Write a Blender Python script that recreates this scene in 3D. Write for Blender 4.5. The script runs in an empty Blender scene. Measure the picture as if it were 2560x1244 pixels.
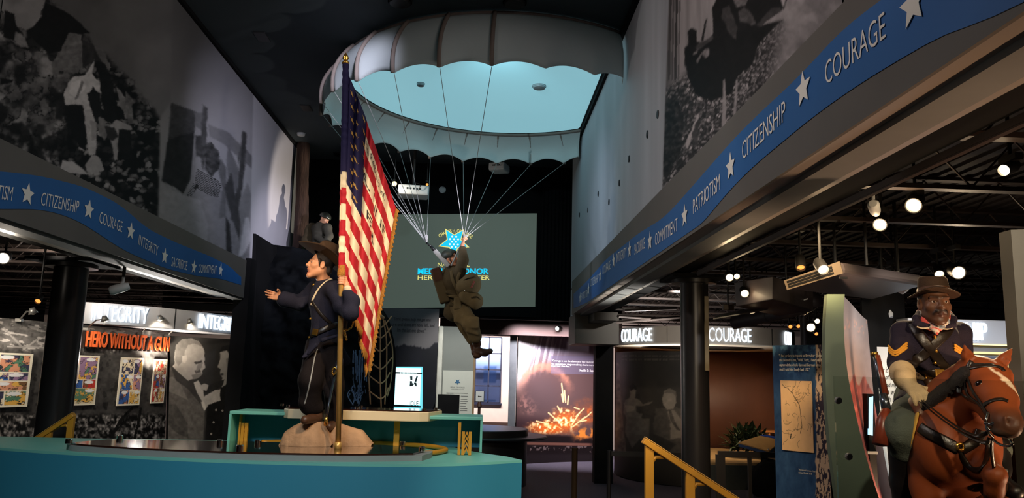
import bpy, bmesh, math, random
import numpy as np
from mathutils import Matrix, Vector
random.seed(7); RNG = np.random.default_rng(7)
S = bpy.context.scene
COL = S.collection

# ---------------------------------------------------------------- camera
F_PX, CX, CY = 1970.0, 1280.0, 622.0              # focal length and centre in pixels of a 2560 x 1244 frame
EYE = np.array([0.0, 0.0, 2.05])
def nrm(v):
    v = np.asarray(v, float); return v / np.linalg.norm(v)
_Y = nrm([-80.0, 318.0, F_PX]); _U = np.array([327.0, -12120.0, F_PX]); _U = nrm(_U - _U.dot(_Y) * _Y); _X = np.cross(_Y, _U)
CAMW = np.stack([_X, _Y, _U])                     # rows: the hall's axes in camera axes (right, down, forward)
cam_data = bpy.data.cameras.new('camera'); cam = bpy.data.objects.new('camera', cam_data); COL.objects.link(cam)
cam_data.sensor_fit = 'HORIZONTAL'; cam_data.sensor_width = 36.0; cam_data.lens = 36.0 * F_PX / 2560.0
cam_data.clip_start = 0.05; cam_data.clip_end = 200
_r, _d, _f = CAMW[:, 0], CAMW[:, 1], CAMW[:, 2]
_m = Matrix.Identity(4)
for i in range(3):
    _m[i][0] = _r[i]; _m[i][1] = -_d[i]; _m[i][2] = -_f[i]; _m[i][3] = EYE[i]
cam.matrix_world = _m
S.camera = cam

# ---------------------------------------------------------------- world, exposure
S.view_settings.view_transform = 'Standard'; S.view_settings.look = 'None'
S.view_settings.exposure = 0.0; S.view_settings.gamma = 1.0; S.view_settings.use_curve_mapping = False
W = bpy.data.worlds.new('world'); S.world = W; W.use_nodes = True
W.node_tree.nodes['Background'].inputs[0].default_value = (0.55, 0.62, 0.75, 1)
W.node_tree.nodes['Background'].inputs[1].default_value = 0.01
try:
    S.cycles.use_denoising = True; S.cycles.denoiser = 'OPENIMAGEDENOISE'
    S.cycles.max_bounces = 6; S.cycles.diffuse_bounces = 3; S.cycles.glossy_bounces = 3; S.cycles.transmission_bounces = 4
    S.cycles.transparent_max_bounces = 10; S.cycles.caustics_reflective = False; S.cycles.caustics_refractive = False
    S.cycles.sample_clamp_indirect = 4.0; S.cycles.sample_clamp_direct = 30.0
    S.cycles.use_adaptive_sampling = True; S.cycles.adaptive_threshold = 0.02
except Exception as e:
    print(e)

# ---------------------------------------------------------------- lights of the room and added fills
WARM, COOL, NEUT, CYAN = (1.0, 0.72, 0.42), (0.70, 0.76, 1.0), (1.0, 0.88, 0.74), (0.42, 0.85, 1.0)
def spot(name, loc, aim, power, color=WARM, angle=40, blend=0.6, radius=0.05):
    l = bpy.data.lights.new(name, 'SPOT'); l.energy = power; l.color = color; l.spot_size = math.radians(angle); l.spot_blend = blend
    l.shadow_soft_size = radius
    o = bpy.data.objects.new(name, l); COL.objects.link(o); o.location = loc
    d = Vector(aim) - Vector(loc); o.rotation_euler = d.to_track_quat('-Z', 'Y').to_euler()
    return o
def area(name, loc, aim, power, color, sx, sy, spread=180):
    l = bpy.data.lights.new(name, 'AREA'); l.shape = 'RECTANGLE'; l.size = sx; l.size_y = sy; l.energy = power; l.color = color; l.spread = math.radians(spread)
    o = bpy.data.objects.new(name, l); COL.objects.link(o); o.location = loc
    d = Vector(aim) - Vector(loc); o.rotation_euler = d.to_track_quat('-Z', 'Y').to_euler()
    return o
# the lamps proper: spots on the ceilings and tracks, daylight at the far window
spot('spot_on_flag_bearer', (1.2, 3.4, 6.6), (-1.35, 8.3, 2.6), 1000, WARM, 24, 0.7, 0.06)
spot('spot_on_flag', (-0.2, 3.0, 6.7), (-1.0, 8.3, 3.0), 560, WARM, 26, 0.8, 0.06)
spot('spot_on_bearer_face', (-3.9, 4.6, 4.3), (-1.75, 8.28, 3.15), 420, WARM, 17, 0.7, 0.05)
spot('spot_on_rider', (1.9, 1.2, 3.15), (2.5, 4.4, 2.2), 270, (1.0, 0.80, 0.56), 50, 0.8, 0.05)
spot('spot_on_horse', (3.6, 1.5, 3.2), (2.45, 3.9, 1.8), 110, WARM, 46, 0.7, 0.05)
spot('rim_spot_on_rider', (3.9, 5.9, 3.3), (2.7, 4.5, 2.5), 260, WARM, 45, 0.6, 0.05)
spot('spot_on_parachutist', (-2.8, 9.0, 5.4), (-0.3, 12, 3.3), 150, WARM, 20, 0.6, 0.05)
spot('spot_on_counter', (1.5, 2.9, 6.3), (0.6, 7.7, 0.9), 1300, (1.0, 0.90, 0.74), 22, 0.9, 0.08)
spot('spot_on_rear_shelf', (0.5, 6.0, 6.6), (-1.3, 8.9, 1.6), 330, (1.0, 0.9, 0.76), 34, 0.9, 0.08)
# unseen washes added for the hall walls, and fill for the hall itself
area('wash_left_mural', (1.2, 5.5, 6.85), (-4.2, 8.6, 4.6), 30, (1.0, 0.88, 0.82), 3.0, 0.3, 100)
area('wash_right_mural', (-3.6, 4.5, 6.85), (1.9, 5.6, 4.2), 60, (1.0, 0.86, 0.82), 3.0, 0.3, 90)
spot('wash_left_far', (-0.9, 7.6, 6.85), (-4.2, 13.8, 5.2), 1100, (0.80, 0.80, 1.0), 42, 0.9, 0.15)
spot('wash_left_end', (1.6, 9.6, 4.6), (-4.2, 15.9, 4.3), 1900, (0.88, 0.84, 1.0), 25, 0.9, 0.15)
spot('wash_right_far', (-3.9, 10.0, 4.4), (1.9, 12.6, 4.5), 420, (0.66, 0.78, 1.0), 34, 1.0, 0.15)
spot('spot_on_soldier', (0.9, 15.2, 2.7), (-3.6, 16.1, 5.2), 1100, NEUT, 26, 0.5, 0.02)
area('hall_fill', (-1.5, 0.2, 6.8), (-1.9, 7.4, 0.9), 70, (0.84, 0.93, 1.0), 2.0, 1.0, 62)  # unseen fill added overhead for the turquoise island
spot('canopy_fill', (0.1, 10.75, 6.55), (0.2, 15.5, 6.6), 150, (0.66, 0.92, 1.0), 76, 0.9, 0.1)  # hidden behind the near skirt, added to brighten the far cloth inside
spot('glow_on_projector', (-1.9, 15.1, 5.6), (-1.2, 15.8, 6.0), 26, NEUT, 90, 0.8, 0.05)
# exhibits below the balconies
spot('spot_on_comic_wall', (-4.9, 9.3, 3.45), (-6.0, 12.6, 1.7), 700, NEUT, 95, 0.8, 0.08)
spot('spot_on_comic_wall_left', (-6.6, 8.6, 3.45), (-7.2, 11.5, 1.7), 480, NEUT, 85, 0.8, 0.08)
spot('spot_on_photo_panel', (-4.6, 11.9, 3.4), (-5.2, 14.8, 1.8), 420, NEUT, 60, 0.8, 0.06)
spot('spot_in_integrity_drum', (-5.6, 13.9, 2.0), (-5.5, 14.1, 2.7), 110, NEUT, 150, 0.9, 0.05)
area('light_on_fire_mural', (1.7, 18.3, 3.3), (2.1, 20.2, 1.2), 105, (0.97, 0.9, 1.0), 2.0, 0.15, 95)
spot('spot_on_information', (0.0, 14.2, 3.9), (-0.6, 17.0, 1.9), 360, (1.0, 0.97, 0.9), 52, 0.8, 0.05)
spot('spot_on_map_panel', (2.6, 5.9, 3.45), (3.4, 8.4, 1.7), 300, WARM, 50, 0.7, 0.05)
spot('spot_on_green_panel', (3.2, 3.4, 3.4), (3.5, 6.6, 2.1), 170, (1.0, 0.9, 0.78), 46, 0.8, 0.05)
spot('spot_on_text_wall', (3.6, 6.0, 3.4), (4.1, 7.9, 1.8), 110, NEUT, 60, 0.8, 0.05)
spot('spot_on_door', (5.4, 5.4, 3.0), (5.1, 8.0, 1.2), 260, (0.85, 0.9, 1.0), 80, 0.8, 0.05)
spot('spot_in_drum', (4.9, 16.4, 3.1), (5.2, 18.4, 0.6), 230, WARM, 95, 0.7, 0.05)
spot('spot_on_photo_wall', (2.2, 12.2, 3.4), (3.2, 16.0, 1.7), 1000, NEUT, 50, 0.8, 0.05)
area('far_room_light', (0.5, 21.5, 3.8), (0.5, 23.8, 1.5), 330, (1.0, 0.93, 0.88), 2.5, 0.4)
spot('soffit_fill_left', (-5.4, 13.0, 2.2), (-4.45, 12.0, 3.3), 220, (1.0, 0.95, 0.88), 120, 0.9, 0.1)  # unseen light added below to brighten the left soffit
spot('soffit_fill_right_far', (2.7, 11.4, 2.2), (2.0, 11.4, 3.3), 200, (1.0, 0.95, 0.88), 110, 0.9, 0.1)  # likewise added, for the far end of the right soffit
spot('soffit_fill_right', (3.9, 3.6, 0.9), (2.0, 3.8, 3.3), 230, (1.0, 0.60, 0.36), 70, 0.9, 0.1)  # unseen floor-level light added to warm the near right soffit
spot('soffit_fill_right_mid', (3.6, 6.6, 0.9), (2.0, 6.8, 3.3), 230, (1.0, 0.60, 0.36), 70, 0.9, 0.1)  # second added floor-level light, further along the right soffit
spot('spot_on_courage_sign', (3.3, 12.4, 3.42), (3.8, 15.7, 3.05), 230, (1.0, 0.93, 0.86), 80, 0.8, 0.05)
spot('drum_underside_fill', (4.0, 16.7, 1.6), (4.0, 16.3, 2.9), 260, NEUT, 150, 0.9, 0.1)  # unseen behind the photo wall, added to brighten the white ring underside
spot('spot_on_desert_mural', (4.7, 4.3, 3.4), (3.5, 7.1, 2.0), 120, (1.0, 0.9, 0.85), 40, 0.8, 0.05)
spot('spot_on_handrail', (0.4, 3.2, 6.6), (1.6, 6.4, 1.4), 260, NEUT, 18, 0.8, 0.05)
spot('spot_on_carpet', (2.0, 13.0, 3.4), (1.6, 15.5, 0.0), 480, NEUT, 90, 0.9, 0.08)
# ---------------------------------------------------------------- geometry helpers
def ray(px, py): return CAMW @ np.array([(px - CX) / F_PX, (py - CY) / F_PX, 1.0])
def at(px, py, Y=None, X=None, Z=None):
    """the point of the hall seen at a pixel on a plane of constant depth Y, side X or height Z"""
    d = ray(px, py)
    t = Y / d[1] if Y is not None else X / d[0] if X is not None else (Z - EYE[2]) / d[2]
    return EYE + t * d
def proj(p):
    c = (np.asarray(p, float) - EYE) @ CAMW
    return CX + F_PX * c[..., 0] / c[..., 2], CY + F_PX * c[..., 1] / c[..., 2]
def lin(c):
    """sRGB 0-255 to linear"""
    c = np.asarray(c, float) / 255.0
    return np.where(c <= 0.04045, c / 12.92, ((c + 0.055) / 1.055) ** 2.4)
def _hash(ix, iy, seed):
    h = (ix * 374761393 + iy * 668265263 + seed * 1442695041) & 0xFFFFFFFF
    h = ((h ^ (h >> 13)) * 1274126177) & 0xFFFFFFFF
    return ((h ^ (h >> 16)) & 0xFFFF) / 65535.0
def vnoise(x, y, seed=0):
    ix = np.floor(x).astype(np.int64); iy = np.floor(y).astype(np.int64); fx = x - ix; fy = y - iy
    fx = fx * fx * (3 - 2 * fx); fy = fy * fy * (3 - 2 * fy)
    a = _hash(ix, iy, seed); b = _hash(ix + 1, iy, seed); c = _hash(ix, iy + 1, seed); d = _hash(ix + 1, iy + 1, seed)
    return (a * (1 - fx) + b * fx) * (1 - fy) + (c * (1 - fx) + d * fx) * fy
def fbm(x, y, seed=0, oct=4):
    s = 0; a = 0.5; t = 0
    for i in range(oct):
        s = s + a * vnoise(x * 2 ** i, y * 2 ** i, seed + i * 17); t += a; a *= 0.5
    return s / t
def sstep(a, b, x): 
    t = np.clip((x - a) / (b - a), 0, 1); return t * t * (3 - 2 * t)
def inpoly(x, y, poly):
    ins = np.zeros(x.shape, bool); n = len(poly)
    for i in range(n):
        x0, y0 = poly[i]; x1, y1 = poly[(i + 1) % n]
        if y0 == y1: continue
        c = ((y0 > y) != (y1 > y)) & (x < (x1 - x0) * (y - y0) / (y1 - y0) + x0)
        ins ^= c
    return ins
def segd(x, y, pts):
    """distance to a polyline"""
    d = np.full(x.shape, 1e9)
    for (x0, y0), (x1, y1) in zip(pts[:-1], pts[1:]):
        vx, vy = x1 - x0, y1 - y0; t = np.clip(((x - x0) * vx + (y - y0) * vy) / (vx * vx + vy * vy + 1e-9), 0, 1)
        d = np.minimum(d, np.hypot(x - x0 - t * vx, y - y0 - t * vy))
    return d

def worley(x, y, seed=0):
    """cell noise: distance to the nearest seed, gap to the second nearest, random value of the cell"""
    ix = np.floor(x).astype(np.int64); iy = np.floor(y).astype(np.int64); f1 = np.full(x.shape, 9.0); f2 = f1.copy(); val = np.zeros(x.shape)
    for dx in (-1, 0, 1):
        for dy in (-1, 0, 1):
            cx, cy = ix + dx, iy + dy; d = np.hypot(cx + 0.1 + 0.8 * _hash(cx, cy, seed) - x, cy + 0.1 + 0.8 * _hash(cx, cy, seed + 7) - y); v = _hash(cx, cy, seed + 13)
            near = d < f1; f2 = np.where(near, f1, np.minimum(f2, d)); val = np.where(near, v, val); f1 = np.where(near, d, f1)
    return f1, f2 - f1, val
def softpoly(x, y, poly, w=1.3):
    return sum(inpoly(x + a * w, y + b * w, poly).astype(float) for a, b in ((0, 0), (-1, -0.4), (1, 0.4), (-0.4, 1), (0.4, -1))) / 5.0

class MB:
    """collects shapes that become ONE mesh"""
    def __init__(s): s.v = []; s.f = []; s.n = 0
    def add(s, verts, faces):
        verts = [tuple(map(float, p)) for p in verts]
        s.f += [tuple(i + s.n for i in q) for q in faces]; s.v += verts; s.n += len(verts); return s
    def box(s, c, size, R=None):
        hx, hy, hz = [k / 2 for k in size]; R = np.eye(3) if R is None else np.asarray(R)
        vs = [np.asarray(c) + R @ np.array([sx * hx, sy * hy, sz * hz]) for sx in (-1, 1) for sy in (-1, 1) for sz in (-1, 1)]
        return s.add(vs, [(0, 1, 3, 2), (4, 6, 7, 5), (0, 4, 5, 1), (2, 3, 7, 6), (0, 2, 6, 4), (1, 5, 7, 3)])
    def bb(s, x0, x1, y0, y1, z0, z1): return s.box(((x0 + x1) / 2, (y0 + y1) / 2, (z0 + z1) / 2), (x1 - x0, y1 - y0, z1 - z0))
    def tube(s, pts, r, n=10, cap=True, flat=1.0, up=(0, 0, 1), closed=False):
        """swept round (or flattened) tube; r a number or one per point"""
        P = np.asarray(pts, float); m = len(P); rr = np.broadcast_to(np.asarray(r, float), (m,))
        T = np.gradient(P, axis=0) if not closed else (np.roll(P, -1, 0) - np.roll(P, 1, 0))
        T /= np.linalg.norm(T, axis=1)[:, None] + 1e-12
        ups = np.broadcast_to(np.asarray(up, float), (m, 3)); vs = []
        prev = None
        for i in range(m):
            u = ups[i]; a = u - T[i] * u.dot(T[i])
            if np.linalg.norm(a) < 0.15: 
                a = prev - T[i] * prev.dot(T[i]) if prev is not None else np.cross(T[i], [0.3, 0.9, 0.1])
            a = nrm(a); prev = a; b = np.cross(T[i], a)
            for k in range(n):
                t = 2 * math.pi * k / n; vs.append(P[i] + rr[i] * (flat * math.cos(t) * a + math.sin(t) * b))
        fs = []
        for i in range(m if closed else m - 1):
            j = (i + 1) % m
            for k in range(n): fs.append((i * n + k, i * n + (k + 1) % n, j * n + (k + 1) % n, j * n + k))
        if cap and not closed: fs += [tuple(range(n))[::-1], tuple((m - 1) * n + k for k in range(n))]
        return s.add(vs, fs)
    def cyl(s, a, b, r, r2=None, n=24): 
        d = nrm(np.subtract(b, a)); up = (0, 1, 0) if abs(d[2]) > 0.9 else (0, 0, 1)
        return s.tube([a, b], [r, r if r2 is None else r2], n, up=up)
    def lathe(s, c, prof, n=32, axis=(0, 0, 1), a0=0, a1=2 * math.pi):
        """profile of (radius, height) pairs turned about an axis"""
        ax = nrm(axis); u = nrm(np.cross(ax, [0.0, 1.0, 0.0] if abs(ax[1]) < 0.9 else [1.0, 0, 0])); w = np.cross(ax, u); full = abs(a1 - a0 - 2 * math.pi) < 1e-6
        k = n if full else n + 1; vs = []
        for r, h in prof:
            for i in range(k):
                t = a0 + (a1 - a0) * i / n; vs.append(np.asarray(c) + ax * h + r * (math.cos(t) * u + math.sin(t) * w))
        fs = []
        for j in range(len(prof) - 1):
            for i in range(n): fs.append((j * k + i, j * k + (i + 1) % k, (j + 1) * k + (i + 1) % k, (j + 1) * k + i))
        return s.add(vs, fs)
    def sphere(s, c, r, n=16, m=10, sc=(1, 1, 1)):
        vs = []; fs = []
        for j in range(m + 1):
            p = math.pi * j / m
            for i in range(n):
                t = 2 * math.pi * i / n
                vs.append((c[0] + r * sc[0] * math.sin(p) * math.cos(t), c[1] + r * sc[1] * math.sin(p) * math.sin(t), c[2] + r * sc[2] * math.cos(p)))
        for j in range(m):
            for i in range(n): fs.append((j * n + i, (j + 1) * n + i, (j + 1) * n + (i + 1) % n, j * n + (i + 1) % n))
        return s.add(vs, fs)
    def prism(s, poly, d):
        """flat outline (3-D points in order) thickened along d"""
        P = [np.asarray(p, float) for p in poly]; n = len(P); d = np.asarray(d, float)
        return s.add(P + [p + d for p in P], [tuple(range(n)), tuple(range(2 * n - 1, n - 1, -1))] + [(i, i + n, (i + 1) % n + n, (i + 1) % n) for i in range(n)])
    def grid(s, P):
        """P: array (rows, columns, 3)"""
        h, w = P.shape[:2]; i = np.arange(h * w).reshape(h, w)
        q = np.stack([i[:-1, :-1], i[:-1, 1:], i[1:, 1:], i[1:, :-1]], -1).reshape(-1, 4)
        return s.add(P.reshape(-1, 3), [tuple(map(int, k)) for k in q])

def pinv(o, parent):
    o.parent = parent
    r = parent; loc = Vector((0, 0, 0))
    while r is not None: loc += r.location; r = r.parent
    if parent.type == 'EMPTY': o.matrix_parent_inverse = Matrix.Translation(-parent.location)
def obj(name, mb, mat, parent=None, smooth=False, bevel=0, label=None, kind=None, solid=0, cols=None, sharp=None):
    me = bpy.data.meshes.new(name)
    if isinstance(mb, MB): v, f = mb.v, mb.f
    else: v, f = mb
    if isinstance(f, np.ndarray):
        me.vertices.add(len(v)); me.vertices.foreach_set('co', np.ascontiguousarray(v, np.float32).ravel())
        k = f.shape[1]; me.loops.add(f.size); me.loops.foreach_set('vertex_index', np.ascontiguousarray(f, np.int32).ravel())
        me.polygons.add(len(f)); me.polygons.foreach_set('loop_start', np.arange(0, f.size, k, dtype=np.int32)); me.polygons.foreach_set('loop_total', np.full(len(f), k, np.int32))
        me.update(calc_edges=True)
    else: me.from_pydata(v, [], f)
    me.validate()
    if cols is not None:
        a = me.color_attributes.new('Col', 'FLOAT_COLOR', 'POINT'); c = np.ones((len(v), 4), np.float32); c[:, :3] = cols; a.data.foreach_set('color', c.ravel())
    if not isinstance(f, np.ndarray):
        bm = bmesh.new(); bm.from_mesh(me); bmesh.ops.recalc_face_normals(bm, faces=bm.faces); bm.to_mesh(me); bm.free()
    if smooth:
        me.polygons.foreach_set('use_smooth', np.ones(len(me.polygons), bool))
        if sharp: me.set_sharp_from_angle(angle=math.radians(sharp))
    if mat: me.materials.append(mat)
    o = bpy.data.objects.new(name, me); COL.objects.link(o)
    if parent is not None: pinv(o, parent)
    if label: o['label'] = label
    if kind: o['kind'] = kind
    if solid: m = o.modifiers.new('thick', 'SOLIDIFY'); m.thickness = solid; m.offset = 0
    if bevel: m = o.modifiers.new('bevel', 'BEVEL'); m.width = bevel; m.segments = 2; m.limit_method = 'ANGLE'
    return o
def thing(name, label, cat, loc=(0, 0, 0), group=None):
    o = bpy.data.objects.new(name, None); COL.objects.link(o); o.location = tuple(map(float, loc)); o.empty_display_size = 0.05
    o['label'] = label; o['category'] = cat
    if group: o['group'] = group
    return o
def tag(o, label, cat, group=None):
    o['label'] = label; o['category'] = cat
    if group: o['group'] = group
    return o
def struct(name, mb, mat, **k): return obj(name, mb, mat, kind='structure', **k)
def dup(o, delta, parent=None):
    """a thing moved by delta, with copies of its parts and sub-parts"""
    c = o.copy(); COL.objects.link(c)
    if parent is None: c.location = Vector(o.location) + Vector(delta)
    else: c.parent = parent
    for ch in o.children: dup(ch, delta, c)
    return c

# ---------------------------------------------------------------- materials
def _nt(name):
    m = bpy.data.materials.new(name); m.use_nodes = True; nt = m.node_tree
    return m, nt, nt.nodes['Principled BSDF']
def mat(name, rgb, rough=0.6, metal=0.0, var=0.12, scale=6.0, bump=0.0, bscale=None, spec=None, stretch=None, coat=0):
    """principled surface whose colour drifts a little with noise; rgb in sRGB 0-255"""
    m, nt, b = _nt(name); c = lin(rgb)
    tc = nt.nodes.new('ShaderNodeTexCoord'); no = nt.nodes.new('ShaderNodeTexNoise'); no.inputs['Scale'].default_value = scale; no.inputs['Detail'].default_value = 4
    src = tc.outputs['Object']
    if stretch:
        mp = nt.nodes.new('ShaderNodeMapping'); mp.inputs['Scale'].default_value = stretch; nt.links.new(src, mp.inputs[0]); src = mp.outputs[0]
    nt.links.new(src, no.inputs['Vector'])
    r = nt.nodes.new('ShaderNodeValToRGB'); r.color_ramp.elements[0].position = 0.3; r.color_ramp.elements[1].position = 0.7
    r.color_ramp.elements[0].color = (*(c * (1 - var)), 1); r.color_ramp.elements[1].color = (*np.minimum(c * (1 + var), 1), 1)
    nt.links.new(no.outputs['Fac'], r.inputs[0]); nt.links.new(r.outputs[0], b.inputs['Base Color'])
    b.inputs['Roughness'].default_value = rough; b.inputs['Metallic'].default_value = metal
    if spec is not None: b.inputs['Specular IOR Level'].default_value = spec
    if coat: b.inputs['Coat Weight'].default_value = coat; b.inputs['Coat Roughness'].default_value = 0.1
    if bump:
        n2 = nt.nodes.new('ShaderNodeTexNoise'); n2.inputs['Scale'].default_value = bscale or scale * 4; n2.inputs['Detail'].default_value = 5; nt.links.new(src, n2.inputs['Vector'])
        bp = nt.nodes.new('ShaderNodeBump'); bp.inputs['Strength'].default_value = bump; bp.inputs['Distance'].default_value = 0.02
        nt.links.new(n2.outputs['Fac'], bp.inputs['Height']); nt.links.new(bp.outputs[0], b.inputs['Normal'])
    return m
def vmat(name, rough=0.7, spec=0.3, bump=0.0, bscale=60, emit=0.0):
    """colour printed or dyed into the mesh (colour attribute), with fine grain"""
    m, nt, b = _nt(name)
    a = nt.nodes.new('ShaderNodeVertexColor'); a.layer_name = 'Col'; nt.links.new(a.outputs[0], b.inputs['Base Color'])
    b.inputs['Roughness'].default_value = rough; b.inputs['Specular IOR Level'].default_value = spec
    if emit: nt.links.new(a.outputs[0], b.inputs['Emission Color']); b.inputs['Emission Strength'].default_value = emit
    tc = nt.nodes.new('ShaderNodeTexCoord'); no = nt.nodes.new('ShaderNodeTexNoise'); no.inputs['Scale'].default_value = bscale; nt.links.new(tc.outputs['Object'], no.inputs['Vector'])
    if bump:
        bp = nt.nodes.new('ShaderNodeBump'); bp.inputs['Strength'].default_value = bump; bp.inputs['Distance'].default_value = 0.01
        nt.links.new(no.outputs['Fac'], bp.inputs['Height']); nt.links.new(bp.outputs[0], b.inputs['Normal'])
    return m
def emat(name, rgb, strength):
    m, nt, b = _nt(name); c = lin(rgb); b.inputs['Base Color'].default_value = (*(c * 0.5), 1)
    b.inputs['Emission Color'].default_value = (*c, 1); b.inputs['Emission Strength'].default_value = strength; b.inputs['Roughness'].default_value = 0.5
    return m
def glassmat(name, tint=(0.93, 0.97, 0.96), refl=0.08):
    """thin clear pane: mostly see-through, with a mirror reflection that grows at grazing angles"""
    m = bpy.data.materials.new(name); m.use_nodes = True; nt = m.node_tree; nt.nodes.clear()
    out = nt.nodes.new('ShaderNodeOutputMaterial'); mix = nt.nodes.new('ShaderNodeMixShader'); tr = nt.nodes.new('ShaderNodeBsdfTransparent'); gl = nt.nodes.new('ShaderNodeBsdfGlossy')
    tr.inputs[0].default_value = (*tint, 1); gl.inputs['Roughness'].default_value = 0.02
    fr = nt.nodes.new('ShaderNodeFresnel'); fr.inputs[0].default_value = 1.5
    mu = nt.nodes.new('ShaderNodeMath'); mu.operation = 'ADD'; mu.inputs[1].default_value = refl - 0.04; mu.use_clamp = True
    nt.links.new(fr.outputs[0], mu.inputs[0]); nt.links.new(mu.outputs[0], mix.inputs[0]); nt.links.new(tr.outputs[0], mix.inputs[1]); nt.links.new(gl.outputs[0], mix.inputs[2]); nt.links.new(mix.outputs[0], out.inputs[0])
    return m

def text2d(s, size=1.0, offset=0.0, spacing=1.0, extrude=0.0, align='LEFT', leading=1.0, res=3):
    """a text as flat verts and faces (x right, y up, z out)"""
    cu = bpy.data.curves.new('text', 'FONT'); cu.body = s; cu.size = size; cu.offset = offset; cu.space_character = spacing; cu.extrude = extrude; cu.align_x = align
    cu.space_line = leading; cu.resolution_u = res
    o = bpy.data.objects.new('text', cu); COL.objects.link(o)
    dg = bpy.context.evaluated_depsgraph_get(); dg.update(); me = bpy.data.meshes.new_from_object(o.evaluated_get(dg))
    v = np.array([x.co[:] for x in me.vertices]).reshape(-1, 3); f = [tuple(p.vertices) for p in me.polygons]
    bpy.data.objects.remove(o); bpy.data.curves.remove(cu); bpy.data.meshes.remove(me)
    return v, f
def text_on(name, s, m, O, U, V, width=None, height=None, parent=None, offset=0.0, extrude=0.0, align='LEFT', leading=1.0, shear=0.0, warp=None, spacing=1.0, lift=0.002):
    """a text laid in the plane (U, V) from the point O, stretched to width x height (height of the inked box)"""
    v, f = text2d(s, 1.0, offset, spacing, 0.02 if extrude else 0, align, leading)
    U = nrm(U); V = nrm(V); N = np.cross(U, V)
    x = v[:, 0]; y = v[:, 1]; w0 = x.max() - x.min(); h0 = y.max() - y.min()
    sx = width / w0 if width else height / h0; sy = height / h0 if height else sx
    X = (x - x.min()) * sx; Y = (y - y.min()) * sy; X = X + shear * Y
    Z = lift + (v[:, 2] / 0.04 + 0.5) * extrude if extrude else np.full(len(v), lift)
    if warp: P = warp(X, Y, Z)
    else: P = np.asarray(O) + X[:, None] * U + Y[:, None] * V + Z[:, None] * N
    mb = MB().add(P, f)
    return obj(name, mb, m, parent)
def star_pts(r, k=0.42, n=5, rot=math.pi / 2):
    return [((r if i % 2 == 0 else r * k) * math.cos(rot + i * math.pi / n), (r if i % 2 == 0 else r * k) * math.sin(rot + i * math.pi / n)) for i in range(2 * n)]
# ================================================================ SETTING
XL, XR, XF = -4.2, 1.885, 1.76                       # hall walls, and the face of the right balcony band
ZC, ZM, ZS = 6.95, 3.95, 3.31                        # ceiling, foot of the murals, underside of the balcony bands
m_floor = mat('carpet', (74, 68, 80), 0.95, var=0.2, scale=30, bump=0.15, bscale=300)
m_black = mat('black_paint', (16, 16, 17), 0.85, var=0.25, scale=3, spec=0.15)
m_ceil = mat('dark_ceiling_paint', (54, 62, 66), 0.8, var=0.08, scale=1.5)
m_wallg = mat('grey_wall_paint', (110, 112, 110), 0.7, var=0.05)
m_fascia = mat('grey_balcony_paint', (90, 86, 80), 0.6, var=0.06, scale=2)
m_soffit = mat('brushed_soffit', (150, 142, 132), 0.45, 0.15, var=0.12, scale=2, stretch=(1, 0.15, 1))
m_col = mat('dark_column_lacquer', (38, 36, 36), 0.32, 0.25, var=0.15, scale=2)
m_deck = mat('black_ceiling_deck', (34, 28, 27), 0.7, var=0.25, scale=2)
m_joist = mat('black_joist_steel', (70, 60, 56), 0.5, 0.3, var=0.2, scale=3)
m_white = mat('white_print_wall', (206, 206, 210), 0.75, var=0.02)
m_brown = mat('dark_brown_wood', (66, 40, 32), 0.6, var=0.25, scale=5, stretch=(0.3, 1, 6))
m_pink = mat('pale_plaster', (226, 204, 196), 0.8, var=0.03)

struct('floor', MB().bb(-13, 10, -3, 27, -0.1, 0), m_floor)
struct('floor_platform', MB().bb(-6.6, 1.35, -2.9, 9.9, 0, 0.45), m_floor)
struct('ceiling', MB().bb(XL - 0.2, XR + 0.3, -3, 18.2, ZC, ZC + 0.15), m_ceil)
struct('wall_rear', MB().bb(-13, 10, -3.2, -3, 0, 7.1), m_black)
struct('wall_far_end', MB().bb(-13, -1.2, 27, 27.2, 0, 4.1).bb(2.6, 10, 27, 27.2, 0, 4.1), m_black)
struct('wall_far_left', MB().bb(-13.2, -13, -3, 27, 0, 4.1), m_black)
struct('wall_far_right', MB().bb(10, 10.2, -3, 27, 0, 4.1), m_black)
struct('wall_back', MB().bb(-7.2, 3.2, 18.0, 18.2, 3.35, ZC), m_black)
struct('wall_left_upper', MB().bb(XL - 0.2, XL - 0.01, -3, 16.93, ZS - 0.05, ZC).bb(XL - 0.2, XL - 0.01, 16.93, 18, ZS, ZC), m_wallg)
struct('wall_right_upper', MB().bb(XR + 0.01, XR + 0.2, -3, 16.75, ZS - 0.05, ZC), m_wallg)
struct('wall_right_recess', MB().bb(XR + 0.2, XR + 0.3, 16.75, 18, 3.3, ZC), m_black)
struct('trim_left_ceiling', MB().bb(XL, XL + 0.05, -2.9, 16.9, ZC - 0.06, ZC), m_black)
struct('trim_right_ceiling', MB().bb(XR - 0.05, XR, -2.9, 16.7, ZC - 0.10, ZC), m_black)
struct('ceiling_left_deck', MB().bb(-13, XL - 0.2, -3, 27, 3.95, 4.1), m_deck)
struct('ceiling_right_deck', MB().bb(XR + 0.2, 10, -3, 27, 3.95, 4.1), m_deck)
struct('ceiling_far_deck', MB().bb(XL - 0.2, XR + 0.2, 18.2, 27, 3.95, 4.1), m_deck)
struct('trim_lintel', MB().bb(-1.0, 3.4, 19.0, 19.25, 3.05, 3.95), m_brown)
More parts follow.
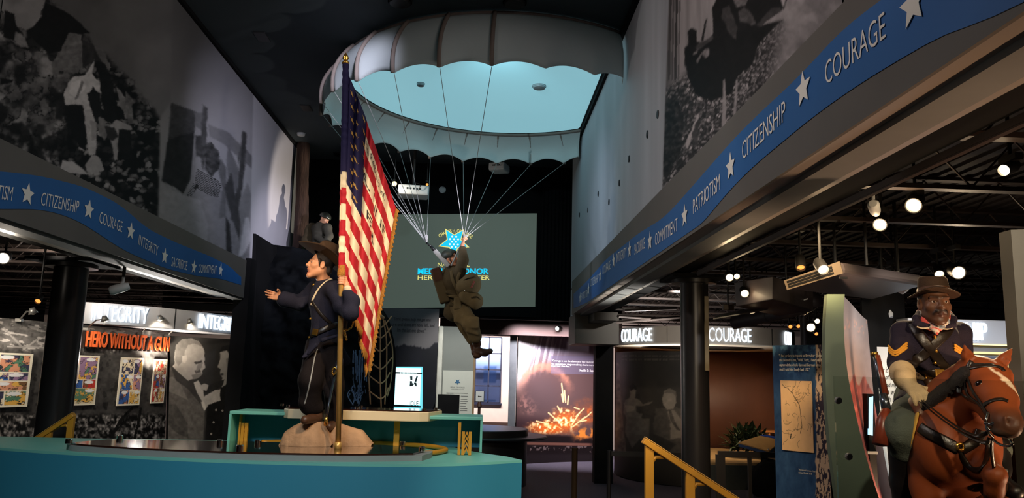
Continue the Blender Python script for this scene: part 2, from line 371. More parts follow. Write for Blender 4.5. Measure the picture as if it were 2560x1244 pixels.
# joists of the two low ceilings: two chords and a zigzag web each
for k, yj in enumerate(np.arange(1.9, 22.5, 1.22)):
    for x0, x1 in ((-12.9, -4.75), (2.45, 9.9)):
        b = MB()
        b.bb(x0, x1, yj - 0.045, yj + 0.045, 3.50, 3.535).bb(x0, x1, yj - 0.045, yj + 0.045, 3.90, 3.945)
        zz = [(x, yj, 3.53 if i % 2 else 3.9) for i, x in enumerate(np.arange(x0 + 0.1, x1, 0.35))]
        b.tube(zz, 0.011, 5, cap=False)
        struct('ceiling_joist', b, m_joist)
for x in np.arange(-12.5, -4.6, 0.42): pass
dk = MB()
for x in list(np.arange(2.6, 9.9, 0.16)): dk.bb(x, x + 0.05, -2, 26, 3.925, 3.952)
struct('ceiling_right_corrugation', dk, m_deck)
m_beam = mat('black_beam', (9, 9, 9), 0.8, spec=0.1)
struct('beam_right', MB().bb(2.19, 2.44, -3, 16.7, 3.32, 3.95), m_beam)
struct('beam_left', MB().bb(-4.87, -4.63, -3, 14.4, 3.32, 3.95), m_beam)
struct('soffit_right', MB().bb(XF + 0.02, 2.19, -3, 15.4, ZS - 0.015, ZS + 0.03), m_soffit)
struct('soffit_left', MB().bb(-4.63, XL + 0.01, -3, 13.85, ZS - 0.015, ZS + 0.03), m_soffit)

def fascia(name, X, sgn, y1, ztop):
    return struct(name, MB().bb(min(X, X + sgn * 0.02), max(X, X + sgn * 0.02), -3, y1, ZS - 0.02, ztop), m_fascia)
fascia('fascia_right', XF, 1, 15.45, ZM)
struct('fascia_right_ledge', MB().bb(XF + 0.02, XR + 0.05, -3, 15.45, ZM - 0.04, ZM), m_fascia)
fascia('fascia_left', XL + 0.03, -1, 13.9, ZM)
struct('trim_right_balcony_box', MB().bb(1.80, 2.66, 15.2, 16.3, 2.72, 3.3).bb(2.06, 2.5, 14.4, 15.3, 3.12, 3.28), m_fascia, bevel=0.01)
struct('pillar_right_behind_box', MB().bb(2.35, 2.72, 16.2, 16.5, 0, 3.6), m_black)
struct('pillar_left_of_cliff', MB().bb(-4.36, -4.1, 13.95, 14.3, 0, 4.0), m_black)

def column(name, x, y, r):
    b = MB(); b.lathe((x, y, 0), [(r + 0.03, 0), (r + 0.03, 0.12), (r, 0.13), (r, 3.21), (r + 0.1, 3.215), (r + 0.1, 3.27), (0, 3.27)], 40)
    return struct(name, b, m_col, smooth=True, sharp=40)
column('column_left', -5.0, 9.7, 0.19)
cr = column('column_right', 2.54, 9.35, 0.165)
ZFOL = at(1760, 740, Y=9.2)[2]; ZFOB = at(1763, 926, Y=9.2)[2]
struct('trim_right_column_strip', MB().bb(2.615, 2.665, 9.175, 9.21, ZFOB, ZFOL), mat('olive_strip', (112, 100, 70), 0.5), bevel=0.004)
# narrow cap plates over the columns' beams
struct('trim_right_capital', MB().bb(2.2, 2.85, 9.0, 9.7, 3.26, 3.30), m_black)
struct('trim_left_capital', MB().bb(-5.35, -4.6, 9.3, 10.1, 3.26, 3.30), m_black)

# ---------------------------------------------------------------- blue wave bands with their words and stars
m_blue = mat('blue_band_print', (30, 90, 152), 0.55, var=0.10, scale=0.8)
m_let = mat('pale_letter_print', (226, 224, 214), 0.6, var=0.02)
def resample(pts, k):
    P = np.array(pts, float); x = np.linspace(P[0, 0], P[-1, 0], k); return x, np.interp(x, P[:, 0], P[:, 1])
def smooth1(v, k=5):
    p = np.pad(v, k, mode='edge'); return np.convolve(p, np.ones(2 * k + 1) / (2 * k + 1), 'valid')
def band(name, X, top, bot, side, parent=None):
    n = 90; P = np.zeros((2, n, 3)); res = []
    for r, pts in enumerate((bot, top)):
        w = np.array([at(px, py, X=X) for px, py in pts]); w = w[np.argsort(w[:, 1])]
        y = np.linspace(w[0, 1], w[-1, 1], n); z = np.clip(smooth1(np.interp(y, w[:, 1], w[:, 2]), 3), ZS + 0.01, ZM - 0.01)
        res.append((y, z)); P[r] = np.stack([np.full(n, X), y, z], -1)
    obj(name, MB().grid(P), m_blue, parent); return res
XB = XF - 0.004
rt = thing('value_band', 'blue wavy band of pale words and stars along the right balcony front', 'wall band', (XB, 6, ZS))
top = [(2290, -40), (2168, 0), (2026, 165), (1854, 324), (1719, 479), (1661, 544), (1600, 580), (1516, 647), (1468, 702), (1434, 734)]
bot = [(2640, 20), (2516, 0), (2352, 85), (2083, 249), (1854, 439), (1729, 589), (1619, 654), (1526, 718), (1484, 747), (1452, 763), (1434, 770)]
RB = band('blue_band', XB, top, bot, 1, rt)
def mid(res, y): return 0.5 * (np.interp(y, *res[0]) + np.interp(y, *res[1]))
def words(res, X, sgn, items, parent, hcap):
    for kind, a, b in items:
        ya = at(a[0], a[1], X=X); yb = at(b[0], b[1], X=X) if b else None
        if kind == '*':
            b_ = MB(); c = (X - sgn * 0.004, ya[1], ya[2])
            pts = [(c[0], c[1] - sgn * px, c[2] + pz) for px, pz in star_pts(0.105, 0.45)]
            obj('band_star', b_.prism(pts, (-sgn * 0.003, 0, 0)), m_let, parent)
        else:
            w = abs(yb[1] - ya[1]); zc0, zc1 = ya[2], yb[2]
            def warp(x, y, z, ya=ya, yb=yb, w=w): 
                t = x / w
                return np.stack([np.full(len(x), X - sgn * 0.005), ya[1] + (yb[1] - ya[1]) * t, ya[2] + (yb[2] - ya[2]) * t - hcap / 2 + y], -1)
            text_on('band_lettering', kind, m_let, (0, 0, 0), (0, 1, 0), (0, 0, 1), w, hcap, parent, warp=warp, offset=-0.006)
W_R = [('*', (2285, 10), None), ('COURAGE', (2065, 185), (2215, 60)), ('*', (2010, 222), None), ('CITIZENSHIP', (1857, 378), (1965, 274)), ('*', (1828, 416), None),
       ('PATRIOTISM', (1734, 517), (1801, 453)), ('*', (1713, 539), None), ('COMMITMENT', (1639, 599), (1695, 560)), ('*', (1626, 602), None), ('SACRIFICE', (1587, 624), (1613, 606)), ('*', (1575, 624), None),
       ('INTEGRITY', (1542, 645), (1567, 629)), ('*', (1535, 652), None), ('COURAGE', (1507, 676), (1527, 661)), ('*', (1501, 688), None), ('CITIZENSHIP', (1477, 707), (1497, 694)), ('*', (1472, 723), None),
       ('PATRIOTISM', (1454, 741), (1470, 732)), ('*', (1451, 744), None)]
words(RB, XB, 1, W_R, rt, 0.125)
XLB = XL + 0.034
lt = thing('value_band', 'blue wavy band of pale words and stars along the left balcony front', 'wall band', (XLB, 8, ZS))
top = [(-60, 424), (0, 427), (106, 440), (212, 467), (297, 509), (371, 573), (440, 606), (520, 638), (575, 665), (603, 694)]
bot = [(-60, 522), (0, 522), (106, 522), (186, 546), (255, 589), (297, 618), (341, 640), (418, 672), (495, 690), (550, 696), (603, 712)]
LB = band('blue_band', XLB, top, bot, -1, lt)
W_L = [('PATRIOTISM', (-78, 470), (30, 484)), ('*', (68, 485), None), ('CITIZENSHIP', (102, 496), (196, 517)), ('*', (221, 524), None), ('COURAGE', (248, 542), (305, 567)), ('*', (326, 578), None),
       ('INTEGRITY', (346, 598), (394, 627)), ('*', (411, 640), None), ('SACRIFICE', (428, 653), (467, 664)), ('*', (484, 667), None), ('COMMITMENT', (496, 670), (541, 674)), ('*', (551, 675), None)]
words(LB, XLB, -1, W_L, lt, 0.125)

# ---------------------------------------------------------------- printed photo murals on the hall walls
def mural_mesh(X, px_a, px_b, step, rows, z0, z1, paint, edge_y=None):
    cols = np.arange(px_a, px_b, step); Y = np.abs(X) * F_PX / np.abs(cols - 1200.0)
    if edge_y is not None: Y = np.clip(Y, None, edge_y)
    zz = np.linspace(z0, z1, rows); P = np.zeros((rows, len(cols), 3)); P[..., 0] = X; P[..., 1] = Y[None]; P[..., 2] = zz[:, None]
    px, py = proj(P); c = paint(px, py)
    i = np.arange(rows * len(cols)).reshape(rows, -1)
    f = np.stack([i[:-1, :-1], i[:-1, 1:], i[1:, 1:], i[1:, :-1]], -1).reshape(-1, 4)
    if X > 0: f = f[:, ::-1]
    return (P.reshape(-1, 3), f), lin(c.reshape(-1, 3))
def paint_left(x, y):
    wx = x + (fbm(x / 14, y / 14, 3) - 0.5) * 14; wy = y + (fbm(x / 14, y / 14, 9) - 0.5) * 14
    # rubble slope
    r1 = fbm(wx / 34, wy / 26, 21, 4); r2 = fbm(wx / 11, wy / 9, 31, 3)
    wx2 = x + (fbm(x / 22, y / 22, 13, 4) - 0.5) * 60; wy2 = y + (fbm(x / 22, y / 22, 19, 4) - 0.5) * 50
    big = sstep(250, 120, x + 0.2 * y - 40)                             # large boulders at the left, small rubble to the right
    fa_, ga_, va_ = worley(wx2 / 46, wy2 / 34, 5); fb2, gb_, vb_ = worley(wx / 17, wy / 13, 8)
    fl_ = fbm(wx / 60 + 5, wy / 46, 25, 4); gA_ = (70 + 60 * va_ + 130 * (fl_ - 0.35) - 40 * sstep(0.2, 0.75, fa_) + 46 * (r2 - 0.5)) * (1 - 0.8 * sstep(0.10, 0.02, ga_ - 0.08 * (r1 - 0.5)) * sstep(0.55, 0.42, fbm(wx / 30, wy / 24, 27, 3)))
    gB_ = (70 + 150 * vb_ - 90 * sstep(0.15, 0.8, fb2) + 30 * (r2 - 0.5)) * (1 - 0.9 * sstep(0.14, 0.03, gb_)) * (1 - 0.9 * (vb_ < 0.38))
    g = gA_ * big + gB_ * (1 - big); light = sstep(330, 60, x) * 0.7 + 0.3 * sstep(150, 420, y); g = np.clip(g, 10, 215) * (0.5 + 0.5 * light)
    shade = sstep(0.52, 0.40, fbm(wx / 44, wy / 40, 23, 3)); g = g * (1 - 0.72 * shade)
    # smoky sky above the slope
    ridge = np.interp(x, [-80, 0, 60, 110, 180, 265, 330, 420, 520], [-60, -30, 10, -10, 60, 150, 215, 330, 430]) + (fbm(x / 20, y / 20, 5) - 0.5) * 30
    sky = 66 + 26 * fbm(x / 60, y / 60, 61) + 30 * sstep(250, 430, x)
    k = sstep(10, -24, y - ridge); g = g * (1 - k) + sky * k
    g = np.where(inpoly(wx, wy, [(-20, -20), (60, -20), (112, 0), (90, 60), (70, 75), (35, 60), (0, 25)]), 118 + 40 * (r1 - 0.5), g)
    def P(poly, val, tex=18):
        nonlocal g
        k_ = softpoly(wx * 0.4 + x * 0.6, wy * 0.4 + y * 0.6, poly); g = g * (1 - k_) + (val + tex * (r2 - 0.5) * 2) * k_
    P([(112, 4), (160, 26), (200, 58), (226, 84), (205, 86), (172, 82), (150, 128), (122, 134), (96, 112), (66, 76), (88, 62), (104, 40)], 12, 6)
    P([(12, 26), (36, 34), (40, 60), (72, 108), (60, 120), (34, 100), (8, 92)], 14, 8)
    P([(172, 82), (204, 86), (206, 170), (186, 186), (150, 176), (136, 205), (128, 160), (150, 128)], 92, 30)
    P([(40, 78), (62, 92), (72, 120), (52, 118), (36, 100)], 110, 30)
    P([(205, 100), (232, 110), (276, 180), (262, 190), (238, 150), (206, 172)], 40, 16)
    P([(232, 110), (262, 128), (276, 176), (262, 170)], 84, 24)
    # two soldiers among the rocks
    P([(240, 150), (262, 160), (284, 212), (290, 300), (300, 318), (326, 320), (330, 398), (304, 396), (286, 312), (262, 300), (252, 236), (250, 200)], 14, 8)
    P([(170, 206), (184, 192), (212, 188), (238, 148), (230, 184), (248, 202), (254, 236), (240, 226), (232, 214), (222, 236), (218, 262), (206, 270), (162, 262), (160, 236)], 176, 26)
    P([(160, 262), (206, 262), (216, 330), (214, 376), (196, 366), (172, 312)], 12, 6)
    P([(206, 250), (222, 250), (236, 300), (242, 350), (240, 386), (222, 388), (216, 330)], 168, 20)
    P([(218, 232), (250, 232), (254, 300), (240, 296), (228, 262)], 18, 8)
    P([(246, 292), (262, 296), (272, 330), (262, 352), (246, 330)], 108, 20)
    P([(276, 312), (290, 300), (328, 314), (330, 324), (298, 324), (294, 360), (294, 400), (286, 400), (276, 344)], 140, 16)
    P([(290, 214), (306, 232), (326, 276), (316, 300), (300, 262)], 112, 26)
    P([(178, 206), (200, 200), (214, 216), (206, 232), (186, 240), (172, 232)], 196, 14); P([(204, 200), (210, 206), (192, 250), (186, 250)], 110, 10); P([(226, 300), (240, 306), (240, 350), (230, 352)], 140, 12); P([(262, 316), (286, 318), (296, 340), (282, 350), (270, 346)], 40, 10); P([(314, 226), (330, 250), (334, 300), (322, 312), (312, 268)], 92, 40); P([(140, 250), (160, 252), (156, 300), (140, 296)], 30, 12)
    P([(230, 386), (246, 390), (262, 424), (220, 440), (214, 412)], 150, 16)
    P([(0, 196), (34, 200), (30, 208), (0, 210)], 16, 6)
    P([(156, 400), (186, 404), (222, 436), (150, 430)], 170, 16)
    # landing photograph beside it
    edge = 400 + (y - 300) * -0.02 + 26 * sstep(300, 250, y)
    b = np.full(x.shape, 128.0) + 34 * sstep(480, 620, x) - 24 * sstep(330, 180, y) + 10 * (fbm(x / 40, y / 40, 71) - 0.5)
    def Q(poly, val, tex=10, soft=0.2):
        nonlocal b
        k_ = softpoly(wx * soft + x * (1 - soft), wy * soft + y * (1 - soft), poly, 2.2); b = b * (1 - k_) + (val + tex * (r2 - 0.5) * 2) * k_
    Q([(395, 455), (470, 490), (520, 460), (640, 520), (640, 660), (395, 590)], 120)
    Q([(395, 455), (440, 478), (500, 500), (520, 560), (516, 640), (395, 585)], 134)
    Q([(428, 256), (492, 280), (486, 330), (420, 348)], 58, 14)
    Q([(420, 346), (486, 328), (484, 420), (476, 452), (458, 486), (440, 470), (404, 452)], 32, 12)
    Q([(486, 330), (492, 340), (486, 450), (466, 492), (458, 486), (476, 450)], 120, 8)
    Q([(486, 280), (520, 282), (516, 330), (488, 316)], 96, 8, 0.5)
    Q([(506, 262), (518, 270), (516, 350), (510, 430), (500, 392)], 66, 18, 0.6)
    Q([(488, 340), (506, 336), (504, 390), (490, 392)], 58, 20, 0.8)
    Q([(510, 360), (530, 352), (550, 390), (548, 420), (530, 440), (514, 424)], 60, 40, 1.0)
    Q([(520, 310), (570, 330), (640, 400), (640, 430), (560, 360), (524, 340)], 112, 8)
    st = inpoly(x, y, [(492, 420), (548, 452), (554, 466), (544, 496), (486, 470), (488, 450)]) & (((y - 0.55 * x) / 4.2) % 1 < 0.5); b = np.where(st, 34, b)
    st = inpoly(x, y, [(484, 456), (500, 464), (478, 492), (466, 488)]) & (((y - 0.45 * x) / 4.2) % 1 < 0.5); b = np.where(st, 40, b)
    Q([(552, 396), (566, 420), (564, 540), (548, 546), (550, 520), (556, 470), (546, 430)], 96, 10)
    Q([(566, 400), (574, 344), (578, 380), (600, 430), (592, 480), (572, 470)], 108, 8)
    Q([(560, 470), (578, 430), (602, 560), (598, 600), (586, 560), (570, 510)], 60, 10)
    Q([(606, 326), (616, 330), (612, 420), (602, 500), (586, 556), (576, 546), (596, 460)], 64, 12, 0.4)
    Q([(594, 392), (602, 366), (600, 400), (596, 410)], 84, 8)
    Q([(564, 540), (574, 560), (580, 640), (566, 636)], 44, 8)
    Q([(612, 545), (624, 540), (628, 600), (606, 640), (596, 640)], 176, 8)
    Q([(618, 456), (634, 500), (632, 560), (606, 520), (600, 500)], 128, 8)
    k = sstep(-5, 5, x - edge); g = g * (1 - k) + b * k
    # plain pale end of the wall
    k = sstep(-2, 2, x - (632 - (y - 300) * 0.022)); g = g * (1 - k) + (190 + 4 * (r1 - 0.5)) * k
    top = sstep(0, -200, y - (1.232 * (x - 443) + 220)); g = g * (1 - 0.12 * top)
    g = np.clip(g, 8, 225)
    return np.stack([g * 1.0, g * 0.985, g * (0.97 + 0.05 * sstep(300, 640, x))], -1)
def paint_right(x, y):
    wx = x + (fbm(x / 12, y / 12, 3) - 0.5) * 12; wy = y + (fbm(x / 12, y / 12, 9) - 0.5) * 12
    r2 = fbm(wx / 9, wy / 7, 131, 3); r1 = fbm(wx / 26, wy / 22, 121, 4)
    g = 132 + 40 * (fbm(x / 9, y / 120, 111, 3) - 0.5)
    g = g - 40 * sstep(1700, 1660, x)
    # ground: speckled turf
    ground = sstep(-14, 14, y - np.interp(x, [1650, 1690, 1720, 1770, 1850, 1920, 1980], [250, 200, 190, 215, 150, 70, 30]) - (r1 - 0.5) * 40)
    w1, w2_, w3_ = worley(wx / 8.5 + y / 60, wy / 6, 31); tu = 34 + 150 * w3_ * sstep(0.62, 0.2, w1) * (0.5 + 0.9 * fbm(x / 40, y / 34, 33)) + 46 * (fbm(wx / 4, wy / 3.4, 141, 2) - 0.5)
    g = g * (1 - ground) + np.clip(tu, 10, 190) * ground
    smoke = sstep(1930, 1985, x + 0.15 * y); g = g * (1 - smoke) + (122 + 36 * (r1 - 0.5) * 2) * smoke
    def P(poly, val, tex=10, s=0.6):
        nonlocal g
        k_ = softpoly(wx * s + x * (1 - s), wy * s + y * (1 - s), poly, 1.6); g = g * (1 - k_) + (val + tex * (r2 - 0.5) * 2) * k_
    P([(1655, 250), (1690, 240), (1712, 300), (1700, 380), (1672, 440), (1652, 440)], 34, 60, 1.0)
    P([(1712, 120), (1722, 112), (1720, 78), (1730, 70), (1742, 78), (1742, 104), (1760, 110), (1784, 84), (1780, 22), (1796, -10), (1968, -10), (1962, 22), (1934, 40), (1900, 64),
       (1920, 60), (1958, 50), (1940, 62), (1896, 110), (1880, 160), (1836, 200), (1830, 232), (1780, 254), (1740, 236), (1722, 200), (1712, 160)], 15, 10)
    P([(1806, 22), (1822, 14), (1834, 40), (1842, 70), (1840, 100), (1824, 84), (1812, 60), (1802, 40)], 58, 26)
    P([(1846, 30), (1862, 18), (1880, 36), (1892, 62), (1878, 64), (1858, 52), (1848, 56)], 66, 30)
    P([(1830, -10), (1876, -10), (1866, 14), (1842, 20)], 92, 30)
    P([(1892, 60), (1930, 20), (1950, 18), (1958, 26), (1924, 46), (1900, 66)], 52, 12)
    P([(1954, -10), (1964, -10), (1962, 22), (1955, 12)], 150, 8)
    P([(1764, 50), (1768, 46), (1758, 104), (1752, 102)], 22, 6, 0.2)
    P([(1738, 116), (1782, 88), (1784, 96), (1744, 128)], 60, 24, 0.3)
    P([(1758, 126), (1770, 120), (1774, 138), (1760, 150)], 110, 60, 1)
    P([(1732, 132), (1744, 126), (1744, 132), (1734, 138)], 120, 8, 0)
    P([(1740, 152), (1756, 128), (1756, 134), (1744, 160)], 100, 20, 0)
    P([(1808, 200), (1813, 198), (1816, 330), (1803, 334)], 140, 12, 0.2); P([(1839, 200), (1845, 198), (1840, 296), (1832, 300)], 132, 12, 0.2)
    P([(1712, 360), (1746, 284), (1750, 286), (1720, 372)], 168, 20, 0.5); P([(1730, 330), (1746, 300), (1748, 350), (1736, 370)], 60, 30, 0.8)
    # vertical trunks at the left of the photograph
    for tx, w_, v in ((1676, 3, 70), (1684, 2, 84), (1692, 3, 60), (1700, 1.5, 90)):
        g = np.where((np.abs(x - tx + y * 0.02) < w_) & (y < 200) & (y > -50), v, g)
    blank = sstep(2, -2, x - (1672 - y * 0.034)); wall = 186 + 40 * (fbm(x / 16, y / 400, 151, 3) - 0.5) - 26 * sstep(1640, 1672, x)
    g = g * (1 - blank) + wall * blank
    tint = np.stack([g * 1.0, g * 0.965, g * 0.965], -1); bl = np.stack([g * 0.95, g * 0.97, g * 1.0], -1)
    return np.clip(tint * (1 - blank[..., None]) + bl * blank[..., None], 8, 225)
m_mural = vmat('printed_mural', 0.7, 0.2)
mesh, cols = mural_mesh(XL, -70, 746, 2.4, 250, ZM, ZC - 0.02, paint_left, 16.93)
struct('wall_left_mural', mesh, m_mural, cols=cols)
struct('wall_left_end', MB().bb(XL - 0.01, XL, 13.9, 16.93, 3.3, ZM), m_white)
mesh, cols = mural_mesh(XR, 2150, 1420, -2.4, 330, ZM - 0.03, ZC - 0.02, paint_right, 16.75)
struct('wall_right_mural', mesh, m_mural, cols=cols)
struct('wall_right_end', MB().bb(XR, XR + 0.01, 15.45, 16.75, 3.3, ZM), m_white)

m_hole = mat('dark_wall_fixing', (30, 30, 34), 0.6)
for px, py in ((1645, 286), (1619, 336), (1573, 397), (1549, 457), (1523, 505), (1496, 484), (1470, 525), (1449, 537)):
    c = at(px, py, X=XR); struct('trim_wall_fixing', MB().lathe((XR, c[1], c[2]), [(0, -0.012), (0.045, -0.010), (0.05, 0.0)], 16, (1, 0, 0)), m_hole)
# ================================================================ helpers for printed panels
def picture(name, surf, nx, ny, paint, m, parent=None, kind=None, label=None, flip=False):
    """a printed surface: surf(u, v) -> points, paint(u, v) -> sRGB; u to the right, v downwards, both 0..1"""
    u, v = np.meshgrid(np.linspace(0, 1, nx), np.linspace(0, 1, ny)); P = surf(u, v); c = np.clip(paint(u, v), 2, 245)
    if c.ndim == 2: c = np.stack([c, c, c], -1)
    i = np.arange(nx * ny).reshape(ny, nx); f = np.stack([i[1:, :-1], i[1:, 1:], i[:-1, 1:], i[:-1, :-1]], -1).reshape(-1, 4)
    if flip: f = f[:, ::-1]
    return obj(name, (P.reshape(-1, 3), f), m, parent, cols=lin(c.reshape(-1, 3)), kind=kind, label=label)
def quad(a, b, c, d):
    """bilinear patch: a top left, b top right, c bottom left, d bottom right"""
    a, b, c, d = [np.asarray(k, float) for k in (a, b, c, d)]
    return lambda u, v: (a * (1 - u[..., None]) + b * u[..., None]) * (1 - v[..., None]) + (c * (1 - u[..., None]) + d * u[..., None]) * v[..., None]
def slab_behind(a, b, c, d, t=0.05, off=0.004):
    """a board behind a printed patch, so it has a body"""
    a, b, c, d = [np.asarray(k, float) for k in (a, b, c, d)]; n = nrm(np.cross(d - a, b - c)); n = n if n.dot(EYE - a) < 0 else -n
    return MB().prism([p + n * off for p in (a, b, d, c)], n * t)
m_print = vmat('printed_panel', 0.55, 0.25)
m_led = emat('lit_white_letters', (225, 240, 255), 1.6)
m_sign = mat('sign_band_grey', (200, 200, 202), 0.5, var=0.03)
m_orange = mat('orange_letter', (236, 108, 52), 0.5, var=0.05)
m_dkorange = mat('letter_dark_side', (44, 26, 20), 0.6)
m_paper = vmat('comic_print', 0.6, 0.2)
m_frame = mat('cream_edge', (226, 216, 196), 0.6, var=0.02)
m_metal = mat('brushed_lamp_metal', (170, 168, 162), 0.35, 0.8, var=0.05)
m_lampblk = mat('black_lamp_body', (22, 21, 20), 0.45, 0.2)
m_bulb = emat('lamp_face', (255, 226, 180), 14.0)
m_bulbw = emat('lamp_face_white', (255, 250, 240), 9.0)
m_bulbo = emat('lamp_face_dim', (255, 150, 70), 1.8)

# ---------------------------------------------------------------- the comic wall under the left balcony
PA = at(40, 950, Y=11.5); PBw = at(400, 950, Y=14.3)
DW = nrm([PBw[0] - PA[0], PBw[1] - PA[1], 0]); NW = np.array([DW[1], -DW[0], 0])          # along the wall, and out of it towards the hall
def onwall(px, py, out=0.0):
    d = ray(px, py); o = PA + NW * out; t = (o - EYE).dot(NW) / d.dot(NW); return EYE + d * t
def wall_grey(x, y):
    r = fbm(x / 13, y / 13, 5, 4); q = fbm(x / 5, y / 5, 6, 3)
    g = 66 + 46 * (r - 0.5) + 20 * (q - 0.5)
    up = sstep(884, 866, y - 0.03 * x) ; streak = sstep(0.60, 0.68, fbm((x + y * 0.5) / 20, (y - x * 0.2) / 5, 15, 3))
    g = g + up * (40 + 70 * (fbm(x / 18, y / 9, 7, 3) - 0.4) + 90 * streak)
    lo = sstep(1026, 1040, y - 6 * r); sp = fbm(x / 6, y / 8, 8, 3)
    g = g * (1 - lo) + lo * np.clip(60 + 420 * (sp - 0.5), 14, 170)
    br = np.minimum(segd(x, y, [(270, 1110), (300, 1050), (330, 1020)]), segd(x, y, [(335, 1100), (345, 1060), (352, 1020)])); g = np.where((br < 3.2) & (y > 1015), 22, g)
    g = np.where((segd(x, y, [(10, 820), (60, 872), (90, 850)]) < 2.2) | (segd(x, y, [(20, 866), (110, 868)]) < 2.2), 176, g)
    g = g - 26 * sstep(0.62, 0.7, fbm(x / 9, y / 12, 77, 2)) * (1 - lo)
    return g
aw, bw = onwall(-60, 802), onwall(419, 838); cw, dw_ = onwall(-60, 1120), onwall(419, 1120)
ztop = 2.67; aw[2] = ztop; bw[2] = ztop; cw[2] = 0.0; dw_[2] = 0.0
wl = thing('comic_wall', 'dark grey exhibit wall printed with jungle photographs behind the comic pages', 'exhibit wall', (*((aw + bw) / 2)[:2], 0))
def pw(u, v): 
    x, y = proj(quad(aw, bw, cw, dw_)(u, v)); return np.stack([wall_grey(x, y) * k for k in (1.0, 0.97, 0.94)], -1)
picture('printed_face', quad(aw, bw, cw, dw_), 300, 260, pw, m_print, wl)
obj('backing_board', slab_behind(aw, bw, cw, dw_, 0.12), m_black, wl)
def comic(u, v, seed, rows):
    """a generic coloured comic page: rows of panels filled with flat colour shapes and white balloons"""
    rng = np.random.default_rng(seed); out = np.full(u.shape + (3,), 236.0) * np.array([1, 0.97, 0.88])
    pal = np.array([[196, 60, 48], [58, 96, 160], [226, 176, 84], [214, 150, 118], [86, 128, 104], [150, 120, 150], [120, 88, 60], [230, 214, 180], [60, 60, 84]])
    edges = np.concatenate([[0.03], 0.03 + np.cumsum(rows) / sum(rows) * 0.94])
    for k in range(len(rows)):
        n = rng.integers(1, 3) if rows[k] < 1.2 else 2; cuts = [0.04] + sorted(rng.uniform(0.38, 0.62, n - 1)) + [0.96]
        for j in range(n):
            ins = (v > edges[k] + 0.008) & (v < edges[k + 1] - 0.008) & (u > cuts[j] + 0.012) & (u < cuts[j + 1] - 0.012)
            base = pal[rng.integers(0, len(pal))]; s = int(rng.integers(0, 999))
            a = fbm(u * 5 + v * 2, v * 7, s, 3); b = fbm(u * 11, v * 13, s + 5, 3); c = np.broadcast_to(base, out.shape).astype(float).copy()
            c = np.where((a > 0.52)[..., None], pal[rng.integers(0, len(pal))], c); c = np.where((b > 0.58)[..., None], pal[rng.integers(0, len(pal))], c)
            c = np.where((np.abs(b - 0.52) < 0.018)[..., None], 26, c); c = np.where((np.abs(a - 0.5) < 0.012)[..., None], 30, c)
            cu = rng.uniform(cuts[j] + 0.1, cuts[j + 1] - 0.1); bl = ((u - cu) / 0.13) ** 2 + ((v - edges[k] - 0.05) / 0.035) ** 2 < 1; c = np.where(bl[..., None], 235, c)
            out = np.where(ins[..., None], c, out)
    return out
pages = [((-62, 878), (84, 884), (-80, 1018), (68, 1018), (1.6, 0.8, 0.9, 1.3), 'colour comic page at the left edge of the picture, beyond the dark column'),
         ((160, 885), (250, 890), (148, 1013), (237, 1013), (1.6, 0.6, 1.1), 'colour comic page half hidden behind the dark left column'),
         ((305, 892), (360, 895), (292, 1014), (348, 1012), (1, 1, 0.9), 'colour comic page with yellow top panels under the word WITHOUT'),
         ((388, 896), (419, 899), (378, 1008), (408, 1007), (1, 1, 1), 'narrow colour comic page beside the photograph of the two men')]
for i, (a, b, c, d, rows, lab) in enumerate(pages):
    A, B, C_, D_ = [onwall(*p, 0.03) for p in (a, b, c, d)]
    C_[:2] = A[:2]; D_[:2] = B[:2]; C_[2] = D_[2] = 0.5 * (C_[2] + D_[2]); A[2] = B[2] = 0.5 * (A[2] + B[2])
    t = thing('comic_page', lab, 'comic page', (*A[:2], C_[2]), 'comic pages on the grey wall')
    s = slab_behind(A, B, C_, D_, 0.02); obj('board', s, m_frame, t)
    picture('printed_face', quad(A, B, C_, D_), 70, 100, lambda u, v, i=i, rows=rows: comic(u, v, 11 + i, rows), m_paper, t)
# orange raised title
hz = onwall(208, 866, 0.06); he = onwall(417, 878, 0.06); O = hz.copy()
L_ = np.linalg.norm((he - hz)[:2]); hh = 0.25
tt = thing('wall_title', 'raised orange letters reading HERO WITHOUT A GUN on the grey wall', 'letters', O)
text_on('lettering', 'HERO WITHOUT A GUN', m_orange, O, DW, (0, 0, 1), L_, hh, tt, offset=0.016, extrude=0.02, lift=0.03)
text_on('lettering_back', 'HERO WITHOUT A GUN', m_dkorange, O + np.array([0, 0, -0.022]) - DW * 0.012, DW, (0, 0, 1), L_, hh, tt, offset=0.024, extrude=0.05, lift=-0.035)

